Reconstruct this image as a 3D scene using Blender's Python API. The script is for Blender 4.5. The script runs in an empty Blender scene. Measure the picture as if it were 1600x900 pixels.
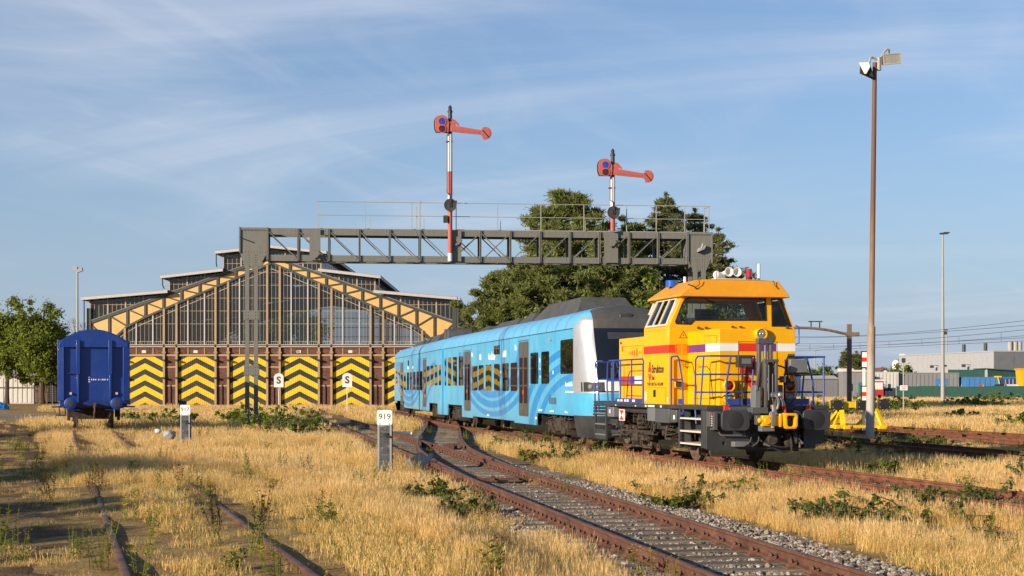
import bpy, bmesh, math, random
import numpy as np
from mathutils import Vector, Matrix
from mathutils.geometry import tessellate_polygon
S = bpy.context.scene
COL = S.collection
R = math.radians
# ------------------------------------------------------------ camera
EYE = 1.81
cam = bpy.data.cameras.new('camera'); cam_o = bpy.data.objects.new('camera', cam); COL.objects.link(cam_o)
cam_o.location = (0, 0, EYE); cam_o.rotation_euler = (R(90), 0, 0)
cam.sensor_width = 36; cam.lens = 50.0; cam.shift_y = 0.09625
cam.clip_start = 0.1; cam.clip_end = 9000
S.camera = cam_o
# ------------------------------------------------------------ sun, sky, exposure
SUN_AZ, SUN_EL = 41.0, 16.0          # degrees behind the left-hand side, degrees above the horizon
sdir = Vector((-math.cos(R(SUN_AZ))*math.cos(R(SUN_EL)), -math.sin(R(SUN_AZ))*math.cos(R(SUN_EL)), math.sin(R(SUN_EL))))
sun = bpy.data.lights.new('sun', 'SUN'); sun.energy = 4.8; sun.angle = R(0.5); sun.color = (1.0, 0.87, 0.68)
sun_o = bpy.data.objects.new('sun', sun); COL.objects.link(sun_o)
sun_o.rotation_euler = sdir.to_track_quat('Z', 'Y').to_euler()
S.view_settings.view_transform = 'Standard'; S.view_settings.look = 'None'
S.view_settings.exposure = 0.60; S.view_settings.gamma = 1.0
W = bpy.data.worlds.new('World'); S.world = W; W.use_nodes = True
def build_world():
    nt = W.node_tree; nt.nodes.clear()
    N = nt.nodes.new; L = nt.links.new
    out = N('ShaderNodeOutputWorld'); bg = N('ShaderNodeBackground'); bg.inputs[1].default_value = 0.095
    sky = N('ShaderNodeTexSky'); sky.sky_type = 'NISHITA'; sky.sun_disc = False
    sky.sun_elevation = R(SUN_EL); sky.sun_rotation = math.atan2(sdir.x, sdir.y) % (2*math.pi)
    sky.air_density = 1.0; sky.dust_density = 0.35; sky.ozone_density = 4.5
    tc = N('ShaderNodeTexCoord'); sep = N('ShaderNodeSeparateXYZ'); L(tc.outputs['Generated'], sep.inputs[0])
    def mth(op, a, b=None, c=None):
        n = N('ShaderNodeMath'); n.operation = op
        for i, v in enumerate((a, b, c)):
            if v is None: continue
            if isinstance(v, (int, float)): n.inputs[i].default_value = v
            else: L(v, n.inputs[i])
        return n.outputs[0]
    z = mth('MAXIMUM', sep.outputs[2], 0.0)
    zz = mth('ADD', z, 0.12)
    u = mth('DIVIDE', sep.outputs[0], zz); v = mth('DIVIDE', sep.outputs[1], zz)
    cmb = N('ShaderNodeCombineXYZ'); L(u, cmb.inputs[0]); L(v, cmb.inputs[1])
    def cloud(rot, sx, sy, scale, det, lo, hi, dist, off):
        mp = N('ShaderNodeMapping'); mp.vector_type = 'TEXTURE'; L(cmb.outputs[0], mp.inputs[0])
        mp.inputs['Rotation'].default_value = (0, 0, R(rot)); mp.inputs['Scale'].default_value = (1/sx, 1/sy, 1); mp.inputs['Location'].default_value = off
        n = N('ShaderNodeTexNoise'); L(mp.outputs[0], n.inputs[0]); n.inputs['Scale'].default_value = scale
        n.inputs['Detail'].default_value = det; n.inputs['Roughness'].default_value = 0.56; n.inputs['Distortion'].default_value = dist
        r = N('ShaderNodeMapRange'); r.interpolation_type = 'SMOOTHSTEP'; L(n.outputs[0], r.inputs[0]); r.inputs[1].default_value = lo; r.inputs[2].default_value = hi
        return r.outputs[0]
    c1 = cloud(-24, 0.42, 1.15, 0.9, 10, 0.40, 0.86, 1.8, (7.7, 2.2, 0))
    m1 = cloud(0, 1, 1, 0.5, 2, 0.36, 0.66, 0.2, (9.1, 5.5, 0))
    c2 = cloud(62, 0.6, 1.5, 1.5, 9, 0.44, 0.9, 2.2, (0.7, 8.2, 0))
    a = mth('MULTIPLY', c1, m1)
    a = mth('MULTIPLY_ADD', c2, mth('MULTIPLY_ADD', m1, 0.25, 0.10), a)
    a = mth('MULTIPLY', a, 0.66); a = mth('MINIMUM', a, 0.8)
    hz = N('ShaderNodeMix'); hz.data_type = 'RGBA'          # pale grey-blue summer haze low in the air, all round the horizon
    L(mth('POWER', 2.718, mth('MULTIPLY', z, -5.5)), hz.inputs[0]); L(sky.outputs[0], hz.inputs[6]); hz.inputs[7].default_value = (2.75, 3.3, 4.3, 1)
    mix = N('ShaderNodeMix'); mix.data_type = 'RGBA'
    L(a, mix.inputs[0]); L(hz.outputs[2], mix.inputs[6]); mix.inputs[7].default_value = (5.0, 5.3, 6.0, 1)
    L(mix.outputs[2], bg.inputs[0]); L(bg.outputs[0], out.inputs[0])
build_world()
random.seed(7); RNG = np.random.default_rng(11)

# ------------------------------------------------------------ mesh helpers
class MB:
    def __init__(s): s.v = []; s.f = []; s.m = []
    def add(s, vs, fs, mi=0):
        b = len(s.v); s.v += [tuple(p) for p in vs]; s.f += [tuple(i+b for i in f) for f in fs]; s.m += [mi]*len(fs); return s
    def box(s, x0, x1, y0, y1, z0, z1, mi=0):
        return s.add([(x0,y0,z0),(x1,y0,z0),(x1,y1,z0),(x0,y1,z0),(x0,y0,z1),(x1,y0,z1),(x1,y1,z1),(x0,y1,z1)],
                     [(3,2,1,0),(4,5,6,7),(0,1,5,4),(1,2,6,5),(2,3,7,6),(3,0,4,7)], mi)
    def hexa(s, lo, hi, mi=0):
        return s.add(list(lo)+list(hi), [(3,2,1,0),(4,5,6,7),(0,1,5,4),(1,2,6,5),(2,3,7,6),(3,0,4,7)], mi)
    def beam(s, p0, p1, w, h, up=(0,0,1), mi=0):
        p0 = Vector(p0); p1 = Vector(p1); d = (p1-p0).normalized(); up = Vector(up)
        if abs(d.dot(up)) > .98: up = Vector((0,1,0))
        a = d.cross(up).normalized()*(w/2); b = a.cross(d).normalized()*(h/2)
        q = []
        for p in (p0, p1): q += [p-a-b, p+a-b, p+a+b, p-a+b]
        return s.add(q, [(3,2,1,0),(4,5,6,7),(0,1,5,4),(1,2,6,5),(2,3,7,6),(3,0,4,7)], mi)
    def tube(s, path, r, n=6, mi=0, cap=True):
        P = [Vector(p) for p in path]; rs = r if isinstance(r, (list, tuple)) else [r]*len(P)
        vs = []; a = None
        for i, p in enumerate(P):
            d = (P[min(i+1, len(P)-1)]-P[max(i-1, 0)]).normalized()
            if a is None:
                up = Vector((0,0,1)) if abs(d.z) < .9 else Vector((1,0,0)); a = d.cross(up).normalized()
            else: a = (a-d*a.dot(d)).normalized()
            b = d.cross(a)
            for k in range(n):
                t = 2*math.pi*k/n; vs.append(p+(a*math.cos(t)+b*math.sin(t))*rs[i])
        fs = [(i*n+k, i*n+(k+1)%n, (i+1)*n+(k+1)%n, (i+1)*n+k) for i in range(len(P)-1) for k in range(n)]
        if cap: fs += [tuple(range(n-1,-1,-1)), tuple((len(P)-1)*n+k for k in range(n))]
        return s.add(vs, fs, mi)
    def cyl(s, p0, p1, r, n=12, mi=0, r1=None): return s.tube([p0, p1], [r, r if r1 is None else r1], n, mi)
    def prism(s, pts, fn, d0, d1, mi=0):
        """2-D outline pts, fn(a,b,d)->3-D, extruded d0..d1"""
        n = len(pts)
        return s.add([fn(a,b,d0) for a,b in pts]+[fn(a,b,d1) for a,b in pts],
                     [tuple(range(n-1,-1,-1)), tuple(range(n,2*n))]+[(i,(i+1)%n,n+(i+1)%n,n+i) for i in range(n)], mi)
    def wall(s, outer, holes, fn, d0, d1, mi=0):
        """flat wall with holes, thickness d0..d1"""
        loops = [outer]+holes; flat = [p for l in loops for p in l]
        tr = tessellate_polygon([[Vector((a,b,0)) for a,b in l] for l in loops])
        n = len(flat)
        vs = [fn(a,b,d0) for a,b in flat]+[fn(a,b,d1) for a,b in flat]
        fs = [tuple(t) for t in tr]+[tuple(i+n for i in reversed(t)) for t in tr]
        o = 0
        for l in loops:
            k = len(l)
            fs += [(o+i, o+(i+1)%k, n+o+(i+1)%k, n+o+i) for i in range(k)]; o += k
        return s.add(vs, fs, mi)
    def sphere(s, c, r, nu=10, nv=6, mi=0, sc=(1,1,1)):
        vs = [(c[0]+r*sc[0]*math.sin(math.pi*j/nv)*math.cos(2*math.pi*i/nu), c[1]+r*sc[1]*math.sin(math.pi*j/nv)*math.sin(2*math.pi*i/nu), c[2]+r*sc[2]*math.cos(math.pi*j/nv)) for j in range(nv+1) for i in range(nu)]
        return s.add(vs, [(j*nu+i, (j+1)*nu+i, (j+1)*nu+(i+1)%nu, j*nu+(i+1)%nu) for j in range(nv) for i in range(nu)], mi)
    def lathe(s, prof, c, axis='z', n=16, mi=0):
        """prof: (radius, offset along axis)"""
        vs = []
        for r, t in prof:
            for k in range(n):
                a = 2*math.pi*k/n; u, w = r*math.cos(a), r*math.sin(a)
                vs.append({'z':(c[0]+u,c[1]+w,c[2]+t),'y':(c[0]+u,c[1]+t,c[2]+w),'x':(c[0]+t,c[1]+u,c[2]+w)}[axis])
        m = len(prof)
        fs = [(i*n+k, i*n+(k+1)%n, (i+1)*n+(k+1)%n, (i+1)*n+k) for i in range(m-1) for k in range(n)]
        fs += [tuple(range(n-1,-1,-1)), tuple((m-1)*n+k for k in range(n))]
        return s.add(vs, fs, mi)
    def mesh(s, name, mats, smooth=True):
        me = bpy.data.meshes.new(name); me.from_pydata(s.v, [], s.f)
        for m in (mats if isinstance(mats, (list, tuple)) else [mats]): me.materials.append(m)
        if len(me.materials) > 1: me.polygons.foreach_set('material_index', s.m)
        bm = bmesh.new(); bm.from_mesh(me); bmesh.ops.recalc_face_normals(bm, faces=bm.faces); bm.to_mesh(me); bm.free()
        if smooth:
            me.polygons.foreach_set('use_smooth', [True]*len(me.polygons)); me.set_sharp_from_angle(angle=R(38))
        me.update(); return me
    def build(s, name, mats, parent=None, bevel=0, smooth=True, label=None):
        o = bpy.data.objects.new(name, s.mesh(name, mats, smooth)); COL.objects.link(o)
        if parent: o.parent = parent
        if bevel:
            b = o.modifiers.new('bevel', 'BEVEL'); b.width = bevel; b.segments = 2; b.limit_method = 'ANGLE'; b.angle_limit = R(40)
        if label: o['label'] = label
        return o
def tag(o, label=None, cat=None, group=None, kind=None):
    if label: o['label'] = label
    if cat: o['category'] = cat
    if group: o['group'] = group
    if kind: o['kind'] = kind
    return o
def thing(name, label, cat, loc=(0,0,0), rz=0.0, group=None):
    o = bpy.data.objects.new(name, None); COL.objects.link(o); o.empty_display_size = .3
    o.location = loc; o.rotation_euler = (0,0,rz); return tag(o, label, cat, group)
def inst(mesh, name, parent=None, loc=(0,0,0), rz=0.0, sc=None):
    o = bpy.data.objects.new(name, mesh); COL.objects.link(o); o.location = loc; o.rotation_euler = (0,0,rz)
    if sc: o.scale = sc
    if parent: o.parent = parent
    return o
def text(body, size, mat, parent, loc, face='front', name='lettering', sx=1.0, align='LEFT', bold=0.0, ext=0.0015):
    c = bpy.data.curves.new(name, 'FONT'); c.body = body; c.size = size; c.extrude = ext; c.align_x = align; c.offset = bold; c.resolution_u = 3
    c.materials.append(mat)
    o = bpy.data.objects.new(name, c); COL.objects.link(o); o.parent = parent; o.location = loc
    o.rotation_euler = {'front': (R(90),0,0), 'left': (R(90),0,R(-90))}[face]; o.scale = (sx,1,1)
    return o
XZ = lambda a,b,d: (a,d,b)      # outline in x,z, thickness along y
YZ = lambda a,b,d: (d,a,b)      # outline in y,z, thickness along x
XY = lambda a,b,d: (a,b,d)

# ------------------------------------------------------------ materials
def nodes(name):
    m = bpy.data.materials.new(name); m.use_nodes = True; nt = m.node_tree; nt.nodes.clear()
    return m, nt, nt.nodes.new, nt.links.new
def ramp(N, stops):
    r = N('ShaderNodeValToRGB'); e = r.color_ramp.elements
    while len(e) < len(stops): e.new(0.5)
    for el, (p, c) in zip(e, stops): el.position = p; el.color = (*c, 1) if len(c) == 3 else c
    return r
def mathn(N, L, op, a, b=None, c=None, clamp=False):
    n = N('ShaderNodeMath'); n.operation = op; n.use_clamp = clamp
    for i, v in enumerate((a, b, c)):
        if v is None: continue
        if isinstance(v, (int, float)): n.inputs[i].default_value = v
        else: L(v, n.inputs[i])
    return n.outputs[0]
def mixc(N, L, fac, a, b, blend='MIX'):
    n = N('ShaderNodeMix'); n.data_type = 'RGBA'; n.blend_type = blend
    for i, v in ((0, fac), (6, a), (7, b)):
        if isinstance(v, (int, float)): n.inputs[i].default_value = v
        elif isinstance(v, tuple): n.inputs[i].default_value = (*v, 1) if len(v) == 3 else v
        else: L(v, n.inputs[i])
    return n.outputs[2]
def noise(N, L, vec, scale, detail=4, rough=.55, dist=0.0):
    n = N('ShaderNodeTexNoise'); n.inputs['Scale'].default_value = scale; n.inputs['Detail'].default_value = detail
    n.inputs['Roughness'].default_value = rough; n.inputs['Distortion'].default_value = dist
    if vec is not None: L(vec, n.inputs['Vector'])
    return n.outputs[0]
def objco(N, L, scale=None):
    tc = N('ShaderNodeTexCoord')
    if scale is None: return tc.outputs['Object']
    mp = N('ShaderNodeMapping'); mp.inputs['Scale'].default_value = scale; L(tc.outputs['Object'], mp.inputs[0]); return mp.outputs[0]
def finish(nt, N, L, col, rough=.5, metal=0.0, bump=None, bstr=.2, bdist=.02, coat=0.0, spec=None):
    p = N('ShaderNodeBsdfPrincipled'); o = N('ShaderNodeOutputMaterial'); L(p.outputs[0], o.inputs[0])
    for key, v in (('Base Color', col), ('Roughness', rough), ('Metallic', metal)):
        if isinstance(v, (int, float)): p.inputs[key].default_value = v
        elif isinstance(v, tuple): p.inputs[key].default_value = (*v, 1)
        else: L(v, p.inputs[key])
    if spec is not None: p.inputs['Specular IOR Level'].default_value = spec
    if coat: p.inputs['Coat Weight'].default_value = coat; p.inputs['Coat Roughness'].default_value = .08
    if bump is not None:
        b = N('ShaderNodeBump'); b.inputs['Strength'].default_value = bstr; b.inputs['Distance'].default_value = bdist
        L(bump, b.inputs['Height']); L(b.outputs[0], p.inputs['Normal'])
    return p
def paint(name, col, rough=.4, dirt=.25, dirtcol=(.12,.09,.06), metal=0.0, scale=1.5, bump=.06, coat=0.0, streak=True, spec=None):
    """painted or coated surface with faded patches, dusty streaks and fine uneven gloss"""
    m, nt, N, L = nodes(name)
    co = objco(N, L)
    n1 = noise(N, L, co, scale, 6, .62)
    st = noise(N, L, objco(N, L, (4.5, 4.5, .55) if streak else (2.2,2.2,2.2)), 2.0, 5, .6)
    n3 = noise(N, L, co, 26, 3, .5)
    v = ramp(N, [(.25, (.82,.82,.82)), (.75, (1.08,1.08,1.08))]); L(n1, v.inputs[0])
    c = mixc(N, L, 1.0, col, v.outputs[0], 'MULTIPLY')
    d = mathn(N, L, 'MULTIPLY', n1, st); d = mathn(N, L, 'SUBTRACT', d, .2); d = mathn(N, L, 'MULTIPLY', d, 4.5*dirt, clamp=True)
    c = mixc(N, L, d, c, dirtcol)
    r = mathn(N, L, 'MULTIPLY_ADD', n3, .22, rough-.1); r = mathn(N, L, 'MULTIPLY_ADD', d, .3, r, clamp=True)
    finish(nt, N, L, c, r, metal, n3, bump, .004, coat, spec); return m
def plain(name, col, rough=.5, metal=0.0, spec=None, emis=None):
    m, nt, N, L = nodes(name); co = objco(N, L); n = noise(N, L, co, 9, 4)
    v = ramp(N, [(.3, (.86,.86,.86)), (.7, (1.08,1.08,1.08))]); L(n, v.inputs[0])
    finish(nt, N, L, mixc(N, L, 1.0, col, v.outputs[0], 'MULTIPLY'), rough, metal, spec=spec); return m
def glass(name, tint=(.5,.55,.58), rough=.02, ior=1.5, opaque=0.0, dark=(.012,.014,.017), wavy=0.0):
    m, nt, N, L = nodes(name)
    o = N('ShaderNodeOutputMaterial'); tr = N('ShaderNodeBsdfTransparent'); tr.inputs[0].default_value = (*tint, 1)
    gl = N('ShaderNodeBsdfGlossy'); gl.inputs['Roughness'].default_value = rough
    fr = N('ShaderNodeFresnel'); fr.inputs[0].default_value = ior
    di = N('ShaderNodeBsdfDiffuse'); di.inputs[0].default_value = (*dark, 1)
    if wavy:
        b = N('ShaderNodeBump'); b.inputs['Strength'].default_value = wavy; b.inputs['Distance'].default_value = .03
        L(noise(N, L, objco(N, L), 1.3, 2), b.inputs['Height']); L(b.outputs[0], gl.inputs['Normal'])
    a = N('ShaderNodeMixShader'); a.inputs[0].default_value = opaque; L(tr.outputs[0], a.inputs[1]); L(di.outputs[0], a.inputs[2])
    b2 = N('ShaderNodeMixShader'); L(fr.outputs[0], b2.inputs[0]); L(a.outputs[0], b2.inputs[1]); L(gl.outputs[0], b2.inputs[2])
    L(b2.outputs[0], o.inputs[0]); return m
def foliage(name, stops, trans=.35, scale=.5, perinst=False, rough=.6):
    """leaf colour picked per leaf (or per plant), with a broad patchiness"""
    m, nt, N, L = nodes(name)
    if perinst:
        oi = N('ShaderNodeObjectInfo'); rnd = oi.outputs['Random']
    else:
        g = N('ShaderNodeNewGeometry'); rnd = g.outputs['Random Per Island']
    n = noise(N, L, objco(N, L), scale, 3)
    f = mathn(N, L, 'MULTIPLY', rnd, .55); f = mathn(N, L, 'MULTIPLY_ADD', n, .75, f); f = mathn(N, L, 'SUBTRACT', f, .12, clamp=True)
    r = ramp(N, stops); L(f, r.inputs[0])
    o = N('ShaderNodeOutputMaterial'); d = N('ShaderNodeBsdfPrincipled'); d.inputs['Roughness'].default_value = rough; d.inputs['Specular IOR Level'].default_value = .25
    t = N('ShaderNodeBsdfTranslucent'); mx = N('ShaderNodeMixShader'); mx.inputs[0].default_value = trans
    L(r.outputs[0], d.inputs['Base Color']); L(r.outputs[0], t.inputs[0]); L(d.outputs[0], mx.inputs[1]); L(t.outputs[0], mx.inputs[2]); L(mx.outputs[0], o.inputs[0])
    return m
def rust(name, c0, c1, c2, scale=3.0, rough=.8, bstr=.35):
    m, nt, N, L = nodes(name); co = objco(N, L)
    n = noise(N, L, co, scale, 8, .65); f = noise(N, L, co, scale*14, 4)
    r = ramp(N, [(.3, c0), (.5, c1), (.72, c2)]); L(n, r.inputs[0])
    v = ramp(N, [(.3, (.75,.75,.75)), (.7, (1.15,1.15,1.15))]); L(f, v.inputs[0])
    finish(nt, N, L, mixc(N, L, 1.0, r.outputs[0], v.outputs[0], 'MULTIPLY'), rough, 0.0, f, bstr, .006, spec=.3); return m

M = {}
M['yellow'] = paint('loco_yellow', (.84,.40,.001), .38, .14, (.30,.15,.02), bump=.04, coat=.04, spec=.3)
M['roofyel'] = paint('loco_roof_yellow', (.74,.30,.006), .5, .2, (.3,.17,.04))
M['red'] = paint('stripe_red', (.66,.03,.012), .4, .08, (.3,.1,.05))
M['purple'] = paint('stripe_purple', (.13,.035,.22), .4, .08)
M['white'] = paint('paint_white', (.78,.77,.74), .4, .16, (.4,.36,.3))
M['offwhite'] = paint('worn_white', (.66,.64,.6), .6, .35, (.3,.25,.2))
M['cream'] = paint('window_frame_pale', (.62,.56,.48), .5, .2)
M['dgrey'] = paint('frame_grey', (.034,.037,.041), .5, .25, (.10,.08,.06))
M['mgrey'] = paint('mid_grey', (.075,.079,.084), .45, .2, (.14,.11,.08))
M['boxgrey'] = paint('cabinet_grey', (.15,.155,.165), .45, .2, (.14,.11,.08))
M['lgrey'] = paint('light_grey', (.30,.31,.31), .5, .25)
M['black'] = paint('black_rubber', (.018,.018,.019), .6, .2, (.06,.05,.04))
M['blackpaint'] = paint('black_paint', (.03,.03,.031), .5, .3, (.1,.07,.05))
M['railblue'] = paint('handrail_blue', (.022,.055,.27), .38, .12, (.1,.09,.12))
M['grime'] = rust('greasy_running_gear', (.02,.016,.014), (.05,.038,.03), (.12,.085,.06), 6)
M['steel'] = paint('worn_steel', (.42,.42,.42), .35, .25, (.15,.1,.07), metal=.8)
M['wheel'] = rust('wheel_steel', (.05,.035,.028), (.10,.065,.045), (.20,.14,.10), 5)
M['cabglass'] = glass('cab_glass', (.84,.88,.86), .01, 1.35)
M['sideglass'] = glass('cab_side_glass', (.3,.34,.36), .02, 1.75, .2)
M['lens'] = glass('lamp_lens', (.8,.8,.75), .05, 1.6, .35, (.6,.6,.55))
M['redlens'] = paint('red_lens', (.16,.004,.004), .12, .02, coat=.6)
M['beacon'] = paint('red_beacon', (.33,.008,.012), .15, .03, coat=.8)
M['bluebeacon'] = paint('blue_beacon', (.01,.08,.45), .2, .05, coat=.6)
M['trimblack'] = plain('window_rubber', (.012,.012,.013), .5)
M['orange'] = plain('orange_cloth', (.75,.12,.01), .8)
M['ink'] = plain('dark_lettering', (.03,.025,.03), .5)
M['rail'] = rust('rusty_rail', (.070,.032,.021), (.120,.054,.034), (.18,.085,.055), 2.2, .75, .3)
M['rail2'] = rust('bright_rusty_rail', (.105,.040,.022), (.17,.064,.034), (.25,.10,.055), 2.2, .75, .3)
M['railtop'] = rust('worn_rail_head', (.10,.052,.036), (.16,.088,.062), (.24,.145,.11), 2.0, .7, .1)
# ------------------------------------------------------------ terrain
def smooth(a, b, x): t = np.clip((x-a)/(b-a), 0, 1); return t*t*(3-2*t)
TRK = {  # centre lines (x, y) seen from above
 'A': [(-.5*.2565*0+19.4,-20),(14.25,0),(9.12,20),(6.04,32),(3.25,43),(.45,55),(-2.25,69),(-4.3,80),(-7.0,95.5),(-9.6,112),(-12.2,136)],
 'B': [(9.1,-20),(5.32,0),(3.42,10),(1.52,20),(-.38,30),(-4.18,50),(-8.0,70),(-11.9,90),(-15.5,109),(-18.7,136)],
 'C': [(-.19,29),(-1.12,35),(-1.93,41.5),(-2.47,49),(-2.86,58),(-3.25,67),(-3.66,74),(-4.35,80.5)],
 'D': [(7.8,-20),(1.384,0),(-5.02,20),(-11.4,40),(-17.4,59),(-21,71),(-25.6,90),(-29.5,110),(-31,136)],
 'G': [(24.6,10),(17.2,50),(15.0,61),(14.2,65.5)],
 'F': [(19.9,8),(12.9,43),(11.3,51),(9,64),(6,82)],
 'E': [(28.5,6),(18.8,54.5),(16.4,66),(13.4,82),(8,112)],
}
def polyx(name, y):
    p = TRK[name]; return np.interp(y, [q[1] for q in p], [q[0] for q in p])
def smoothline(pts, step=.75):
    P = np.array(pts, float); t = np.concatenate([[0], np.cumsum(np.hypot(*np.diff(P, axis=0).T))])
    m = np.gradient(P, t, axis=0) if len(P) > 2 else np.repeat((P[1:]-P[:1])/t[-1], 2, 0)
    out = []
    n = max(2, int(t[-1]/step))
    for s in np.linspace(0, t[-1], n+1):
        i = min(np.searchsorted(t, s, 'right')-1, len(t)-2); h = t[i+1]-t[i]; u = (s-t[i])/h
        out.append((2*u**3-3*u**2+1)*P[i]+(u**3-2*u**2+u)*h*m[i]+(-2*u**3+3*u**2)*P[i+1]+(u**3-u**2)*h*m[i+1])
    return np.array(out)
LINE = {k: smoothline(v) for k, v in TRK.items()}
def trackdist(name, x, y):
    """signed sideways distance to a track (positive to the right)"""
    l = LINE[name]; xc = np.interp(y, l[:,1], l[:,0]); sl = np.interp(y, l[1:,1], np.diff(l[:,0])/np.diff(l[:,1]))
    d = (x-xc)/np.sqrt(1+sl*sl); return np.where((y < l[0,1]) | (y > l[-1,1]), 99.0, d)
def hash2(x, y, s):
    return np.sin(x*1.7*s+1.3)*np.cos(y*1.3*s+.7)+.5*np.sin(x*3.1*s+y*2.3*s+2.1)+.25*np.sin(x*6.3*s-y*5.7*s)
def gz(x, y):
    x = np.asarray(x, float); y = np.asarray(y, float)
    z = -.27+.05*hash2(x, y, .22)
    dD = trackdist('D', x, y)
    hi = .42*np.exp(-(np.clip(np.abs(dD)-2.0, 0, None)/2.2)**2)*(1-smooth(24, 44, y)); hi = np.where(dD < -2, .42*(1-smooth(24, 44, y)), hi)
    z = z+hi
    z = z+.035*hash2(x*2.3, y*1.9, .9)*(1-smooth(30, 45, y))*np.where(dD < -1.2, 1, .3)
    bank = .16*np.exp(-((x+.26*y)/1.3)**2)*smooth(14, 20, y)*(1-smooth(34, 42, y)); z = z+bank*.6
    for k, w in (('A', 1.9), ('B', 1.9), ('G', 1.9), ('F', 1.9), ('E', 1.9), ('C', 1.7)):
        d = np.abs(trackdist(k, x, y)); f = 1-smooth(w, w+1.1, d); z = z*(1-f)+(-.245)*f
    return z
xs = np.concatenate([[-2600,-1400,-700,-350,-200,-140,-100,-80,-65,-55], np.arange(-48, 48.1, .6), [55,65,80,100,140,200,350,700,1400,2600]])
ys = np.concatenate([[-60,-40,-20,-10], np.arange(-5, 70, .6), np.arange(70, 150, 2), [160,180,210,260,340,500,900,1800,3500,6000]])
X, Y = np.meshgrid(xs, ys); Z = gz(X, Y); Z = np.where((np.abs(X) > 60) | (Y > 160), -.25, Z)
mb = MB(); nx, ny = len(xs), len(ys)
mb.add(np.stack([X.ravel(), Y.ravel(), Z.ravel()], 1).tolist(), [(j*nx+i, j*nx+i+1, (j+1)*nx+i+1, (j+1)*nx+i) for j in range(ny-1) for i in range(nx-1)])
def mat_ground():
    m, nt, N, L = nodes('dry_ground'); co = objco(N, L)
    n1 = noise(N, L, co, .35, 6, .6, .6); n2 = noise(N, L, co, 2.3, 8, .65); n3 = noise(N, L, co, 22, 5, .6)
    a = ramp(N, [(.32, (.19,.115,.05)), (.5, (.36,.23,.09)), (.68, (.52,.35,.14))]); L(n2, a.inputs[0])
    b = ramp(N, [(.35, (.09,.085,.03)), (.65, (.16,.13,.045))]); L(n3, b.inputs[0])
    w = ramp(N, [(.56, (0,0,0)), (.68, (1,1,1))]); L(n1, w.inputs[0])
    c = mixc(N, L, mathn(N, L, 'MULTIPLY', w.outputs[0], .6), a.outputs[0], b.outputs[0])
    v = ramp(N, [(.3, (.6,.6,.6)), (.7, (1.2,1.2,1.2))]); L(n3, v.inputs[0])
    fb1 = noise(N, L, objco(N, L, (14,55,10)), 1, 4, .7, 1.5); fb2 = noise(N, L, objco(N, L, (50,16,10)), 1, 4, .7, 1.5); fb = mathn(N, L, 'MAXIMUM', fb1, fb2)   # matted straw lying on the soil
    fr = ramp(N, [(.54, (0,0,0)), (.66, (1,1,1))]); L(fb, fr.inputs[0]); c = mixc(N, L, mathn(N, L, 'MULTIPLY', fr.outputs[0], .75), c, (.50,.36,.17))
    finish(nt, N, L, mixc(N, L, 1.0, c, v.outputs[0], 'MULTIPLY'), .95, 0, mathn(N, L, 'ADD', n3, fb), .8, .05, spec=.1); return m
g = mb.build('ground', mat_ground()); tag(g, kind='structure')
def sheet(name, pts_l, pts_r, lift, mat, nacross=6, wob=0.0):
    """strip of ground between two edges, draped on the terrain"""
    a = smoothline(pts_l, 1.0); b = smoothline(pts_r, 1.0); n = max(60, len(a)*(4 if wob > .2 else 1))
    f = lambda q: np.stack([np.interp(np.linspace(0,1,n), np.linspace(0,1,len(q)), q[:,k]) for k in (0,1)], 1)
    a, b = f(a), f(b); vs = []
    for i in range(n):
        for k in range(nacross+1):
            t = k/nacross; p = a[i]*(1-t)+b[i]*t
            if wob and k in (0, nacross): p = p+wob*np.array([math.sin(i*.31+k)+.7*math.sin(i*.83)+.5*math.sin(i*1.9+k)+RNG.normal(0,.45), 0])
            vs.append((p[0], p[1], float(gz(p[0], p[1]))+lift*(1 if 0 < k < nacross else -.6)))
    m_ = MB().add(vs, [(i*(nacross+1)+k, i*(nacross+1)+k+1, (i+1)*(nacross+1)+k+1, (i+1)*(nacross+1)+k) for i in range(n-1) for k in range(nacross)])
    return tag(m_.build(name, mat), kind='structure')
def mat_path():
    m, nt, N, L = nodes('trodden_earth'); co = objco(N, L); n2 = noise(N, L, co, 1.4, 8, .65); n3 = noise(N, L, co, 30, 5)
    a = ramp(N, [(.3, (.085,.05,.025)), (.5, (.165,.10,.048)), (.7, (.30,.20,.10))]); L(n2, a.inputs[0])
    v = ramp(N, [(.3, (.65,.65,.65)), (.7, (1.2,1.2,1.2))]); L(n3, v.inputs[0])
    finish(nt, N, L, mixc(N, L, 1.0, a.outputs[0], v.outputs[0], 'MULTIPLY'), .95, 0, n3, .7, .04, spec=.1); return m
def mat_asphalt():
    m, nt, N, L = nodes('old_asphalt'); co = objco(N, L); n2 = noise(N, L, co, .8, 6); n3 = noise(N, L, co, 60, 3)
    a = ramp(N, [(.3, (.17,.15,.13)), (.7, (.27,.24,.20))]); L(n2, a.inputs[0])
    v = ramp(N, [(.3, (.8,.8,.8)), (.7, (1.15,1.15,1.15))]); L(n3, v.inputs[0])
    finish(nt, N, L, mixc(N, L, 1.0, a.outputs[0], v.outputs[0], 'MULTIPLY'), .9, 0, n3, .4, .01, spec=.2); return m
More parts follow.
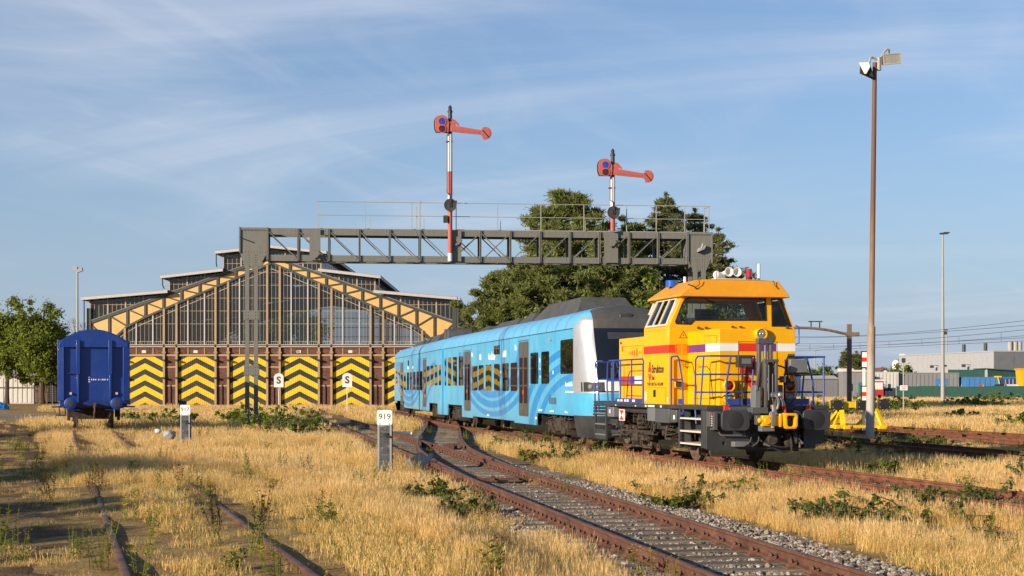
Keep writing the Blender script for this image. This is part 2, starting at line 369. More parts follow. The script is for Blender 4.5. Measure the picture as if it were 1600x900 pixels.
def mat_ballast():
    m, nt, N, L = nodes('ballast_gravel'); co = objco(N, L)
    vo = N('ShaderNodeTexVoronoi'); vo.inputs['Scale'].default_value = 19; L(co, vo.inputs['Vector'])
    a = ramp(N, [(.0, (.14,.11,.085)), (.35, (.28,.23,.18)), (.7, (.42,.35,.275)), (1, (.54,.48,.40))]); L(vo.outputs['Color'], a.inputs[0])
    n = noise(N, L, co, 1.5, 5); w = ramp(N, [(.35, (.7,.6,.5)), (.65, (1.1,1.08,1.05))]); L(n, w.inputs[0])
    e = ramp(N, [(.0, (1,1,1)), (.55, (.25,.25,.25))]); L(vo.outputs['Distance'], e.inputs[0])
    c = mixc(N, L, 1.0, a.outputs[0], w.outputs[0], 'MULTIPLY'); c = mixc(N, L, .75, c, e.outputs[0], 'MULTIPLY')
    inv = mathn(N, L, 'SUBTRACT', 1.0, vo.outputs['Distance'])
    finish(nt, N, L, c, .9, 0, inv, 1.0, .05, spec=.2); return m
M['ballast'] = mat_ballast()
def offs(line, d):
    l = np.asarray(line); t = np.gradient(l, axis=0); t /= np.linalg.norm(t, axis=1)[:,None]; return l+d*np.stack([t[:,1], -t[:,0]], 1)
def bed(name, key, y0, y1, wl, wr):
    l = LINE[key]; l = l[(l[:,1] >= y0) & (l[:,1] <= y1)]; a = offs(l, -wl); b = offs(l, wr); vs = []
    for i in range(len(l)):
        for t in np.linspace(0, 1, 9):
            p = a[i]*(1-t)+b[i]*t; edge = 1 if .1 < t < .9 else 0
            vs.append((p[0]+.1*math.sin(i*2.1+t*7)*(1-edge), p[1], -.216+.012*math.sin(i*1.7+t*9) if edge else float(gz(p[0],p[1]))-.02))
    return tag(MB().add(vs, [(i*9+k, i*9+k+1, (i+1)*9+k+1, (i+1)*9+k) for i in range(len(l)-1) for k in range(8)]).build(name, M['ballast']), kind='structure')
bed('ballast_bed', 'B', 4, 108, 1.7, 2.15); bed('ballast_bed', 'A', 8, 130, 1.5, 1.5)
b_ = bed('ballast_bed', 'G', 36, 65, 1.5, 1.6); b_ = bed('ballast_bed', 'F', 30, 60, 1.4, 1.9); b_ = bed('ballast_bed', 'E', 36, 112, 1.4, 1.5)
c_ = bed('ballast_bed', 'C', 45, 80, 1.3, 1.3); c_.location.z = -.006
sheet('dirt_path', [(-9.0,6),(-13,20),(-18,36),(-26,60),(-32,82)], [(-1.9,6),(-3.6,12),(-6.2,20),(-11.4,36),(-19.8,60),(-28.2,82)], .02, mat_path(), 14, wob=.3)
sheet('access_road', [(-60,78),(-60,112)], [(-27.5,84),(-33,106)], .03, mat_asphalt(), 4, .1)
cr = MB().box(-24, -13.5, 110.5, 112.6, -.3, -.17).box(-24, -13.5, 114, 116, -.3, -.168)
tag(cr.build('paved_crossing', mat_asphalt(), bevel=.02), kind='structure')

# ------------------------------------------------------------ tracks
RP = [(-.07,-.15),(.07,-.15),(.07,-.138),(.012,-.122),(.012,-.045),(.036,-.03),(.036,-.004),(.026,0),(-.026,0),(-.036,-.004),(-.036,-.03),(-.012,-.045),(-.012,-.122),(-.07,-.138)]
def rail(line, off, parent, mats, z=0.0, y0=-1e9, y1=1e9, name='rail'):
    l = offs(line, off); l = l[(l[:,1] >= y0) & (l[:,1] <= y1)]; t = np.gradient(l, axis=0); t /= np.linalg.norm(t, axis=1)[:,None]
    n = len(RP); b = MB(); vs = [(p[0]+u*d[1], p[1]-u*d[0], w+z) for p, d in zip(l, t) for u, w in RP]
    top = {6, 7, 8}
    fs = []; ms = []
    for i in range(len(l)-1):
        for k in range(n): fs.append((i*n+k, i*n+(k+1)%n, (i+1)*n+(k+1)%n, (i+1)*n+k)); ms.append(1 if k in top else 0)
    fs += [tuple(range(n)), tuple((len(l)-1)*n+k for k in range(n-1,-1,-1))]; ms += [0,0]
    b.v = vs; b.f = fs; b.m = ms
    return b.build(name, mats, parent)
RM = [M['rail'], M['railtop']]; RM2 = [M['rail2'], M['rail2']]
def mat_wood():
    m, nt, N, L = nodes('weathered_sleeper'); co = objco(N, L, (.6,7,7)); oi = N('ShaderNodeObjectInfo')
    n = noise(N, L, co, 3, 7, .65, .8); f = noise(N, L, objco(N, L, (1,14,14)), 6, 4)
    a = ramp(N, [(.3, (.08,.06,.045)), (.5, (.19,.15,.115)), (.72, (.31,.26,.21))]); L(n, a.inputs[0])
    v = mathn(N, L, 'MULTIPLY_ADD', oi.outputs['Random'], .5, .7)
    c = mixc(N, L, 1.0, a.outputs[0], v, 'MULTIPLY')
    finish(nt, N, L, c, .9, 0, f, .8, .02, spec=.15); return m
M['wood'] = mat_wood()
def sleeper_mesh(w, seed):
    r = random.Random(seed); b = MB(); h = w/2; vs = []; n = 6
    for i in range(n+1):
        x = -h+w*i/n; j = lambda: r.uniform(-.008,.008)
        vs += [(x, -.125+j(), -.30), (x, .125+j(), -.30), (x, .125+j(), -.172+j()*.7), (x, .045+j(), -.168+j()*.6), (x, -.05+j(), -.169+j()*.6), (x, -.125+j(), -.172+j()*.7)]
    fs = [(i*6+k, i*6+(k+1)%6, (i+1)*6+(k+1)%6, (i+1)*6+k) for i in range(n) for k in range(6)]+[tuple(range(6)), tuple(n*6+k for k in range(5,-1,-1))]
    return b.add(vs, fs).mesh('sleeper', M['wood'])
SL = [sleeper_mesh(2.6, i) for i in range(4)]; SLL = [sleeper_mesh(3.9, 10+i) for i in range(3)]
fb = MB().box(-.17, .17, -.085, .085, -.170, -.1495, 0)
for s in (-1, 1):
    fb.hexa([(s*.065,-.05,-.15),(s*.15,-.05,-.15),(s*.15,.05,-.15),(s*.065,.05,-.15)], [(s*.045,-.035,-.098),(s*.13,-.03,-.118),(s*.13,.03,-.118),(s*.045,.035,-.098)])
    fb.cyl((s*.105,0,-.14), (s*.105,0,-.068), .022, 6).cyl((s*.105,0,-.105), (s*.105,0,-.082), .036, 6)
FAST = fb.mesh('rail_fastening', M['rail'])
def lay_sleepers(key, parent, y0, y1, step, wide=None, zoff=0.0, fasten=True, shift=0.0):
    l = LINE[key]; s = np.concatenate([[0], np.cumsum(np.hypot(*np.diff(l, axis=0).T))])
    for q in np.arange(0, s[-1], step):
        x, y = np.interp(q, s, l[:,0]), np.interp(q, s, l[:,1])
        if not y0 <= y <= y1: continue
        x2, y2 = np.interp(q+.4, s, l[:,0]), np.interp(q+.4, s, l[:,1]); a = math.atan2(y2-y, x2-x)-math.pi/2
        w = wide and wide[0] <= y <= wide[1]
        ox = .62*smooth(wide[0], wide[1], y) if w else 0
        o = inst(random.choice(SLL if w else SL), 'sleeper', parent, (x+ox*math.cos(a)+random.uniform(-.03,.03), y+ox*math.sin(a), zoff+random.uniform(-.004,.004)), a+random.uniform(-.012,.012))
        if fasten:
            for g_ in (-.7535, .7535): inst(FAST, 'rail_fastening', parent, (x+g_*math.cos(a), y+g_*math.sin(a), zoff), a)
GA = .7535
tB = thing('railway_track', 'rusty track on weathered sleepers and stone ballast running into the lower right corner', 'railway track', group='rusty railway tracks')
for s in (-1, 1): rail(LINE['B'], s*GA, tB, RM, y0=3)
lay_sleepers('B', tB, 7, 64, .60, wide=(30, 50))
tA = thing('railway_track', 'rusty track carrying the yellow locomotive and the blue train', 'railway track', group='rusty railway tracks')
for s in (-1, 1): rail(LINE['A'], s*GA, tA, RM2, y0=6)
lay_sleepers('A', tA, 12, 74, .66)
tC = thing('railway_switch', 'railway switch branching off beside the post numbered 919 towards the blue train', 'railway switch')
for s in (-1, 1): rail(LINE['C'], s*GA, tC, RM, z=.004)
cl = LINE['C']; lb = LINE['B']
rail(cl, GA-.075, tC, RM, y0=44, y1=53.5, name='check_rail'); rail(cl, -GA+.075, tC, RM, y0=43.5, y1=53, name='check_rail')
rail(lb, GA-.085, tC, RM, y0=44.5, y1=49, name='check_rail'); rail(lb, -GA+.075, tC, RM, y0=46, y1=53, name='check_rail')
MB().beam((-1.25,29.2,-.10), (.85,29.45,-.10), .07, .05).beam((-1.2,29.6,-.11), (.9,29.85,-.11), .05, .03).box(-.45,-.35,29.1,29.9,-.13,-.07).box(.05,.15,29.1,29.95,-.13,-.07).build('stretcher_bar', M['rail'], tC, bevel=.006)
MB().box(-2.2,-1.8,44.6,45.2,-.16,-.02).box(-2.1,-1.75,45.3,45.6,-.16,.0).build('switch_block', M['rail'], tC, bevel=.02)
MB().cyl((-3.18,48.2,-.05),(-3.08,49.2,-.03),.07,10).build('frog_nose', M['rail'], tC)
lay_sleepers('C', tC, 50.5, 79, .62, fasten=False)
tD = thing('railway_track', 'old track half buried in weeds in the lower left corner', 'railway track', group='rusty railway tracks')
for s in (-1, 1):
    l = LINE['D']; z = np.interp(l[:,1], [0, 26, 48, 60], [.2,.2,.02,.02])
    o = rail(l, s*GA, tD, RM, y0=4)
    me = o.data
    for v in me.vertices: v.co.z += np.interp(v.co.y, [0, 24, 46, 60], [.225,.225,.03,.03])
tG = thing('railway_track', 'orange brown rusty track ending at the yellow buffer stop', 'railway track', group='rusty railway tracks')
for s in (-1, 1): rail(LINE['G'], s*GA, tG, RM2)
tF = thing('railway_track', 'rusty track with grey ballast just behind the light pole by the right edge', 'railway track', group='rusty railway tracks')
for s in (-1, 1): rail(LINE['F'], s*GA, tF, RM2)
tE = thing('railway_track', 'rusty track passing behind the yellow buffer stop by the dry grass', 'railway track', group='rusty railway tracks')
for s in (-1, 1): rail(LINE['E'], s*GA, tE, RM2)
for k_, t_ in (('G', tG), ('F', tF), ('E', tE)): lay_sleepers(k_, t_, 34, 60, .66, fasten=False)
# ------------------------------------------------------------ scattering
def scatter(name, pts, rz, sc, idx, protos, label=None, tilt=0.0, kind='stuff', names=None):
    n = len(pts); me = bpy.data.meshes.new(name); me.from_pydata([tuple(p) for p in pts], [], [])
    rot = np.zeros((n,3), np.float32); rot[:,2] = rz
    if tilt: rot[:,0] = RNG.normal(0, tilt, n); rot[:,1] = RNG.normal(0, tilt, n)
    a = me.attributes.new('rot', 'FLOAT_VECTOR', 'POINT'); a.data.foreach_set('vector', rot.ravel())
    a = me.attributes.new('scl', 'FLOAT', 'POINT'); a.data.foreach_set('value', np.asarray(sc, np.float32))
    a = me.attributes.new('idx', 'INT', 'POINT'); a.data.foreach_set('value', np.asarray(idx, np.int32))
    o = bpy.data.objects.new(name, me); COL.objects.link(o)
    c = bpy.data.collections.new(name+'_kinds')
    for i, p in enumerate(protos):
        q = bpy.data.objects.new('%s_kind_%02d' % (name, i), p); c.objects.link(q)
    ng = bpy.data.node_groups.new(name, 'GeometryNodeTree')
    ng.interface.new_socket('Geometry', in_out='INPUT', socket_type='NodeSocketGeometry'); ng.interface.new_socket('Geometry', in_out='OUTPUT', socket_type='NodeSocketGeometry')
    N = ng.nodes.new; L = ng.links.new
    gi, go = N('NodeGroupInput'), N('NodeGroupOutput'); ip = N('GeometryNodeInstanceOnPoints'); ci = N('GeometryNodeCollectionInfo')
    ci.inputs['Collection'].default_value = c; ci.inputs['Separate Children'].default_value = True; ci.inputs['Reset Children'].default_value = True
    def attr(nm, ty):
        q = N('GeometryNodeInputNamedAttribute'); q.data_type = ty; q.inputs[0].default_value = nm; return [s for s in q.outputs if s.enabled][0]
    L(gi.outputs[0], ip.inputs['Points']); L(ci.outputs[0], ip.inputs['Instance']); ip.inputs['Pick Instance'].default_value = True
    L(attr('idx', 'INT'), ip.inputs['Instance Index']); L(attr('rot', 'FLOAT_VECTOR'), ip.inputs['Rotation']); L(attr('scl', 'FLOAT'), ip.inputs['Scale'])
    L(ip.outputs[0], go.inputs[0])
    md = o.modifiers.new('scatter', 'NODES'); md.node_group = ng
    return tag(o, label, None, None, kind)
def stone_mesh(seed, mat):
    r = random.Random(seed); bm = bmesh.new(); bmesh.ops.create_icosphere(bm, subdivisions=1, radius=1)
    sx, sy, sz = r.uniform(.8,1.2), r.uniform(.6,1), r.uniform(.5,.8)
    for v in bm.verts: v.co = Vector((v.co.x*sx, v.co.y*sy, v.co.z*sz))*r.uniform(.75,1.2)
    me = bpy.data.meshes.new('ballast_stone'); bm.to_mesh(me); bm.free(); me.materials.append(mat); return me
def mat_stone():
    m, nt, N, L = nodes('ballast_stone'); oi = N('ShaderNodeObjectInfo')
    a = ramp(N, [(0, (.09,.072,.058)), (.3, (.20,.165,.13)), (.55, (.27,.205,.15)), (.8, (.33,.28,.23)), (1, (.42,.38,.33))]); L(oi.outputs['Random'], a.inputs[0])
    n = noise(N, L, objco(N, L), 3, 3); v = ramp(N, [(.3, (.75,.75,.75)), (.7, (1.15,1.15,1.15))]); L(n, v.inputs[0])
    finish(nt, N, L, mixc(N, L, 1.0, a.outputs[0], v.outputs[0], 'MULTIPLY'), .85, spec=.25); return m
stones = [stone_mesh(i, mat_stone()) for i in range(6)]
def stone_pts():
    P = []
    for key, y0, y1, wl, wr, dens in (('B', 7, 30, 1.55, 2.3, 330), ('B', 30, 52, 1.5, 2.0, 130), ('A', 15, 36, 1.3, 1.4, 90), ('G', 44, 60, 1.5, 1.6, 60), ('F', 34, 55, 1.3, 1.9, 70)):
        n = int((y1-y0)*(wl+wr)*dens); y = RNG.uniform(y0, y1, n); u = RNG.uniform(-wl, wr, n)
        l = LINE[key]; x = np.interp(y, l[:,1], l[:,0])+u
        fall = np.clip((np.abs(u-.2)-1.5)/.6, 0, 1); keep = RNG.random(n) > fall*.55
        sl = np.abs(np.abs(u)-.7535) > .1; keep &= sl
        z = np.where(np.abs(u) < 1.35, -.215+RNG.uniform(-.012,.022, n), -.2-.07*fall+RNG.uniform(-.02,.02,n))
        P.append(np.stack([x, y, z], 1)[keep])
    return np.concatenate(P)
sp = stone_pts(); n = len(sp)
scatter('ballast_stones', sp, RNG.uniform(0, 6.28, n), RNG.uniform(.018, .045, n), RNG.integers(0, 6, n), stones, 'grey and brown ballast stones lying between the sleepers', tilt=.6)
# ------------------------------------------------------------ the yellow locomotive
def locomotive():
    T = thing('shunting_locomotive', 'yellow shunting locomotive with red, purple and white stripes at the head of the blue train', 'locomotive', (6.02, 32.08, 0), R(14.4))
    Y_, G_, D_ = M['yellow'], M['mgrey'], M['dgrey']
    # frame, deck, headstock
    b = MB().box(-1.5,1.52, .62,9.0, 1.275,1.372)
    b.build('deck', M['dgrey'], T, .01)
    b = MB().box(-1.05,1.05,.80,8.9,.72,1.274).box(-1.3,-1.05,4.9,8.2,1.12,1.272).box(1.05,1.3,2.5,8.2,.85,1.272); b.build('underframe', M['blackpaint'], T)
    out = [(-1.5,.40),(-1.46,.37),(1.15,.37),(1.42,.52),(1.46,1.268),(-1.5,1.268)]
    MB().wall(out, [[(-1.08+.045*math.cos(a*math.pi/4),.52+.045*math.sin(a*math.pi/4)) for a in range(8)], [(-.25,.40),(.9,.40),(.9,.85),(-.25,.85)]], XZ, .60, .76).build('headstock', M['dgrey'], T, .006)
    MB().box(-.3,.95,.95,1.1,.3,1.2).build('drawgear_recess', M['blackpaint'], T)
    MB().tube([(-1.4,.66,.36),(-1.4,.62,.24),(-.45,.62,.22)], .02).build('lower_pipe', M['dgrey'], T)
    # buffers
    for x in (-1.0, .99):
        h = MB().box(x-.42,x-.33,.36,.60,.83,1.22).cyl((x-.02,.60,1.05),(x-.02,.16,1.05),.19,18).cyl((x-.02,.30,1.05),(x-.02,.2,1.05),.215,18)
        bo = h.build('buffer', M['mgrey'], T, .006)
        pts = []
        for cx, cz, a0 in ((.22,.12,0),(-.22,.12,90),(-.22,-.12,180),(.22,-.12,270)):
            for k in range(5): a = R(a0+k*22.5); pts.append((x+cx+.12*math.cos(a), 1.05+cz*.95+.12*math.sin(a)))
        pl = MB().prism(pts, XZ, .10, .17).build('buffer_plate', M['dgrey'], bo, .012)
        MB().lathe([(.0,-.012),(.15,-.010),(.2,0)], (x,.10,1.05), 'y', 20).build('grease_patch', M['black'], pl)
    # cab shell
    FR = [(-1.5,1.372),(1.80,1.372),(1.84,3.2),(1.48,4.07),(-1.14,4.07),(-1.5,3.28)]
    W1 = [(-1.34,3.40),(-1.31,3.33),(-.94,3.32),(-.83,3.42),(1.07,3.44),(1.05,4.0),(-.97,4.0),(-1.09,3.95),(-1.17,3.82)]
    W2 = [(1.21,3.30),(1.74,3.30),(1.46,4.0),(1.2,4.0)]
    cab = MB().wall(FR, [W1, W2], XZ, 3.0, 3.07)
    cab.wall([(-1.49,1.372),(1.79,1.372),(1.82,3.2),(1.46,4.07),(-1.13,4.07),(-1.49,3.28)], [[(-1.1,3.35),(1.4,3.35),(1.2,3.95),(-.95,3.95)]], XZ, 4.75, 4.82)
    cab.wall([(3.07,1.372),(4.75,1.372),(4.75,3.28),(3.07,3.28)], [], YZ, -1.5, -1.44)
    def slope(a, c, d): t = (c-3.28)/.79; return (-1.5+.36*t+d*.9, a, c+d*.4)
    SW = [(3.20,3.33),(4.68,3.33),(4.62,3.98),(3.26,3.98)]
    cab.wall([(3.07,3.28),(4.75,3.28),(4.75,4.07),(3.07,4.07)], [SW], slope, 0, .06)
    cab.wall([(3.07,1.372),(4.75,1.372),(4.75,3.2),(3.07,3.2)], [], YZ, 1.76, 1.82)
    def slope2(a, c, d): t = (c-3.2)/.87; return (1.84-.36*t-d*.9, a, c+d*.4)
    cab.wall([(3.07,3.2),(4.75,3.2),(4.75,4.07),(3.07,4.07)], [[(3.2,3.3),(4.6,3.3),(4.55,3.98),(3.25,3.98)]], slope2, 0, .06)
    co = cab.build('cab', Y_, T, .008)
    MB().box(-1.43,1.75,3.08,4.74,2.3,2.36).build('cab_floor', M['dgrey'], co)
    def loop(pts, y, w): # rubber seal round a window in the front
        m_ = MB(); n = len(pts); cx = sum(p[0] for p in pts)/n; cz = sum(p[1] for p in pts)/n
        inn = [(p[0]+(cx-p[0])*w/max(.3,abs(cx-p[0]))*.9, p[1]+(cz-p[1])*w/max(.2,abs(cz-p[1]))*.9) for p in pts]
        return m_.wall(pts, [inn], XZ, y-.012, y+.02)
    loop(W1, 3.0, .035).build('window_seal', M['trimblack'], co); loop(W2, 3.0, .035).build('window_seal', M['trimblack'], co)
    MB().prism(W1, XZ, 3.02, 3.028).build('windscreen', M['cabglass'], co); MB().prism(W2, XZ, 3.02, 3.028).build('corner_window', M['cabglass'], co)
    fr = MB()
    for a, c in zip(SW, SW[1:]+SW[:1]): fr.beam(slope(*a,-.015), slope(*c,-.015), .05, .045)
    for p, q in (((4.16,3.33),(4.14,3.98)),((3.74,3.33),(3.72,3.98))): fr.beam(slope(*p,-.02), slope(*q,-.02), .045, .04)
    fo = fr.build('side_window_frame', M['cream'], co, .004)
    MB().prism([(4.18,3.35),(4.66,3.35),(4.6,3.96),(4.16,3.96)], slope, -.004, .004).build('window_pane', M['sideglass'], fo)
    MB().prism([(3.22,3.35),(3.72,3.35),(3.70,3.96),(3.28,3.96)], slope, -.006, .002).build('window_pane', M['sideglass'], fo)
    MB().prism([(3.24,3.34),(4.58,3.34),(4.54,3.95),(3.28,3.95)], slope2, .02, .026).build('right_side_window', M['cabglass'], co)
    MB().beam(slope(3.14,3.6,-.05), slope(3.12,3.9,-.06), .05,.07).beam(slope(4.74,3.65,-.05), slope(4.72,3.95,-.06), .05,.07).build('mirror', M['cream'], co, .01)
    # roof: chamfered cap
    lo = [(-1.30,2.72),(1.56,2.72),(1.56,5.1),(-1.30,5.1)]; hi = [(-.78,2.98),(1.38,2.98),(1.38,4.9),(-.78,4.9)]
    rb = MB(); v0 = [(x,y,4.0) for x,y in lo]; v1 = [(x,y,4.045) for x,y in lo]; v2 = [(x,y,4.42) for x,y in hi]; v3 = [(-.2,3.15,4.47),(.8,3.15,4.47),(.8,4.75,4.47),(-.2,4.75,4.47)]
    rb.add(v0+v1+v2+v3, [(3,2,1,0)]+[(i+4*k,(i+1)%4+4*k,(i+1)%4+4*k+4,i+4*k+4) for k in range(3) for i in range(4)]+[(12,13,14,15)])
    ro = rb.build('cab_roof', M['roofyel'], T, .015)
    MB().tube([(-1.12,2.70,4.28),(-.95,2.74,4.24),(-.72,2.9,4.1),(-.5,2.96,3.92),(-.3,2.965,3.86)], .014).build('wiper', M['black'], ro)
    MB().tube([(-.78,2.86,4.43),(-.77,2.83,4.3),(-.9,2.79,4.22)], .01).tube([(1.2,2.9,4.43),(1.24,2.86,4.3),(1.3,2.82,4.22)], .01).build('cable', M['black'], ro)
    MB().cyl((-.92,4.35,4.33),(-.92,4.35,4.5),.15,18).build('blue_beacon', M['bluebeacon'], ro, .01)
    MB().cyl((-.66,4.1,4.4),(-.66,4.1,4.58),.035,10).cyl((-.12,3.4,4.42),(-.12,3.4,4.66),.04,10).cyl((1.36,4.1,4.4),(1.36,4.1,4.95),.036,10).build('antenna', M['white'], ro)
    MB().cyl((1.06,4.2,4.42),(1.06,4.2,4.85),.012,6).cyl((1.02,4.2,4.85),(1.12,4.2,4.86),.02,6).build('thin_antenna', M['boxgrey'], ro)
    hb = MB().box(.0,.85,3.75,4.3,4.46,4.53).sphere((.12,3.9,4.63),.1).box(.2,.36,3.95,4.2,4.53,4.7)
    for x in (.38, .60): hb.lathe([(.03,.42),(.055,.2),(.075,.1),(.12,0),(.10,.0),(.05,.12),(.0,.14)], (x,3.72,4.70), 'y', 18)
    hb.build('horn', M['white'], ro)
    MB().cyl((.93,3.75,4.44),(.93,3.75,4.56),.085,16).build('beacon_base', M['black'], ro); MB().cyl((.93,3.75,4.56),(.93,3.75,4.78),.078,18).build('red_beacon', M['beacon'], ro, .015)
    # inside the cab
    i_ = MB().box(-.9,1.5,3.15,3.6,2.36,3.3).box(-.55,.1,3.7,3.74,2.4,3.75).box(-.6,.15,3.65,4.1,2.7,2.86); i_.build('driver_desk', M['mgrey'], co, .03)
    MB().box(-.95,-.75,3.15,3.35,3.36,3.5).box(-1.2,-1.12,3.2,3.3,3.34,3.56).build('desk_boxes', M['cream'], co, .01)
    MB().sphere((-.45,3.3,3.42),.22,10,6,sc=(1.1,.8,.5)).sphere((-.35,3.3,3.62),.2,10,5,sc=(1.1,.8,.35)).build('jacket', M['black'], co)
    MB().sphere((-.08,3.2,3.42),.16,8,5,sc=(1.2,.7,.4)).build('orange_vest', M['orange'], co)
    MB().sphere((.25,3.2,3.44),.17,8,6,sc=(1.5,.7,.5)).box(.35,.62,3.14,3.3,3.4,3.52).build('bag', M['offwhite'], co)
    # hoods
    hd = MB().box(-1.02,.88,1.0,2.998,1.373,3.15); ho = hd.build('front_hood', Y_, T, .012)
    rh = MB().box(-1.1,.95,4.822,7.95,1.373,3.13); rho = rh.build('rear_hood', Y_, T, .012)
    MB().box(-.7,.5,5.4,7.4,3.13,3.2).cyl((-.3,5.2,3.13),(-.3,5.2,3.42),.1,14).build('exhaust', M['blackpaint'], rho, .02)
    ln = MB()
    for x, z0, z1 in ((-.55,1.5,2.85),(.42,1.5,2.85),(-.06,1.5,2.85)): ln.box(x-.005,x+.005,.995,1.002,z0,z1)
    ln.box(-.55,.42,.995,1.002,2.845,2.855)
    ln.box(-1.025,-1.018,1.15,1.95,3.0,3.008).box(-1.025,-1.018,1.15,1.158,2.75,3.0).box(-1.025,-1.018,1.2,2.6,1.52,1.528).box(-1.025,-1.018,1.5,1.507,1.4,2.1).tube([(-1.03,2.3,2.28),(-1.03,1.75,2.28),(-1.03,1.55,2.2),(-1.03,1.35,1.5)], .009, 5)
    ln.build('panel_gaps', M['trimblack'], ho)
    ln = MB().box(-1.105,-1.098,5.1,7.8,2.9,2.908).box(-1.105,-1.098,6.0,6.008,1.45,2.85).box(-1.105,-1.098,7.2,7.208,1.45,2.5).tube([(-1.11,7.3,1.5),(-1.11,7.15,2.1),(-1.11,7.0,2.23),(-1.11,6.0,2.23)], .01, 5).box(-1.11,-1.098,6.1,7.3,1.55,1.57)
    ln.build('panel_gaps', M['trimblack'], rho)
    ln = MB().box(-1.505,-1.498,3.22,4.6,1.78,1.786).box(-1.505,-1.498,3.22,3.226,1.4,1.78).box(-1.8+.3-.005,-1.498,3.25,4.72,3.2,3.206)
    ln.box(-1.507,-1.498,3.93,4.1,1.55,1.73); ln.build('panel_gaps', M['trimblack'], co)
    # stripes (paint bands a few mm proud)
    def stripe(name, mat, par, *bx): MB().box(*bx).build(name, mat, par)
    stripe('red_stripe', M['red'], co, -1.504,-1.499,3.0,4.815,2.63,2.83)
    stripe('red_stripe', M['red'], co, -1.5,-1.30,2.996,3.0015,2.63,2.83)
    stripe('red_stripe', M['red'], co, -.92,-.83,2.995,3.0015,2.62,2.80); stripe('red_stripe', M['red'], co, -1.03,-1.0,2.9,2.996,2.63,2.82)
    stripe('purple_stripe', M['purple'], ho, -1.0245,-1.0195,1.83,2.99,2.63,2.815)
    stripe('white_stripe', M['white'], ho, -1.0245,-1.0195,1.0,1.83,2.63,2.815)
    for n_, m_, a, c in (('white_stripe','white',-1.02,-.545),('red_stripe','red',-.545,-.02),('purple_stripe','purple',-.02,.40),('white_stripe','white',.40,.88)): stripe(n_, M[m_], ho, a,c,.9955,1.0005,2.63,2.815)
    stripe('red_stripe', M['red'], co, 1.2,1.8,2.995,3.0015,2.3,2.8)
    for n_, m_, a, c in (('red_stripe','red',7.05,7.95),('purple_stripe','purple',6.65,7.05),('white_stripe','white',6.12,6.65)): stripe(n_, M[m_], rho, -1.1045,-1.0995,a,c,1.88,2.09)
    # emblem on hood front and on cab side
    e = MB().prism([(-.52,2.47),(-.12,2.47),(-.12,2.24),(-.145,2.15),(-.2,2.1),(-.52,2.09)], XZ, .994, .9996).prism([(-.5,2.05),(-.3,2.05),(-.09,1.86),(-.09,1.70),(-.17,1.70),(-.25,1.78)], XZ, .994, .9996); e.build('emblem', M['red'], ho)
    q = lambda a, c, d: (d, 4.36-a, c)
    e = MB().prism([(-.055,2.43),(.055,2.43),(.055,2.31),(.12,2.24),(.10,2.17),(.03,2.17),(0,2.2),(-.03,2.17),(-.10,2.17),(-.12,2.24),(-.055,2.31)], q, -1.5055,-1.5)
    e.prism([(-.12,2.12),(-.06,2.14),(0,2.06),(.06,2.14),(.12,2.12),(0,1.9)], q, -1.5055,-1.5); e.build('emblem', M['red'], co)
    d = MB()
    for k, (y, h) in enumerate(((7.15,.02),(7.06,.03),(6.95,.05),(6.82,.07),(6.66,.085),(6.46,.12),(6.24,.04),(6.15,.025))):
        w = h*.32+.012; d.prism([(y+w*math.cos(t*math.pi/5), 2.72+h*math.sin(t*math.pi/5)) for t in range(10)], YZ, -1.1045,-1.1)
    d.box(-1.1045,-1.1,7.62,7.7,2.78,2.92); d.build('diamond_row', M['red'], rho)
    text('Strukton', .285, M['ink'], co, (-1.506,4.215,2.155), 'left', sx=.86, bold=.006); text('Rail', .17, M['ink'], co, (-1.506,4.215,1.975), 'left', sx=.8)
    text('92 84 2203 716-1 NL-SRW', .12, M['ink'], co, (-1.506,4.53,1.83), 'left', sx=.86); text('RAIL', .1, M['ink'], rho, (-1.106,7.85,2.98), 'left', sx=.8)
    MB().box(-1.506,-1.499,4.62,4.72,1.45,1.68).box(-1.506,-1.499,3.08,3.12,1.42,1.55).build('sticker', M['white'], co)
    w = MB().prism([(-1.24,2.99),(-1.02,2.99),(-1.13,3.17)], XZ, 2.9955, 2.9995); w.build('warning_sign', M['ink'], co)
    MB().prism([(-1.21,3.005),(-1.05,3.005),(-1.13,3.14)], XZ, 2.992, 2.9955).build('warning_sign_face', M['yellow'], co)
    MB().prism([(-1.125,3.1),(-1.15,3.06),(-1.13,3.06),(-1.14,3.02),(-1.11,3.07),(-1.13,3.07)], XZ, 2.9895, 2.992).build('lightning_mark', M['ink'], co)
    v = MB()
    for k in range(9):
        for s in range(3): v.box(-1.34+.17*s,-1.21+.17*s,2.985,3.003,2.60+.03*k,2.612+.03*k)
    v.build('vent', M['roofyel'], co)
    v = MB().box(-1.16,-.86,2.94,2.999,2.30,2.47); v.build('vent_box', M['blackpaint'], co, .004)
    v = MB()
    for k in range(8): v.box(-1.17+.04*k,-1.155+.04*k,2.925,2.94,2.29,2.48)
    for k in range(4): v.box(-1.18,-.85,2.92,2.93,2.31+.045*k,2.322+.045*k)
    v.build('vent_mesh', M['yellow'], co)
    MB().box(-1.38,-1.2,2.9,2.999,1.78,1.95).build('lamp_box', M['yellow'], co, .01); MB().box(-1.36,-1.22,2.885,2.9,1.80,1.93).build('lamp_grille', M['blackpaint'], co)
    for x in (-.75,-.55, .15, .36, 1.6): MB().cyl((x,2.93,3.28-.03*(x<0)),(x,2.999,3.28-.03*(x<0)),.03,10).build('knob', M['mgrey'], co)
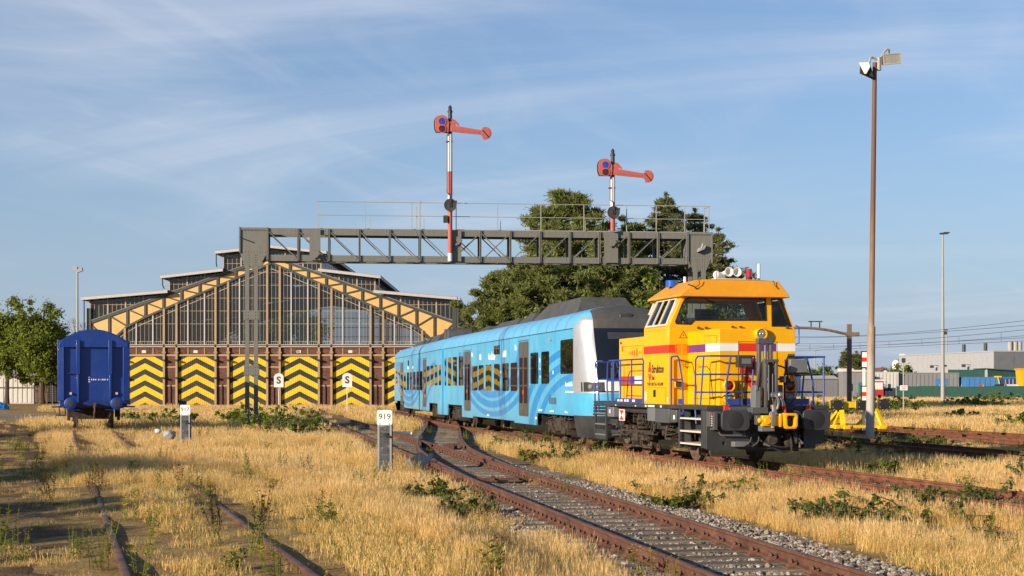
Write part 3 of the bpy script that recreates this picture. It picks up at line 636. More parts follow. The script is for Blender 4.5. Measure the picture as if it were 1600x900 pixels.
    # headlamps
    for x, z, r, kind in ((-.02,3.03,.115,'lens'),(-.82,1.83,.115,'redlens'),(-.82,1.56,.115,'lens'),(.70,1.82,.115,'redlens'),(.70,1.55,.115,'lens')):
        y = .86
        hl = MB().lathe([(r+.04,.14),(r+.04,.02),(r+.02,0),(r,.0),(r-.01,.05),(0,.05)], (x,y,z), 'y', 22).build('headlight' if kind == 'lens' else 'tail_light', M['yellow'], ho)
        MB().lathe([(r-.005,.03),(r*.6,.012),(0,.004)], (x,y,z), 'y', 20).build('lens', M[kind if z < 2.9 else 'lens'], hl)
        if z > 2.9: MB().sphere((x-.03,y+.03,z),.04,8,5).sphere((x+.04,y+.03,z),.04,8,5).build('reflector', M['steel'], hl)
    # handrails
    def rails(name, paths, r=.022):
        m_ = MB()
        for p in paths: m_.tube(p, r, 7)
        return m_.build(name, M['railblue'], T)
    xl = -1.47
    h1 = rails('handrail', [[(xl,4.93,1.37),(xl,4.93,2.46),(xl,5.0,2.52),(xl,7.7,2.52),(xl,7.82,2.48),(xl,7.86,2.4),(xl,7.9,1.8),(xl,7.78,1.3),(xl,7.62,1.15)],[(xl,5.85,1.37),(xl,5.85,2.52)],[(xl,7.35,1.37),(xl,7.35,2.52)],[(xl,6.75,1.37),(xl,6.75,2.52)],[(xl,4.93,1.97),(xl,7.9,1.97)]])
    MB().box(xl-.01,xl+.01,4.95,7.15,1.385,1.5).build('toe_board', M['railblue'], h1)
    lw = MB(); x_ = xl-.013
    for y0, y1 in ((6.85,6.97),(6.7,6.8),(6.55,6.66),(6.25,6.4),(6.05,6.2),(5.55,5.75)): lw.box(x_,x_+.002,y0,y1,1.41,1.47)
    lw.build('lettering', M['white'], h1)
    lw = MB()
    for y0, y1 in ((4.6,4.72),(4.38,4.5),(4.26,4.36),(4.14,4.24),(4.02,4.12),(3.5,3.62),(5.4,5.5),(7.0,7.1)): lw.box(-1.5045,-1.501,y0,y1,1.295,1.345 if y0<5 else 1.32)
    lw.build('lettering', M['white'], T)
    rails('handrail', [[(xl,9.0,1.05),(xl,9.0,2.5),(xl,8.85,2.52),(xl,8.3,2.52)],[(xl+.03,8.75,1.1),(xl+.03,8.72,1.4),(xl+.03,8.9,2.3),(xl+.03,9.0,2.46)]])
    rails('end_handrail', [[(-1.4,8.9,2.5),(-.35,8.9,2.5),(-.3,8.9,2.44),(-.3,8.9,1.37)],[(-1.4,8.9,2.02),(-.3,8.9,2.02)],[(-1.4,8.9,1.66),(-.3,8.9,1.66)],[(-.62,8.9,1.37),(-.85,8.9,2.48)],[(-1.0,8.9,1.37),(-1.0,8.9,2.5)],[(.3,8.9,1.37),(.3,8.9,2.5),(1.45,8.9,2.5),(1.45,8.9,1.37)],[(.3,8.9,2.0),(1.45,8.9,2.0)]])
    h2 = rails('handrail', [[(xl,2.93,1.37),(xl,2.93,2.48),(xl,2.88,2.54),(xl,2.5,2.54),(xl,2.42,2.48),(xl,2.18,1.95),(xl,2.12,1.2)],[(xl,2.93,1.98),(xl,2.2,1.98)]])
    MB().box(xl-.008,xl+.008,2.14,2.45,1.39,1.52).box(xl-.05,xl+.05,2.06,2.18,1.15,1.2).build('toe_board', M['railblue'], h2)
    h3 = rails('front_handrail', [[(xl,1.3,.95),(xl,1.38,1.4),(xl,1.34,2.44),(xl+.03,1.28,2.51),(xl+.12,.75,2.51),(-.26,.72,2.51),(-.28,.72,2.44),(-.38,.72,1.38)],[(xl,1.05,1.37),(xl+.06,1.0,2.5)],[(-.86,.72,2.5),(-.97,.70,1.9),(-.97,.70,1.38)],[(xl,1.33,2.09),(-1.35,.74,2.09),(-.31,.74,2.09)],[(xl,1.36,1.68),(-1.35,.74,1.68),(-.36,.74,1.68)]])
    MB().box(-.93,-.39,.70,.72,1.39,1.53).box(-.7,-.66,.69,.76,1.39,1.53).build('toe_board', M['railblue'], h3)
    h4 = rails('front_handrail', [[(.47,.72,1.38),(.47,.72,1.9),(.52,.72,2.4),(.56,.72,2.5),(1.5,.72,2.5)],[(1.47,.72,1.30),(1.47,.72,2.5),(1.47,1.6,2.5),(1.47,2.9,2.5)],[(1.0,.72,2.48),(.90,.72,1.38)],[(1.04,.72,2.48),(1.2,.72,1.9),(1.2,.72,1.38)],[(.47,.74,2.09),(1.47,.74,2.09)],[(.47,.74,1.68),(1.47,.74,1.68)],[(1.47,.74,2.09),(1.47,2.9,2.09)],[(1.47,.74,1.68),(1.47,2.9,1.68)]])
    MB().box(.47,1.1,.70,.72,1.39,1.53).build('toe_board', M['railblue'], h4)
    rails('cab_grab_rail', [[(1.82,2.98,2.85),(1.92,2.95,2.9),(1.92,2.95,3.3),(1.84,2.98,3.33)]], .018)
    # steps on the left: front and rear
    for y0, y1, nm in ((.95,2.28,'steps'),(7.97,8.9,'steps')):
        s = MB().box(-1.5,-1.44,y1,y1+.07,.34,1.27).box(-1.02,-.98,y0,y1,.4,1.27)
        if y0 > 5: s.box(-1.5,-1.44,y0-.06,y0,.34,1.27).box(-1.48,-1.46,y0,y1,.34,.62)
        else: s.box(-1.5,-1.44,.76,.95,.40,1.27)
        so = s.build(nm, M['dgrey'], T, .006)
        for z in (.47,.76,1.06): MB().box(-1.5,-1.03,y0+.01,y1-.01,z-.02,z+.02).build('step_tread', M['cream'] if y0 < 5 else M['boxgrey'], so, .004)
    # boxes hung on the left side
    for nm, mt, bx in (('battery_box',M['mgrey'],(-1.5,-1.06,3.0,4.0,.92,1.27)),('equipment_box',M['boxgrey'],(-1.49,-1.06,4.02,4.58,.94,1.272)),('equipment_box',M['mgrey'],(-1.5,-1.2,2.5,2.92,.95,1.25)),('equipment_box',M['boxgrey'],(-1.48,-1.2,7.3,7.85,.98,1.25)),('equipment_box',M['mgrey'],(-1.46,-1.2,2.32,2.48,.36,1.26))):
        MB().box(*bx).build(nm, mt, T, .012)
    MB().box(-1.506,-1.499,7.5,7.62,1.08,1.18).box(-1.506,-1.5,2.6,2.7,1.02,1.12).build('sticker', M['white'], T)
    rp = MB().box(-1.5,-1.48,6.35,6.78,.90,1.2).build('rear_marker_board', M['white'], T)
    MB().prism([(6.38,1.18),(6.75,1.18),(6.565,1.05)], YZ, -1.504,-1.5).prism([(6.38,.92),(6.75,.92),(6.565,1.05)], YZ, -1.504,-1.5).build('red_triangle', M['red'], rp)
    # wheels, springs, brake gear
    for y in (2.95, 6.45):
        for x in (-.75, .75):
            s = -1 if x < 0 else 1
            MB().lathe([(.12,-.07),(.36,-.05),(.40,-.065),(.47,-.07),(.47,.06),(.50,.06),(.50,.075),(.2,.07),(.12,.09)] if s < 0 else [(.12,-.09),(.2,-.07),(.50,-.075),(.50,-.06),(.47,-.06),(.47,.07),(.40,.065),(.36,.05),(.12,.07)], (x,y,.47), 'x', 28).build('wheel', M['wheel'], T)
            MB().cyl((x+s*.35,y,.5),(x+s*.12,y,.5),.15,14).box(x+s*.45 if s<0 else x+.1,x+s*.1 if s<0 else x+.45,y-.2,y+.2,.36,.66).build('axle_box', M['grime'], T, .02)
        MB().cyl((-.75,y,.47),(.75,y,.47),.09,12).build('axle', M['grime'], T)
    for y in (5.72,5.98,6.9,7.15,3.6,3.82):
        sp = MB(); sp.tube([(-1.15+.085*math.cos(a*.6), y+.085*math.sin(a*.6), .55+.0105*a) for a in range(56)], .02, 5)
        sp.box(-1.26,-1.04,y-.11,y+.11,.49,.54).box(-1.26,-1.04,y-.11,y+.11,1.13,1.2); sp.build('coil_spring', M['grime'], T)
    r = random.Random(5); gr = MB()
    for k in range(95):
        y = r.choice((r.uniform(4.7,7.6), r.uniform(5.2,7.2), r.uniform(2.4,4.0))); z = r.uniform(.3,1.2); x = r.uniform(-1.32,-1.0); l = r.uniform(.05,.3)
        t = r.random()
        if t < .4: gr.box(x,x+.1,y,y+l*.6,z,z+l*.5)
        elif t < .75: gr.cyl((x,y,z),(x+r.uniform(-.05,.05),y+r.uniform(-.15,.15),z+r.uniform(-.3,.3)),r.uniform(.012,.035),7)
        else: gr.cyl((x-.04,y,z),(x+.05,y,z),r.uniform(.03,.08),10)
    for k in range(9): y = 5.0+k*.3; gr.tube([(-1.2,y,1.22),(-1.26,y+.06,1.0+.05*math.sin(k*2)),(-1.18,y+.2,.82+.1*math.cos(k*3)),(-1.1,y+.3,.95)], .014, 5)
    gr.box(-1.2,-1.08,4.9,7.7,.56,.66).beam((-1.15,5.2,.25),(-1.15,7.4,.22),.05,.05).build('brake_gear', M['grime'], T)['kind'] = 'stuff'
    # valve panel and hoses on the headstock
    MB().box(-1.50,-1.22,.42,.60,.90,1.24).build('valve_box', M['mgrey'], T, .008)
    vv = MB()
    for k in range(6): vv.cyl((-1.45,.40,.93+.052*k),(-1.45,.42,.93+.052*k),.018,8)
    vv.build('switch_row', M['cream'], T); MB().cyl((-1.45,.395,1.2),(-1.45,.42,1.2),.024,10).build('emergency_knob', M['red'], T)
    for x in (-1.03,1.0): MB().box(x-.06,x+.06,.55,.62,1.20,1.37).build('red_marker_plate', M['red'], T, .006)
    MB().tube([(-1.28,.5,.90),(-1.30,.5,.86),(-1.2,.5,.71),(-.64,.5,.70),(-.62,.5,.78),(-.66,.5,.88)], .016, 6).build('uncoupling_bar', M['boxgrey'], T)
    MB().box(-.9,-.52,.42,.62,.44,.56).build('connector_box', M['boxgrey'], T, .01)
    for p in ([(-.55,.5,.86),(-.5,.38,.72),(-.55,.36,.55),(-.66,.42,.46)],[(-.42,.5,.84),(-.34,.36,.7),(-.36,.34,.55),(-.47,.42,.45)],[(-.3,.5,.62),(-.1,.36,.5),(.2,.3,.43),(.5,.32,.46),(.66,.42,.62),(.7,.5,.7)],[(-.35,.5,.66),(-.05,.4,.45),(.25,.36,.33),(.5,.38,.36)],[(.42,.45,1.22),(.6,.3,1.24),(.72,.28,1.1),(.7,.3,.92),(.58,.4,.88)],[(.55,.5,2.12),(.62,.4,1.9),(.6,.4,1.6),(.46,.38,1.42),(.36,.4,1.5),(.34,.45,1.8)],[(.02,.45,2.3),(.2,.38,2.28),(.36,.38,2.2),(.42,.4,2.0)],[(.05,.4,1.75),(.1,.32,1.95),(.26,.32,2.02),(.38,.38,1.98)],[(-1.2,.5,1.2),(-.98,.42,1.15),(-.86,.5,1.15)],[(.3,.45,1.95),(.44,.4,1.92),(.6,.45,1.92)],[(.36,.45,1.9),(.34,.42,1.55),(.30,.45,1.3)]): MB().tube(smooth3(p), .021, 6).build('hose', M['black'], T)
    MB().tube(smooth3([(-.02,.35,1.65),(.1,.28,1.62),(.2,.25,1.5),(.24,.25,1.36)]), .035, 8).build('steel_hose', M['steel'], T); MB().cyl((.24,.25,1.38),(.27,.25,1.2),.042,10).build('red_hose_end', M['red'], T)
    cpl = MB().box(-.05,.12,.35,.7,.50,.72).cyl((.0,.3,.6),(.0,.7,.6),.12,12).box(.36,.46,.35,.7,.42,.74).box(.5,.6,.3,.7,.5,.78).cyl((.4,.3,.52),(.4,.6,.52),.08,10).tube([(.42,.3,.7),(.44,.26,.5),(.46,.3,.34)],.03,7)
    cpl.build('screw_coupling', M['grime'], T, .01)
    MB().cyl((.66,.4,.62),(.76,.36,.5),.03,8).cyl((-.2,.4,.5),(-.05,.36,.46),.028,8).build('hose_coupling', M['steel'], T)
    # lifting mast of the automatic coupler
    ms = MB().box(-.34,-.265,.35,.47,1.28,2.80).box(-.055,.02,.35,.47,1.28,2.80).box(-.36,.03,.33,.48,2.78,2.91); mo = ms.build('coupler_mast', M['mgrey'], T, .012)
    MB().box(-.25,-.185,.2,.34,1.28,2.40).box(.015,.08,.2,.34,1.4,2.40).box(-.26,.09,.19,.34,2.36,2.43).build('lower_mast', M['mgrey'], mo, .01)
    MB().cyl((-.15,.40,1.4),(-.15,.40,2.45),.034,12).cyl((-.15,.40,2.45),(-.15,.40,2.62),.05,12).cyl((-.15,.40,2.62),(-.15,.40,2.76),.03,10).cyl((-.15,.22,1.5),(-.15,.22,2.3),.018,8).cyl((-.05,.22,1.5),(-.05,.22,2.1),.014,8).build('hydraulic_ram', M['boxgrey'], mo)
    MB().prism([(-.42,1.8),(-.36,1.8),(-.30,2.35),(-.34,2.35)], XZ, .3,.36).box(.12,.3,.42,.55,1.35,1.85).box(.24,.32,.3,.5,1.9,2.05).build('mast_bracket', M['mgrey'], mo, .006)
    MB().box(-.49,-.35,.2,.45,1.26,1.80).box(-.48,-.42,.18,.46,1.72,1.84).build('mast_pedestal', M['boxgrey'], mo, .01)
    MB().box(-.98,-.15,.5,.62,1.262,1.34).box(-.6,-.2,.12,.4,1.20,1.34).box(-.52,-.28,.05,.35,.95,1.16).build('mast_base', M['mgrey'], mo, .01)
    MB().cyl((-.1,.18,1.62),(.12,.18,1.62),.06,10).sphere((.1,.16,1.62),.075).cyl((-.05,.2,1.4),(-.02,.2,1.2),.07,10).tube(smooth3([(-.1,.2,1.62),(.0,.12,1.58),(.05,.12,1.45),(.03,.16,1.3)]),.03,7).build('valve_cluster', M['steel'], mo)
    ac = MB().box(-.42,.04,-.05,.3,.92,1.16).cyl((-.30,-.08,1.04),(-.30,.1,1.04),.09,12).box(-.2,-.14,-.08,.1,.88,1.22).box(-.02,.04,-.08,.2,.9,1.2).cyl((-.5,.0,1.05),(-.42,.0,1.05),.06,10)
    ac.build('automatic_coupler', M['yellow'], T, .015)
    MB().box(-.42,-.1,.0,.2,.8,.93).box(-.22,-.12,-.1,.02,.92,1.25).build('coupler_bracket', M['boxgrey'], T, .01)
    f = MB(); o_ = [(.08,.92),(.12,.86),(.33,.86),(.38,.92),(.38,1.16),(.34,1.21),(.1,1.21),(.06,1.16)]; ii = [(.13,.95),(.16,.91),(.28,.91),(.31,.95),(.33,1.12),(.30,1.16),(.14,1.16),(.12,1.12)]
    f.wall(o_, [ii], XZ, -.18, .05); f.build('coupler_funnel', M['yellow'], T, .008); MB().box(.1,.34,.0,.2,.9,1.18).build('funnel_inside', M['blackpaint'], T)
    bx = MB().box(-.72,-.36,.62,.78,2.25,2.53).build('control_box', M['blackpaint'], T, .01); MB().box(-.63,-.40,.612,.62,2.33,2.45).cyl((-.54,.60,2.28),(-.54,.62,2.28),.012,8).build('control_display', M['boxgrey'], bx)
    MB().cyl((-.6,.66,1.38),(-.6,.66,2.26),.025,8).build('cable_conduit', M['black'], T)
    MB().box(.52,.95,.5,.82,2.13,2.44).build('grey_cabinet', M['boxgrey'], T, .012); MB().box(.55,1.1,.55,.8,2.08,2.13).build('cabinet_shelf', M['blackpaint'], T)
    MB().box(.34,.42,.4,.5,1.85,2.05).cyl((.3,.42,1.95),(.46,.42,1.95),.05,10).build('cable_joint', M['grime'], T)
    return T
def smooth3(p, n=5):
    P = [Vector(q) for q in p]; out = []
    for i in range(len(P)-1):
        a, b, c, d = P[max(i-1,0)], P[i], P[i+1], P[min(i+2,len(P)-1)]
        for k in range(n):
            t = k/n; out.append(.5*((2*b)+(c-a)*t+(2*a-5*b+4*c-d)*t*t+(3*b-a-3*c+d)*t**3))
    return out+[P[-1]]
locomotive()
# ------------------------------------------------------------ the blue train
def mat_livery():
    """sky blue with darker sweeping bands printed on it, faded and streaked, one smear of dark graffiti paint"""
    m, nt, N, L = nodes('train_livery'); co = objco(N, L); sep = N('ShaderNodeSeparateXYZ'); L(co, sep.inputs[0])
    y, z = sep.outputs[1], sep.outputs[2]
    def ring(cy, cz, ky, kz):
        a = mathn(N, L, 'MULTIPLY', mathn(N, L, 'SUBTRACT', y, cy), ky); b = mathn(N, L, 'MULTIPLY', mathn(N, L, 'SUBTRACT', z, cz), kz)
        return mathn(N, L, 'SQRT', mathn(N, L, 'ADD', mathn(N, L, 'MULTIPLY', a, a), mathn(N, L, 'MULTIPLY', b, b)))
    def band(r, lo, hi):
        return mathn(N, L, 'MULTIPLY', mathn(N, L, 'GREATER_THAN', r, lo), mathn(N, L, 'LESS_THAN', r, hi))
    def add(*v):
        o = v[0]
        for w in v[1:]: o = mathn(N, L, 'ADD', o, w, clamp=True)
        return o
    r1 = ring(12.6, 3.35, .36, 1.0); r2 = ring(-.8, .25, .37, 1.05)
    r3 = ring(-.6, .6, .0, 1.0)
    low = mathn(N, L, 'LESS_THAN', z, 3.3); near = mathn(N, L, 'LESS_THAN', y, 6.1); notnose = mathn(N, L, 'GREATER_THAN', y, .02)
    s1 = mathn(N, L, 'MULTIPLY', add(band(r1, 1.72, 1.98), band(r1, 2.1, 2.36), band(r1, 2.5, 2.7)), low)
    s2 = mathn(N, L, 'MULTIPLY', add(band(r2, 1.85, 2.08), band(r2, 2.28, 2.55), band(r2, 2.75, 2.98)), near)
    s1 = mathn(N, L, 'MULTIPLY', s1, mathn(N, L, 'GREATER_THAN', y, 6.1))
    s = mathn(N, L, 'MULTIPLY', add(s1, s2), notnose)
    n = noise(N, L, co, .9, 6, .6); st = noise(N, L, objco(N, L, (3, 3, .4)), 2.2, 6, .65)
    base = ramp(N, [(.3, (.050,.33,.58)), (.7, (.085,.42,.68))]); L(n, base.inputs[0])
    c = mixc(N, L, mathn(N, L, 'MULTIPLY', s, 1.0), base.outputs[0], (.003,.22,.54))
    roofm = mathn(N, L, 'GREATER_THAN', z, 3.57); c = mixc(N, L, mathn(N, L, 'MULTIPLY', roofm, .55), c, (.15,.44,.72))
    w = mathn(N, L, 'MULTIPLY', mathn(N, L, 'SUBTRACT', st, .5), 2.2, clamp=True); c = mixc(N, L, mathn(N, L, 'MULTIPLY', w, .32), c, (.36,.58,.68))
    g = mathn(N, L, 'ABSOLUTE', mathn(N, L, 'SUBTRACT', y, 10.7)); g = mathn(N, L, 'LESS_THAN', g, mathn(N, L, 'MULTIPLY_ADD', noise(N, L, objco(N, L, (1,2,.5)), 2.5, 4), 1.3, -.08))
    g2 = mathn(N, L, 'GREATER_THAN', noise(N, L, objco(N, L, (1,4,.5)), 2.0, 5, .7), .50); c = mixc(N, L, mathn(N, L, 'MULTIPLY', mathn(N, L, 'MULTIPLY', g, g2), .8), c, (.03,.07,.22))
    lo = mathn(N, L, 'SUBTRACT', 1.15, z); lo = mathn(N, L, 'MULTIPLY', mathn(N, L, 'MULTIPLY', lo, st), .9, clamp=True); c = mixc(N, L, lo, c, (.16,.2,.2))
    finish(nt, N, L, c, mathn(N, L, 'MULTIPLY_ADD', n, .25, .22), 0, n, .04, .01, .15); return m
M['livery'] = mat_livery(); M['bandblue'] = plain('panel_joint_blue', (.02,.19,.36), .5)
M['silver'] = paint('silver_mask', (.60,.585,.59), .3, .2, (.38,.33,.29), metal=.55, coat=.1)
M['roofdark'] = paint('roof_dark_grey', (.062,.06,.056), .6, .35, (.12,.11,.10))
M['trainglass'] = glass('train_window_glass', (.1,.1,.1), .012, 1.9, .93, (.012,.010,.010), .02)
M['screen'] = glass('train_windscreen', (.1,.12,.14), .03, 1.55, .9, (.010,.013,.02))
M['doorgrey'] = paint('train_door', (.085,.072,.06), .35, .25, (.16,.12,.09))
def side_profile(y0, y1, cuts):
    """side wall outline (y,z): full height with stepped lower edge; cuts = list of (ya, yb, z) in rising y"""
    p = [(y0,3.55)]
    for a, b, z in cuts: p += [(a,z),(b,z)]
    return p+[(y1,3.55)]
ROOF = [(1.45,3.55),(1.44,3.66),(1.38,3.80),(1.26,3.95),(1.08,4.07),(.85,4.15),(.55,4.21),(.2,4.24)]
def nose(T, ye, sgn, lights=True):
    n_ = 3.4; zl = [.30,.6,.95,1.3,1.65,2.05,2.6,3.1,3.45,3.6,3.8,4.0,4.12,4.2,4.245]
    Ll = [.95,1.2,1.38,1.48,1.48,1.42,1.22,.98,.84,.82,.78,.62,.42,.2,.02]; wl = [1.3,1.38,1.43,1.45,1.45,1.45,1.45,1.45,1.45,1.445,1.38,1.2,.97,.62,.12]
    zs = [.30,.45,.6,.78,.95,1.12,1.3,1.5,1.62,1.8,2.03,2.25,2.5,2.75,3.0,3.2,3.35,3.47,3.54,3.6,3.68,3.74,3.8,3.87,3.94,4.0,4.06,4.12,4.17,4.21,4.245]
    aB = math.degrees(math.asin(.70**(n_/2))); angs = sorted(set([-90,-84,-78,-72,-65,-58,-50,-aB,-35,-22,-10,0]+[90,84,78,72,65,58,50,aB,35,22,10]))
    P = []
    for z in zs:
        w = np.interp(z, zl, wl); l = np.interp(z, zl, Ll)
        aZ = aB if z < 3.5 else math.degrees(math.asin(min(.96, 1.02/w)**(n_/2)))      # the dark visor keeps its width while the roof narrows
        rm = [math.copysign(abs(a)*aZ/aB if abs(a) <= aB else aZ+(abs(a)-aB)*(90-aZ)/(90-aB), a) for a in angs]
        P.append([(w*math.copysign(abs(math.sin(R(a)))**(2/n_), a), ye-sgn*l*abs(math.cos(R(a)))**(2/n_), z) for a in rm])
    parts = {}
    for j in range(len(zs)-1):
        for i in range(len(angs)-1):
            zc = (zs[j]+zs[j+1])/2; ac = (angs[i]+angs[i+1])/2; mid = abs(ac) < aB
            if zc < .95: k = ('skirt', 'dgrey')
            elif zc < 1.62: k = ('lower_front', 'livery')
            elif zc > 3.54 and mid: k = ('roof_visor', 'roofdark')
            elif mid and 2.03 < zc: k = ('windscreen', 'screen')
            elif mid: k = ('front_panel', 'white')
            elif zc > 3.86 or (zc > 3.6 and abs(ac) > 84-60*(zc-3.6)): k = ('roof_corner', 'livery')
            else: k = ('front_mask', 'silver')
            side = 0 if mid or zc < 1.62 else (1 if ac > 0 else -1)
            parts.setdefault(k+(side,), []).append((j, i))
    for (nm, mt, _), fc in parts.items():
        b = MB(); ids = {}
        for j, i in fc:
            q = []
            for jj, ii in ((j,i),(j,i+1),(j+1,i+1),(j+1,i)):
                if (jj,ii) not in ids: ids[jj,ii] = len(b.v); b.v.append(P[jj][ii])
                q.append(ids[jj,ii])
            b.f.append(tuple(q)); b.m.append(0)
        o = b.build(nm, M[mt], T)
    def on(x, z, out=.012):
        w = np.interp(z, zl, wl); l = np.interp(z, zl, Ll); u = min(.999, abs(x)/w); return (x, ye-sgn*(l*(1-u**n_)**(1/n_)+out), z)
    for s in (-1, 1):
        h = MB(); xs_ = [s*(.86+.068*k) for k in range(9)]
        for k in range(8): h.add([on(xs_[k],1.66), on(xs_[k+1],1.66), on(xs_[k+1],1.94), on(xs_[k],1.94)], [(0,1,2,3)])
        ho = h.build('headlight', M['black'], T); MB().sphere(on(s*1.2,1.8,-.03),.09,12,8).build('lamp_glass', M['lens'], ho); MB().sphere(on(s*1.02,1.8,-.01),.06,12,8).build('lamp_glass', M['lgrey'], ho)
        g = MB(); xs_ = [s*(.45+.1*k) for k in range(8)]
        for zz in (.98,1.07,1.16,1.25,1.34):
            for k in range(7): g.add([on(xs_[k],zz,.012), on(xs_[k+1],zz,.012), on(xs_[k+1],zz+.055,.03), on(xs_[k],zz+.055,.03)], [(0,1,2,3)])
        g.build('front_grille', M['blackpaint'], T)
    d = MB(); xs_ = np.linspace(-.62, .62, 9)
    for k in range(8): d.add([on(xs_[k],3.22,.01), on(xs_[k+1],3.22,.01), on(xs_[k+1],3.42,.01), on(xs_[k],3.42,.01)], [(0,1,2,3)])
    d.build('destination_display', M['dgrey'], T)
    d = MB(); d.hexa([on(-.22,3.58,-.1),on(.22,3.58,-.1),(.22,ye,3.6),(-.22,ye,3.6)],[(-.2,ye-sgn*.72,3.97),(.2,ye-sgn*.72,3.97),(.2,ye,4.1),(-.2,ye,4.1)]); d.build('roof_lamp', M['blackpaint'], T, .03)
    MB().tube([on(-.55,2.1,.03), on(-.35,2.5,.05), on(-.3,2.45,.05), on(-.1,2.12,.04)], .015, 5).build('wiper', M['black'], T)
    MB().cyl((0,ye-sgn*1.1,.95),(0,ye-sgn*1.62,.95),.13,12).box(-.3,.3,ye-sgn*1.3-.1,ye-sgn*1.3+.1,.8,1.1).build('train_coupler', M['grime'], T)
BOG = {}
def bogie(T, y, mesh=None):
    if not BOG:
        b = MB()
        for s in (-1, 1):
            b.box(s*1.18-.07,s*1.18+.07,-1.5,1.5,.52,.68).box(s*1.18-.1,s*1.18+.1,-.4,.4,.4,.8)
            for yy in (-1.05, 1.05): b.box(s*1.15-.14,s*1.15+.14,yy-.2,yy+.2,.32,.66).cyl((s*1.1,yy,.42),(s*1.34,yy,.42),.11,12)
            for yy in (-.25,.25,-1.35,1.35): b.tube([(s*1.18+.09*math.cos(a*.6), yy+.09*math.sin(a*.6), .66+.008*a) for a in range(40)], .022, 5)
            b.cyl((s*1.22,.6,.5),(s*1.22,.75,.95),.05,8).cyl((s*1.25,-.6,.5),(s*1.22,-.8,.9),.05,8)
            r = random.Random(3)
            for k in range(22): yy, zz = r.uniform(-1.6,1.6), r.uniform(.3,.9); b.box(s*1.22-.06,s*1.22+.1,yy,yy+r.uniform(.05,.25),zz,zz+r.uniform(.04,.16))
        b.box(-1.1,1.1,-.3,.3,.45,.75)
        BOG['f'] = b.mesh('bogie', M['grime'])
        w = MB()
        for x in (-.75,.75): w.lathe([(.1,-.06),(.38,-.06),(.42,-.07),(.42,.04),(.45,.06),(.1,.06)], (x,0,.43), 'x', 24)
        w.cyl((-.75,0,.43),(.75,0,.43),.08,10); BOG['w'] = w.mesh('wheelset', M['wheel'])
    o = inst(BOG['f'], 'bogie', T, (0,y,0))
    for yy in (-1.05,1.05): inst(BOG['w'], 'wheelset', o, (0,yy,0))
def carriage(T, y0, y1, cuts, wins, doors, bogies, roofbits, seams):
    for s, nm in ((-1,'side_wall'),(1,'side_wall')):
        MB().prism(side_profile(y0, y1, cuts), YZ, s*1.45, s*1.40).build(nm, M['livery'], T)
    r = MB(); pr = [(-x,z) for x,z in ROOF]+[(x,z) for x,z in reversed(ROOF)]
    n = len(pr); r.add([(x,y0,z) for x,z in pr]+[(x,y1,z) for x,z in pr], [(i,i+1,n+i+1,n+i) for i in range(n-1)]+[tuple(range(n)), tuple(range(2*n-1,n-1,-1))])
    ro = r.build('roof', M['livery'], T)
    sm = MB()
    for ys_ in seams:
        for i in range(6):
            for sg in (1,): 
                a, b = ROOF[i], ROOF[i+1]; sm.add([(-a[0]*1.003,ys_,a[1]+.004),(-b[0]*1.003,ys_,b[1]+.006),(-b[0]*1.003,ys_+.025,b[1]+.006),(-a[0]*1.003,ys_+.025,a[1]+.004)], [(0,1,2,3)])
    sm.build('roof_seams', M['mgrey'], ro)
    MB().box(-1.458,-1.45,y0+.02,y1,3.545,3.57).build('gutter', M['dgrey'], ro)
    MB().box(-1.40,1.40,y0+.02,y1-.02,.96,1.0).box(-1.25,1.25,y0+4.9,y1-5.2,.52,.98).build('underfloor', M['black'], T)
    MB().prism([(-1.4,1.0),(1.4,1.0),(1.4,3.5),(-1.4,3.5)], XZ, y0+.01, y0+.03).prism([(-1.4,1.0),(1.4,1.0),(1.4,3.5),(-1.4,3.5)], XZ, y1-.03, y1-.01).build('end_wall', M['dgrey'], T)
    def rr(a, b, c, d, r=.07):
        p = []
        for cy, cz, t in ((b-r,d-r,0),(a+r,d-r,90),(a+r,c+r,180),(b-r,c+r,270)):
            for k in range(4): q = R(t+k*30); p.append((cy+r*math.cos(q), cz+r*math.sin(q)))
        return p
    for s in (-1, 1):
        for a, b, c, d in wins:
            w = MB().prism(rr(a,b,c,d), YZ, s*1.449, s*1.458).build('window', M['trainglass'], T)
        for a, b, c, d in doors:
            o = MB().prism(rr(a,b,c,d,.09), YZ, s*1.449, s*1.455).build('door', M['doorgrey'], T); mid = (a+b)/2
            for p, q in ((a+.05,mid-.008),(mid+.008,b-.05)):
                l = MB().prism(rr(p,q,c+.06,d-.05,.05), YZ, s*1.454, s*1.466).build('door_leaf', M['doorgrey'], o)
                MB().prism(rr(p+.1,q-.1,c+.45,d-.55,.06), YZ, s*1.4655, s*1.471).build('door_glass', M['trainglass'], o)
                MB().cyl((s*1.475,q-.06 if p < mid-.1 else p+.06,1.55),(s*1.475,q-.06 if p < mid-.1 else p+.06,1.68),.012,6).build('door_handle', M['red'], o)
            MB().box(s*1.45 if s > 0 else -1.462, s*1.45 if s < 0 else 1.462, a-.06,b+.06,d+.03,d+.05).build('door_gutter', M['dgrey'], o)
    for y in bogies: bogie(T, y)
    for nm, mt, fn in roofbits: fn(MB()).build(nm, M[mt], T, .02)
    return ro
def fairing(y0, y1, z1, w=1.0, s0=.6, s1=.6, z0=4.1):
    return lambda b: b.hexa([(-w,y0,z0),(w,y0,z0),(w,y1,z0),(-w,y1,z0)], [(-w*.72,y0+s0,z1),(w*.72,y0+s0,z1),(w*.72,y1-s1,z1),(-w*.72,y1-s1,z1)])
def panel_line(T, y): MB().box(-1.4535,-1.449,y,y+.011,1.0,3.54).build('panel_joint', M['bandblue'], T)
yaw1 = math.atan2(5.5, 26); T1 = thing('train_carriage', 'front carriage of the blue train, with silver nose and dark windscreen behind the locomotive', 'train carriage', (3.25,43,0), yaw1, 'carriages of the blue train')
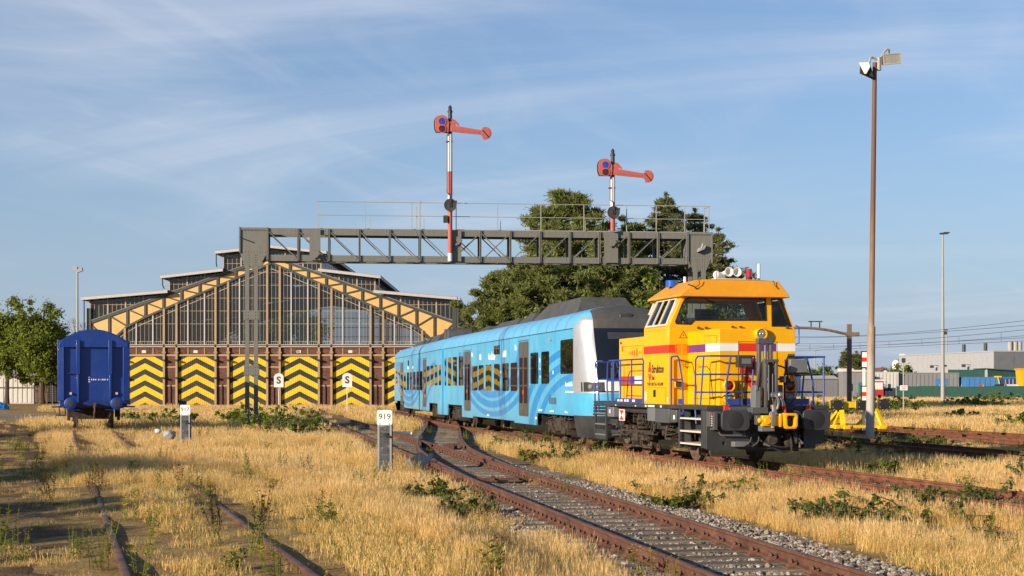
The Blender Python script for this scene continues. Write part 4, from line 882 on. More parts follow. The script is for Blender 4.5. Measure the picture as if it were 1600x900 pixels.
wins1 = [(-.02,1.54,2.2,3.25),(3.08,4.17,1.9,2.95),(4.64,5.8,1.9,2.95),(7.95,9.07,1.65,2.67),(9.41,10.55,1.65,2.67),(11.06,12.17,1.65,2.67),(12.68,13.87,1.65,2.67),(14.3,15.38,1.65,2.67),(15.66,16.83,1.65,2.67),(19.0,20.1,1.85,3.13),(20.6,21.65,1.85,3.13),(22.1,23.0,1.85,3.13),(23.55,23.95,1.85,3.13)]
carriage(T1, 0, 24.65, [(0,.0+.35,.93),(.35,4.9,.93),(4.95,8.4,.52),(8.5,16.6,.58),(16.7,19.3,.50),(19.35,23.15,1.0),(23.2,24.65,.5)], wins1, [(6.1,7.65,.78,3.37),(17.2,18.7,.78,3.30)], [2.55,21.3],
    [('roof_fairing','roofdark',fairing(1.3,7.6,4.62,1.0,.5,1.4)),('roof_unit','roofdark',fairing(8.0,10.4,4.46,.95,.3,1.2)),('roof_unit','roofdark',fairing(10.8,15.5,4.38,.9,.4,.5)),('roof_unit','roofdark',fairing(16.5,19.0,4.34,.9,.3,.8)),('roof_pipe','blackpaint',lambda b: b.box(-.75,-.5,3.0,18,4.18,4.27))], np.arange(.9, 24, 1.28))
nose(T1, 0, 1)
MB().box(-1.462,-1.45,11.06,12.15,3.03,3.37).build('side_display', M['trainglass'], T1)
MB().box(-1.50,-1.45,2.7,2.95,3.28,3.36).box(-1.47,-1.45,9.3,9.45,1.1,1.24).build('side_lamp', M['lgrey'], T1)
for y in (2.3, 5.95, 7.8, 9.24, 10.8, 12.42, 14.08, 15.52, 17.0, 18.85, 20.35, 21.9, 23.3): panel_line(T1, y)
def scrib(T, rows, mat='white'):
    b = MB(); r = random.Random(9)
    for y, z, h, n, w in rows:
        for k in range(n):
            hh = h*r.choice((1,.7,.7,1)); b.box(-1.4535,-1.45,y-w*(k+.72),y-w*k,z,z+hh)
    b.build('lettering', M[mat], T)
scrib(T1, [(.95,1.82,.13,10,.09),(.95,1.62,.06,18,.055),(13.3,2.86,.24,3,.2),(12.7,2.84,.32,4,.19),(10.5,2.9,.24,4,.17),(15.2,2.88,.24,1,.5),(8.35,3.1,.2,2,.16),(17.0,3.05,.2,2,.15),(5.1,.72,.08,3,.1),(4.6,1.0,.07,6,.09),(3.0,1.0,.06,3,.2),(1.0,1.0,.06,2,.2),(4.42,2.35,.08,1,.14),(4.42,2.1,.08,1,.14),(10.9,2.3,.1,1,.12),(13.6,.66,.08,4,.12),(2.6,2.2,.12,1,.16),(4.45,2.6,.16,1,.14)])
scrib(T1, [(3.05,1.25,.3,5,.2)], 'mgrey')
yaw2 = math.atan2(4.75, 26.5); T2 = thing('train_carriage', 'rear carriage of the blue train, nearest the old engine shed', 'train carriage', (-2.25,69,0), yaw2, 'carriages of the blue train')
wins2 = [(-1.95,-1.15,1.87,2.84),(-.6,.4,1.87,2.84),(1.0,2.1,1.87,2.84),(2.65,3.75,1.87,2.84),(5.7,6.8,1.62,2.62),(7.35,8.45,1.62,2.62),(9.0,10.15,1.62,2.62),(10.7,11.85,1.62,2.62),(12.4,13.45,1.62,2.62),(14.1,15.2,1.62,2.62),(17.6,18.6,1.8,2.8),(19.1,20.1,1.8,2.8)]
carriage(T2, -2.2, 20.8, [(-2.2,-.65,.5),(-.6,2.9,1.0),(2.95,14.2,.58),(14.3,15.2,.6),(15.25,19.6,.95),(19.7,20.8,.8)], wins2, [(4.0,5.45,.76,3.22),(15.65,17.15,.72,3.22)], [1.15,17.4],
    [('roof_fairing','roofdark',fairing(3.5,9.5,4.5,.95,.5,1.4)),('roof_unit','roofdark',fairing(11,16,4.42,.9)),('roof_drums','roofdark',lambda b: b.cyl((-.95,.6,4.25),(.2,.6,4.25),.36,16).cyl((-.95,-.5,4.25),(.2,-.5,4.25),.36,16))], np.arange(-1.6, 20, 1.28))
nose(T2, 20.8, -1)
scrib(T2, [(13.2,2.8,.2,3,.25),(10.6,2.8,.2,2,.25)])
MB().box(-1.46,-1.45,12.4,13.0,3.0,3.3).build('side_display', M['trainglass'], T2)
for y in (.7, 2.35, 3.85, 5.58, 7.1, 8.7, 10.4, 12.1, 15.4): panel_line(T2, y)
bl = MB()
for k in range(8): bl.box(-1.36,1.36,-.02+.05*k-.2,.02+.05*k-.2,1.0,3.7)
gw = thing('train_gangway', 'black bellows gangway between the two carriages of the blue train', 'gangway', (-1.72,67.0,0), yaw1)
for k in range(9): MB().wall([(-1.36,1.0),(1.36,1.0),(1.36,3.5),(1.1,3.85),(-1.1,3.85),(-1.36,3.5)], [[(-.6,1.2),(.6,1.2),(.6,3.2),(-.6,3.2)]], XZ, -.28+k*.06, -.24+k*.06).build('bellows_fold', M['black'], gw)
# ------------------------------------------------------------ blue covered wagon
M['wagblue'] = paint('wagon_blue', (.002,.036,.23), .42, .4, (.035,.05,.12), bump=.05, coat=.1)
M['wagblue2'] = paint('wagon_blue_dull', (.008,.022,.14), .5, .2, (.06,.05,.07))
def wagon():
    T = thing('covered_wagon', 'deep blue covered goods wagon with arched roof standing in dry grass', 'goods wagon', (-17.35,59,0.02), R(16.4))
    B = M['wagblue']; L_ = 10.6
    arc = [(1.42-2.84*k/14, 3.62+.55*(1-((1.42-2.84*k/14)/1.42)**2)) for k in range(15)]
    MB().box(-1.36,1.36,.10,L_,1.18,3.6).build('body', B, T, .01)
    MB().prism([(1.42,3.50)]+arc+[(-1.42,3.50)], XZ, .02, L_+.05).build('roof', B, T)
    MB().prism([(1.36,3.42)]+[(x*.96,z-.03) for x,z in arc]+[(-1.36,3.42)], XZ, -.02, .1).build('roof_end', B, T, .01)
    for x in (-.62, .66):
        MB().box(x-.075,x+.075,-.10,.098,2.3,3.72).box(x-.045,x+.045,-.08,.098,1.1,2.3).build('end_post', B, T, .012)
    for s in (-1, 1):
        MB().prism([(s*1.44,.25),(s*1.44,.02),(s*1.18,-.02),(s*1.16,.05),(s*1.16,.25)], XY, 1.2, 3.70).build('corner_post', B, T, .01)
        for k in range(6): MB().box(s*1.36-.04,s*1.36+.06,.9+1.75*k,1.0+1.75*k,1.2,3.5).build('side_post', B, T)
        bo = MB().cyl((s*.915,.05,1.09),(s*.915,-.42,1.09),.13,14).lathe([(.22,-.42),(.255,-.44),(.255,-.49),(.2,-.52),(0,-.53)], (s*.915,0,1.09), 'y', 28).build('buffer', B, T)
        MB().lathe([(.13,-.532),(.1,-.535),(0,-.537)], (s*.915,0,1.09), 'y', 20).build('grease_patch', M['dgrey'], bo)
        MB().box(s*.915-.045,s*.915+.045,-.135+.1,.05+.05,1.46,1.55).build('reflector', M['cream'], T)
        MB().box(s*1.0,s*1.65,.0,.2,.92,.98).build('end_step_beam', M['wagblue2'], T)
    st = MB().box(-1.5,-1.1,-.05,.3,.58,.63).box(-1.38,-1.34,.0,.05,.6,1.0).box(-1.14,-1.1,.0,.05,.6,1.0).build('foot_step', M['wagblue2'], T)
    MB().tube([(-1.1,.0,.85),(-1.05,-.1,.82),(-.5,-.1,.82)], .018).tube([(.45,-.1,.83),(1.0,-.1,.84),(1.08,0,.9)], .018).build('coupling_rod', M['wagblue'], T)
    MB().box(-1.34,1.34,.05,.3,.92,1.2).build('headstock', M['wagblue2'], T, .01)
    MB().box(-.7,.7,.0,.06,.98,1.15).build('drawgear_plate', M['wagblue2'], T)
    MB().cyl((.03,-.15,1.0),(.03,.1,1.0),.05,10).tube([(.03,-.2,1.05),(.05,-.25,.85),(.02,-.2,.6),(.03,-.15,.45)], .045, 7).box(-.03,.09,-.25,-.05,.92,1.12).build('drawhook', M['rail'], T)
    MB().box(-1.2,1.2,.3,L_,.88,1.18).build('underframe', M['blackpaint'], T)
    MB().tube([(-.98,.05,2.32),(-.9,-.02,2.36),(-.8,-.03,2.32),(-.75,.0,2.4)], .02).cyl((-1.05,.05,2.33),(-1.05,-.0,2.33),.03,8).build('door_latch', M['wagblue2'], T)
    for y in (1.9, 8.4):
        for s in (-1, 1):
            MB().lathe([(.1,-.06),(.4,-.06),(.46,-.07),(.46,.04),(.49,.06),(.1,.06)], (s*.75,y,.47), 'x', 24).build('wheel', M['wheel'], T)
            MB().box(s*1.02-.06,s*1.02+.06,y-.3,y+.3,.35,.9).box(s*1.0-.05,s*1.0+.05,y-.7,y+.7,.8,.86).build('axle_guard', M['grime'], T)
    MB().tube([(-.5,.1,.55),(-.2,.1,.5),(-.1,0,.6)], .02).box(-.7,.7,1.0,9.5,.42,.9).box(-1.1,-.6,3.2,7.0,.5,.95).box(-.85,-.62,.1,.4,.35,.7).box(.6,.8,.1,.3,.4,.8).build('brake_gear', M['grime'], T)['kind'] = 'stuff'
    wl = MB()
    for k, w in enumerate((.1,.07,.07,.07,.02,.07,.02,.08,.08,.04,.07)): wl.box(-.02+.07*k-.2+.05*(k>0),-.02+.07*k-.2+w*.55+.05*(k>0),.094,.0985,2.05,2.11)
    wl.box(-.22,-.15,.094,.0985,2.16,2.2).box(-.22,-.15,.094,.0985,1.97,2.01); wl.build('lettering', M['white'], T)
wagon()
# ------------------------------------------------------------ signal gantry
M['gantry'] = paint('gantry_grey_green', (.16,.157,.135), .55, .5, (.10,.065,.045), scale=2.5)
M['galv'] = paint('galvanised_rail', (.33,.32,.29), .5, .3, (.2,.14,.09))
def gantry():
    T = thing('signal_gantry', 'grey green riveted steel lattice gantry spanning the tracks on slim posts', 'signal gantry', (-13.2,69,0), R(5.66))
    G = M['gantry']; D = 1.15
    # end boxes with tapered shoes and posts
    for x0, x1, px0 in ((0,1.32,.25),(22.08,23.32,22.38)):
        for y in (0, D):
            bx = MB().prism([(x0,8.3),(px0-.02,7.62),(px0+.66,7.62),(x1,8.3),(x1,9.53),(x0,9.53)], XZ, y-.012, y+.012).build('end_plate', G, T)
            MB().box(x0-.04,x0+.03,y-.09,y+.09,8.3,9.55).box(x1-.03,x1+.04,y-.09,y+.09,8.0,9.55).box(x0+.03,x1-.03,y-.06,y+.06,9.42,9.53).build('edge_angle', G, bx)
        MB().box(x0,x0+.02,0,D,8.3,9.5).box(x1-.02,x1,0,D,8.3,9.5).box(x0,x1,0,D,9.5,9.52).build('end_box', G, T)
        for y in (0, D) if x0 else (0,):
            for k in (0, 1):
                a = px0+.42*k; MB().box(a,a+.2,y-.06,y+.06,-.45,7.66).box(a-.0,a+.2,y-.1,y-.06,-.45,7.66).build('post', G, T)
            for z0, z1 in ((5.05,5.5),(2.35,2.85)): MB().box(px0-.05,px0+.68,y-.125,y-.10,z0,z1).box(px0-.05,px0+.68,y+.06,y+.08,z0,z1).build('tie_plate', G, T)
        for z in np.arange(.5, 7.4, 1.15) if x0 else (): MB().beam((px0+.3,0,z),(px0+.3,D,z+.57),.05,.05).beam((px0+.3,D,z+.57),(px0+.3,0,z+1.15),.05,.05).build('lacing_bar', G, T)
    # chords, verticals, diagonals on both faces
    n = 14; p = (22.08-1.32)/n
    for y in (0, D):
        o = -1 if y == 0 else 1
        for nm, z0, z1 in (('top_chord',9.20,9.52),('bottom_chord',7.92,8.22)):
            MB().box(1.32,22.08,y-.012,y+.012,z0,z1).box(1.32,22.08,min(y,y-o*.22),max(y,y-o*.22),z1-.02 if z0 > 9 else z0,z1 if z0 > 9 else z0+.02).build(nm, G, T)
        for k in range(n+1):
            x = 1.32+p*k; MB().box(x-.05,x-.015,y-.1,y+.1,7.95,9.5).box(x+.015,x+.05,y-.1,y+.1,7.95,9.5).box(x-.05,x+.05,y-.015,y+.015,7.95,9.5).build('vertical', G, T)
        for k in range(n):
            a, b = 1.32+p*k+.08, 1.32+p*(k+1)-.08
            if k <= 7: MB().beam((a,y+.03*o,9.32),(b,y+.03*o,8.06),.04,.12,(0,1,0)).build('diagonal', G, T)
            if k >= 6: MB().beam((a,y-.035*o,8.06),(b,y-.035*o,9.32),.04,.12,(0,1,0)).build('diagonal', G, T)
    for k in range(n): MB().beam((1.32+p*k,.05,7.96),(1.32+p*(k+1),D-.05,7.96),.06,.03).build('bottom_brace', G, T)
    MB().box(3.4,23.2,.1,D-.1,9.525,9.56).build('walkway', M['galv'], T)
    rv = MB()
    def rivet(x, z, y=-.012): rv.lathe([(.03,.0),(.024,-.014),(0,-.022)], (x,y,z), 'y', 6)
    for x0, x1, px0 in ((0,1.32,.25),(22.08,23.32,22.38)):
        for k in range(9): rivet(x0+.12+(x1-x0-.24)*k/8, 9.38); rivet(x0+.12+(x1-x0-.24)*k/8, 8.36)
        for k in range(5):
            for q in (.12,.2,.46,.54): rivet(px0+q, 8.2-.12*k)
        for z in (5.13,5.27,5.42,2.43,2.58,2.74):
            for q in (.03,.14,.48,.6): rivet(px0+q, z, -.127)
    for k in range(n+1):
        for dx in (-.18,.18):
            for z in (9.28,9.4,8.02,8.14): rivet(1.32+p*k+dx, z, -.013)
    t = rv.build('rivets', G, T); t['kind'] = 'stuff'
    for x0, x1 in ((3.35,3.88),(10.28,10.75),(17.85,18.55)):
        g = MB().box(x0,x1,-.14,-.115,7.96,9.5).build('gusset_plate', G, T)
        zc = 8.3 if x0 < 5 else 9.0; xc = (x0+x1)/2+.1
        MB().cyl((xc,-.14,zc),(xc,-.32,zc),.13,12).tube([(xc-.1,-.25,zc+.15),(xc+.14,-.28,zc-.02),(xc-.02,-.3,zc-.22)], .05, 6).beam((xc+.1,-.2,zc),(xc-.15,-.2,zc-.25),.09,.1).build('hoist_bracket', M['gantry'], g)
    MB().hexa([(22.55,-.30,8.52),(22.9,-.30,8.66),(22.9,-.012,8.66),(22.55,-.012,8.52)], [(22.62,-.30,8.72),(23.0,-.30,8.88),(23.0,-.012,8.88),(22.62,-.012,8.72)]).cyl((22.75,-.28,8.7),(22.82,-.28,8.95),.05,8).build('old_bracket', M['galv'], T, .02)
    MB().box(.02,.05,-.5,-.05,9.0,9.05).build('stub_bracket', G, T)
    # handrail along the front and back of the walkway
    px = [3.79,6.06,8.33,8.72,10.5,12.55,14.7,16.85,19.0,20.5,21.95,22.95,23.19]
    hr = MB()
    for x in px:
        hr.box(x-.02,x+.02,-.02,.02,9.53,10.86 if x != 8.72 else 10.95)
    for z in (10.84,10.18): hr.tube([(3.7,0,z),(23.25,0,z)], .018, 5)
    hr.tube([(23.19,0,10.84),(23.19,D,10.84)], .018, 5).tube([(23.19,0,10.18),(23.19,D,10.18)], .018, 5)
    hr.build('handrail', M['galv'], T)
    hr = MB()
    for x in px[1::2]: hr.box(x+.23,x+.26,D-.02,D+.02,9.53,10.2)
    hr.box(8.58,8.62,D-.02,D+.02,9.53,10.8).build('back_rail_stub', M['galv'], T)
    MB().box(8.70,8.76,-.05,-.02,7.95,10.95).build('ladder_post', M['galv'], T)
gantry()
# ------------------------------------------------------------ semaphores
M['semred'] = paint('signal_red', (.47,.10,.075), .55, .6, (.16,.07,.06), scale=3); M['semwhite'] = paint('mast_white', (.72,.70,.66), .5, .3, (.4,.33,.26))
M['bluelens'] = paint('blue_lens', (.01,.05,.42), .15, .02, coat=.6); M['darklens'] = paint('dark_red_lens', (.06,.008,.01), .15, .02, coat=.6)
def semaphore(label, gx, bands, ztop, zarm, zw):
    c, s = math.cos(R(5.66)), math.sin(R(5.66))
    T = thing('semaphore_signal', label, 'signal', (-13.2+gx*c+.25*s, 69+gx*s-.28*c, 0), R(5.66), 'semaphore signals on the gantry')
    for z0, z1, m_ in bands: MB().cyl((0,0,z0),(0,0,z1),.115 if m_ != 'blackpaint' else .10,14).build('mast', M[m_], T)
    MB().lathe([(.10,0),(.13,.0),(.13,.05),(.10,.08),(.08,.2),(.10,.21),(.06,.3),(.0,.36)], (0,0,ztop-.36), 'z', 14).lathe([(.12,0),(.12,.06),(.10,.06)], (0,0,ztop-.95), 'z', 12).build('finial', M['blackpaint'], T)
    y = -.18; z = zarm; dz = -.115
    def al(x, off): return (x*1.0, z+dz*x+off)
    arm = [al(-.06,.13),al(.45,.14),al(1.50,.10),al(1.58,.17)]
    arm += [(1.72+.31*math.cos(R(a)), z+dz*1.72-.02+.31*math.sin(R(a))) for a in range(125,-126,-20)]+[al(1.58,-.2),al(1.5,-.13),al(.3,-.17),al(-.06,-.17)]
    a = MB().prism(arm, XZ, y-.03, y+.03).build('signal_arm', M['semred'], T, .01)
    MB().prism([al(.05,.07),al(1.45,.04),al(1.45,-.06),al(.05,-.09)], XZ, y-.045, y-.028).build('arm_rib', M['semred'], a, .008)
    cx, cz = 1.72, z+dz*1.72-.02
    MB().prism([(cx+.24*math.cos(R(q)), cz+.24*math.sin(R(q))) for q in range(0,360,20)], XZ, y-.045, y-.029).build('arm_disc', M['semred'], a)
    MB().beam((cx-.17,y-.05,cz+.15),(cx+.13,y-.05,cz-.2),.012,.11,(0,1,0)).build('arm_stripe', M['blackpaint'], a)
    # lamp housing with two lenses
    ov = [(-.42+.33*math.cos(R(q)), z+.28+.34*math.sin(R(q))) for q in range(20,200,15)]+[(-.74,z-.02),(-.66,z-.22),(-.08,z-.22),(-.05,z+.24)]
    h = MB().prism(ov, XZ, y-.08, y+.12).build('spectacle_plate', M['semred'], T, .015)
    MB().prism([(x-.05,q) for x,q in ov], XZ, y+.02, y+.16).build('lamp_case', M['blackpaint'], h)
    for zz, m_ in ((z+.30,'bluelens'),(z-.05,'darklens')):
        r = MB().lathe([(.215,.0),(.215,-.03),(.17,-.035),(.165,-.01)], (-.40,y-.08,zz), 'y', 22).build('lens_ring', M['semred'], h)
        MB().lathe([(.165,-.012),(.1,-.025),(0,-.03)], (-.40,y-.08,zz), 'y', 20).build('lens', M[m_], r)
    MB().tube([(.05,y,z+.42),(.22,y,z+.35),(.42,y,z+.13)], .05, 6).box(-.06,.28,y-.02,y+.1,z+.1,z+.32).build('arm_pivot', M['semred'], T)
    MB().tube([(-.16,y,z-.22),(-.16,y,zw+1.15),(-.16,y,zw+.62),(-.02,y,zw+.5)], .022, 6).build('pull_rod', M['blackpaint'], T)
    w = MB().lathe([(.26,-.04),(.31,-.05),(.31,-.02),(.27,0),(.31,.02),(.31,.05),(.26,.04)], (0,y-.06,zw), 'y', 22).box(-.26,.26,y-.08,y-.05,zw-.03,zw+.03).cyl((0,y-.14,zw),(0,y+.2,zw),.09,12).box(-.05,.05,y-.14,y-.1,zw-.1,zw+.5).box(.05,.32,y-.1,y-.04,zw+.1,zw+.22)
    w.build('wire_pulley', M['blackpaint'], T)
    if gx < 12: MB().box(-.34,-.12,y,y+.16,zw-.85,zw-.5).build('control_box', M['blackpaint'], T, .01)
    MB().box(-.2,.12,-.1,.1,zw+3.1 if gx < 12 else zw+1.2,zw+3.16 if gx < 12 else zw+1.26).build('mast_clamp', M['blackpaint'], T)
semaphore('taller semaphore with red arm and blue lens, left one of the two on the gantry', 10.19, [(7.95,8.35,'semwhite'),(8.35,10.5,'semred'),(10.5,11.18,'semwhite'),(11.18,12.35,'semred'),(12.35,14.2,'semwhite'),(14.2,15.3,'blackpaint')], 15.62, 14.45, 10.68)
semaphore('shorter semaphore with red arm on the right half of the gantry, before the pines', 18.26, [(9.53,10.62,'semred'),(10.62,12.2,'semwhite'),(12.2,13.3,'blackpaint')], 13.62, 12.45, 10.42)
# ------------------------------------------------------------ track markers, S boards
def mat_marker():
    m, nt, N, L = nodes('weathered_concrete'); co = objco(N, L); n = noise(N, L, co, 5, 8, .7); st = noise(N, L, objco(N, L, (2,2,9)), 1.6, 6, .7, .5)
    a = ramp(N, [(.34, (.035,.035,.038)), (.55, (.10,.10,.105)), (.72, (.34,.34,.34))]); L(st, a.inputs[0])
    v = ramp(N, [(.3, (.75,.75,.75)), (.7, (1.1,1.1,1.1))]); L(n, v.inputs[0])
    finish(nt, N, L, mixc(N, L, 1.0, a.outputs[0], v.outputs[0], 'MULTIPLY'), .9, 0, n, .4, .01, spec=.2); return m
M['concrete'] = mat_marker()
def marker(num, loc, label, h=1.05, blue=False):
    T = thing('track_number_post', label, 'track marker', loc, 0, 'numbered track posts')
    MB().box(-.175,.175,-.09,.09,-.3,h).build('post', M['concrete'], T, .012)
    MB().box(-.165,-.12,-.10,-.088,-.2,h-.05).box(.12,.165,-.10,-.088,-.2,h-.05).build('post_rib', M['lgrey'], T, .004)
    r = .05; w = .18; hh = .30; p = []
    for cx, cz, a0 in ((w-r,h+hh-r,0),(-w+r,h+hh-r,90),(-w+r,h-.06+r,180),(w-r,h-.06+r,270)):
        for k in range(4): q = R(a0+30*k); p.append((cx+r*math.cos(q), cz+r*math.sin(q)))
    pl = MB().prism(p, XZ, -.115, -.095).build('number_plate', M['railblue'] if blue else M['white'], T, .003)
    text(num, .185, M['ink'] if not blue else M['lgrey'], pl, (0,-.1165,h+.085), 'front', align='CENTER', sx=1.06)
    MB().cyl((-.11,-.12,h-.03),(-.11,-.114,h-.03),.015,8).cyl((.11,-.12,h-.03),(.11,-.114,h-.03),.015,8).build('bolt', M['dgrey'], pl)
    MB().cyl((.02,-.14,h-.28),(.02,-.09,h-.28),.055,14).tube([(.02,-.13,h-.28),(.14,-.14,h-.34)], .03, 6).build('lamp_socket', M['blackpaint'], T)
    return T
t919 = marker('919', (-2.99,33.5,-.2), 'concrete post with white plate numbered 919 beside the railway switch', 1.16)
t917 = marker('917', (-11.24,49,-.26), 'concrete post with white plate numbered 917 in front of the striped doors', 1.14)
marker('918', (-15.3,66.2,-.3), 'post with blue grey plate numbered 918 just behind the 917 post', 1.14, True)
MB().beam((.18,.3,.92),(.62,.3,.90),.07,.06).build('point_indicator_bar', M['white'], t919, .006)
def scrap(name, loc, pts, mat, label, cat, rz=0, lean=.12):
    b = MB().prism(pts, lambda a,c,d: (a,d+lean*c+.03*math.sin(a*9),c), -.006, .006); o = b.build(name, mat, None); o.location = loc; o.rotation_euler = (0,0,rz); return tag(o, label, cat)
scrap('sheet_scrap', (-2.3,34.2,-.25), [(.72*a,.78*b) for a,b in [(-.4,0),(.35,-.05),(.32,.22),(.40,.30),(.52,.40),(.56,.56),(.44,.60),(.36,.48),(.25,.56),(.14,.62),(.02,.58),(-.12,.46),(-.34,.35)]], M['lgrey'], 'torn grey sheet of scrap leaning beside the 919 post', 'scrap sheet')
def bag(loc, label, cols, s=1.0):
    bm = bmesh.new(); bmesh.ops.create_icosphere(bm, subdivisions=3, radius=.28*s)
    for f_ in bm.faces: f_.smooth = True
    for v in bm.verts:
        n = math.sin(v.co.x*17+1)*math.cos(v.co.y*15)*math.sin(v.co.z*19+2); v.co *= 1+.22*n; v.co.z *= .8
    me = bpy.data.meshes.new('plastic_bag'); bm.to_mesh(me); bm.free(); me.materials.append(M[cols]); o = bpy.data.objects.new('plastic_bag', me); COL.objects.link(o); o.location = loc
    return tag(o, label, 'plastic bag', 'litter beside the posts')
bag((-11.9,49.4,.12), 'crumpled grey plastic bag in the grass left of the 917 post', 'lgrey', .8); bag((-12.35,49.6,.26), 'small white plastic bag in the grass, farther from the 917 post', 'offwhite', .42)
def s_board(loc, label, cross):
    T = thing('s_board', label, 'railway sign', loc, 0, 'S boards by the shed doors')
    MB().cyl((0,0,-.3),(0,0,2.3),.04,10).build('post', M['offwhite'], T)
    b = MB().prism([(-.37,1.98),(.37,1.98),(.37,2.82),(.25,2.98),(0,3.06),(-.25,2.98),(-.37,2.82)], XZ, -.06, -.04).build('board', M['offwhite'], T, .004)
    MB().box(-.36,.36,-.066,-.0602,1.99,2.2).build('name_strip', M['white'], b); MB().box(-.2,.2,-.068,-.0662,2.06,2.10).build('small_print', M['cream'], b)
    text('S', .74, M['ink'], b, (0,-.0635,2.27), 'front', align='CENTER', bold=.022)
    if cross: MB().beam((-.1,-.05,1.72),(.1,-.05,1.92),.03,.03).beam((-.1,-.05,1.92),(.1,-.05,1.72),.03,.03).build('cross_mark', M['white'], T)
    else: MB().box(-.08,.08,-.05,0,1.75,1.95).build('bracket', M['lgrey'], T)
s_board((-17.8,108.6,-.22), 'grey S board on a post, the one nearer the gantry leg', False)
s_board((-12.45,107.5,-.2), 'grey S board with a small white cross beneath it, farther from the gantry leg', True)
# ------------------------------------------------------------ floodlight pole, red and white signs, buffer stop
def mat_rustpole():
    m, nt, N, L = nodes('rust_streaked_pole'); co = objco(N, L); sep = N('ShaderNodeSeparateXYZ'); L(co, sep.inputs[0])
    n = noise(N, L, objco(N, L, (3,3,.5)), 2, 7, .65); f = mathn(N, L, 'MULTIPLY_ADD', sep.outputs[2], .09, -.12); f = mathn(N, L, 'MULTIPLY_ADD', n, .7, mathn(N, L, 'SUBTRACT', f, .3), clamp=True)
    a = ramp(N, [(.1, (.40,.37,.33)), (.35, (.27,.17,.10)), (.7, (.155,.075,.04))]); L(f, a.inputs[0]); finish(nt, N, L, a.outputs[0], .7, 0, n, .2, .005, spec=.3); return m
def floodpole():
    T = thing('floodlight_pole', 'tall rust streaked pole with two floodlights beside the yellow buffer stop', 'light pole', (12.58,50,-.3))
    P = lambda z: (.013*z, 0, z)
    MB().tube([P(0),P(4.2),P(4.25),P(13.5)], [.15,.14,.10,.075], 18).build('pole', mat_rustpole(), T)
    h = MB().cyl(P(13.2),P(13.75),.1,14).tube(smooth3([P(13.6),(-.05,-.05,13.72),(-.2,-.1,13.72),(-.27,-.12,13.5)]),.05,8).tube(smooth3([P(13.6),(.35,.05,13.9),(.5,.08,14.1),(.62,.08,14.15)]),.05,8).build('bracket', M['galv'], T)
    a = MB().hexa([(-.75,-.42,13.0),(-.1,-.35,12.8),(-.05,.2,12.85),(-.62,.15,13.1)], [(-.72,-.42,13.4),(-.3,-.35,13.45),(-.2,.2,13.42),(-.6,.15,13.42)]).build('floodlight', M['grime'], T, .03)
    MB().prism([(-.80,13.42),(-.36,13.44),(-.30,13.25),(-.48,12.93),(-.56,12.95)], XZ, -.50, -.44).build('lamp_glass', M['white'], a, .02)
    c = MB().hexa([(.30,-.3,13.35),(1.0,-.36,13.42),(.95,.1,13.5),(.32,.1,13.45)], [(.27,-.3,13.8),(1.0,-.36,13.86),(.9,.1,13.75),(.32,.1,13.7)]).build('floodlight', M['grime'], T, .02)
    MB().prism([(.33,13.40),(.97,13.46),(.97,13.82),(.31,13.77)], XZ, -.375, -.35).build('lamp_glass', paint('lamp_face', (.28,.26,.2), .25, .3), c); MB().wall([(.27,13.34),(1.02,13.41),(1.03,13.87),(.25,13.82)], [[(.33,13.40),(.97,13.46),(.97,13.82),(.31,13.77)]], XZ, -.40, -.34).build('lamp_rim', M['galv'], c)
    MB().cyl((-.29,-.12,13.5),(-.29,-.12,13.4),.04,8).cyl((.62,.05,14.1),(.63,.0,13.8),.035,8).build('hanger', M['blackpaint'], T)
    for q_ in [o_ for o_ in T.children_recursive if o_.name.split('.')[0] in ('bracket','floodlight','lamp_glass','lamp_rim','hanger')]:
        for v_ in q_.data.vertices: v_.co = Vector((.175,0,13.35))+(v_.co-Vector((.0,0,13.35)))*.82
    MB().box(.02,.16,-.06,.06,7.0,7.15).build('pole_band', M['grime'], T)
floodpole()
def stop_sign():
    T = thing('track_closed_sign', 'white post with two white square plates banded red, partly behind the floodlight pole', 'railway sign', (15.45,61.8,-.3))
    MB().box(-.22,-.10,-.03,.03,0,3.6).build('post', M['white'], T)
    for z0, z1 in ((2.95,3.62),(1.45,2.12)):
        b = MB().box(-.28,.28,-.06,-.035,z0,z1).build('plate', M['white'], T); MB().box(-.27,.27,-.066,-.0605,(z0+z1)/2-.09,(z0+z1)/2+.09).build('red_band', M['red'], b)
        MB().wall([(-.31,z0-.03),(.31,z0-.03),(.31,z1+.03),(-.31,z1+.03)], [[(-.27,z0+.01),(.27,z0+.01),(.27,z1-.01),(-.27,z1-.01)]], XZ, -.075, -.03).build('plate_frame', M['trimblack'], b)
stop_sign()
M['stopyel'] = paint('buffer_stop_yellow', (.82,.52,.004), .45, .1, (.4,.25,.05))
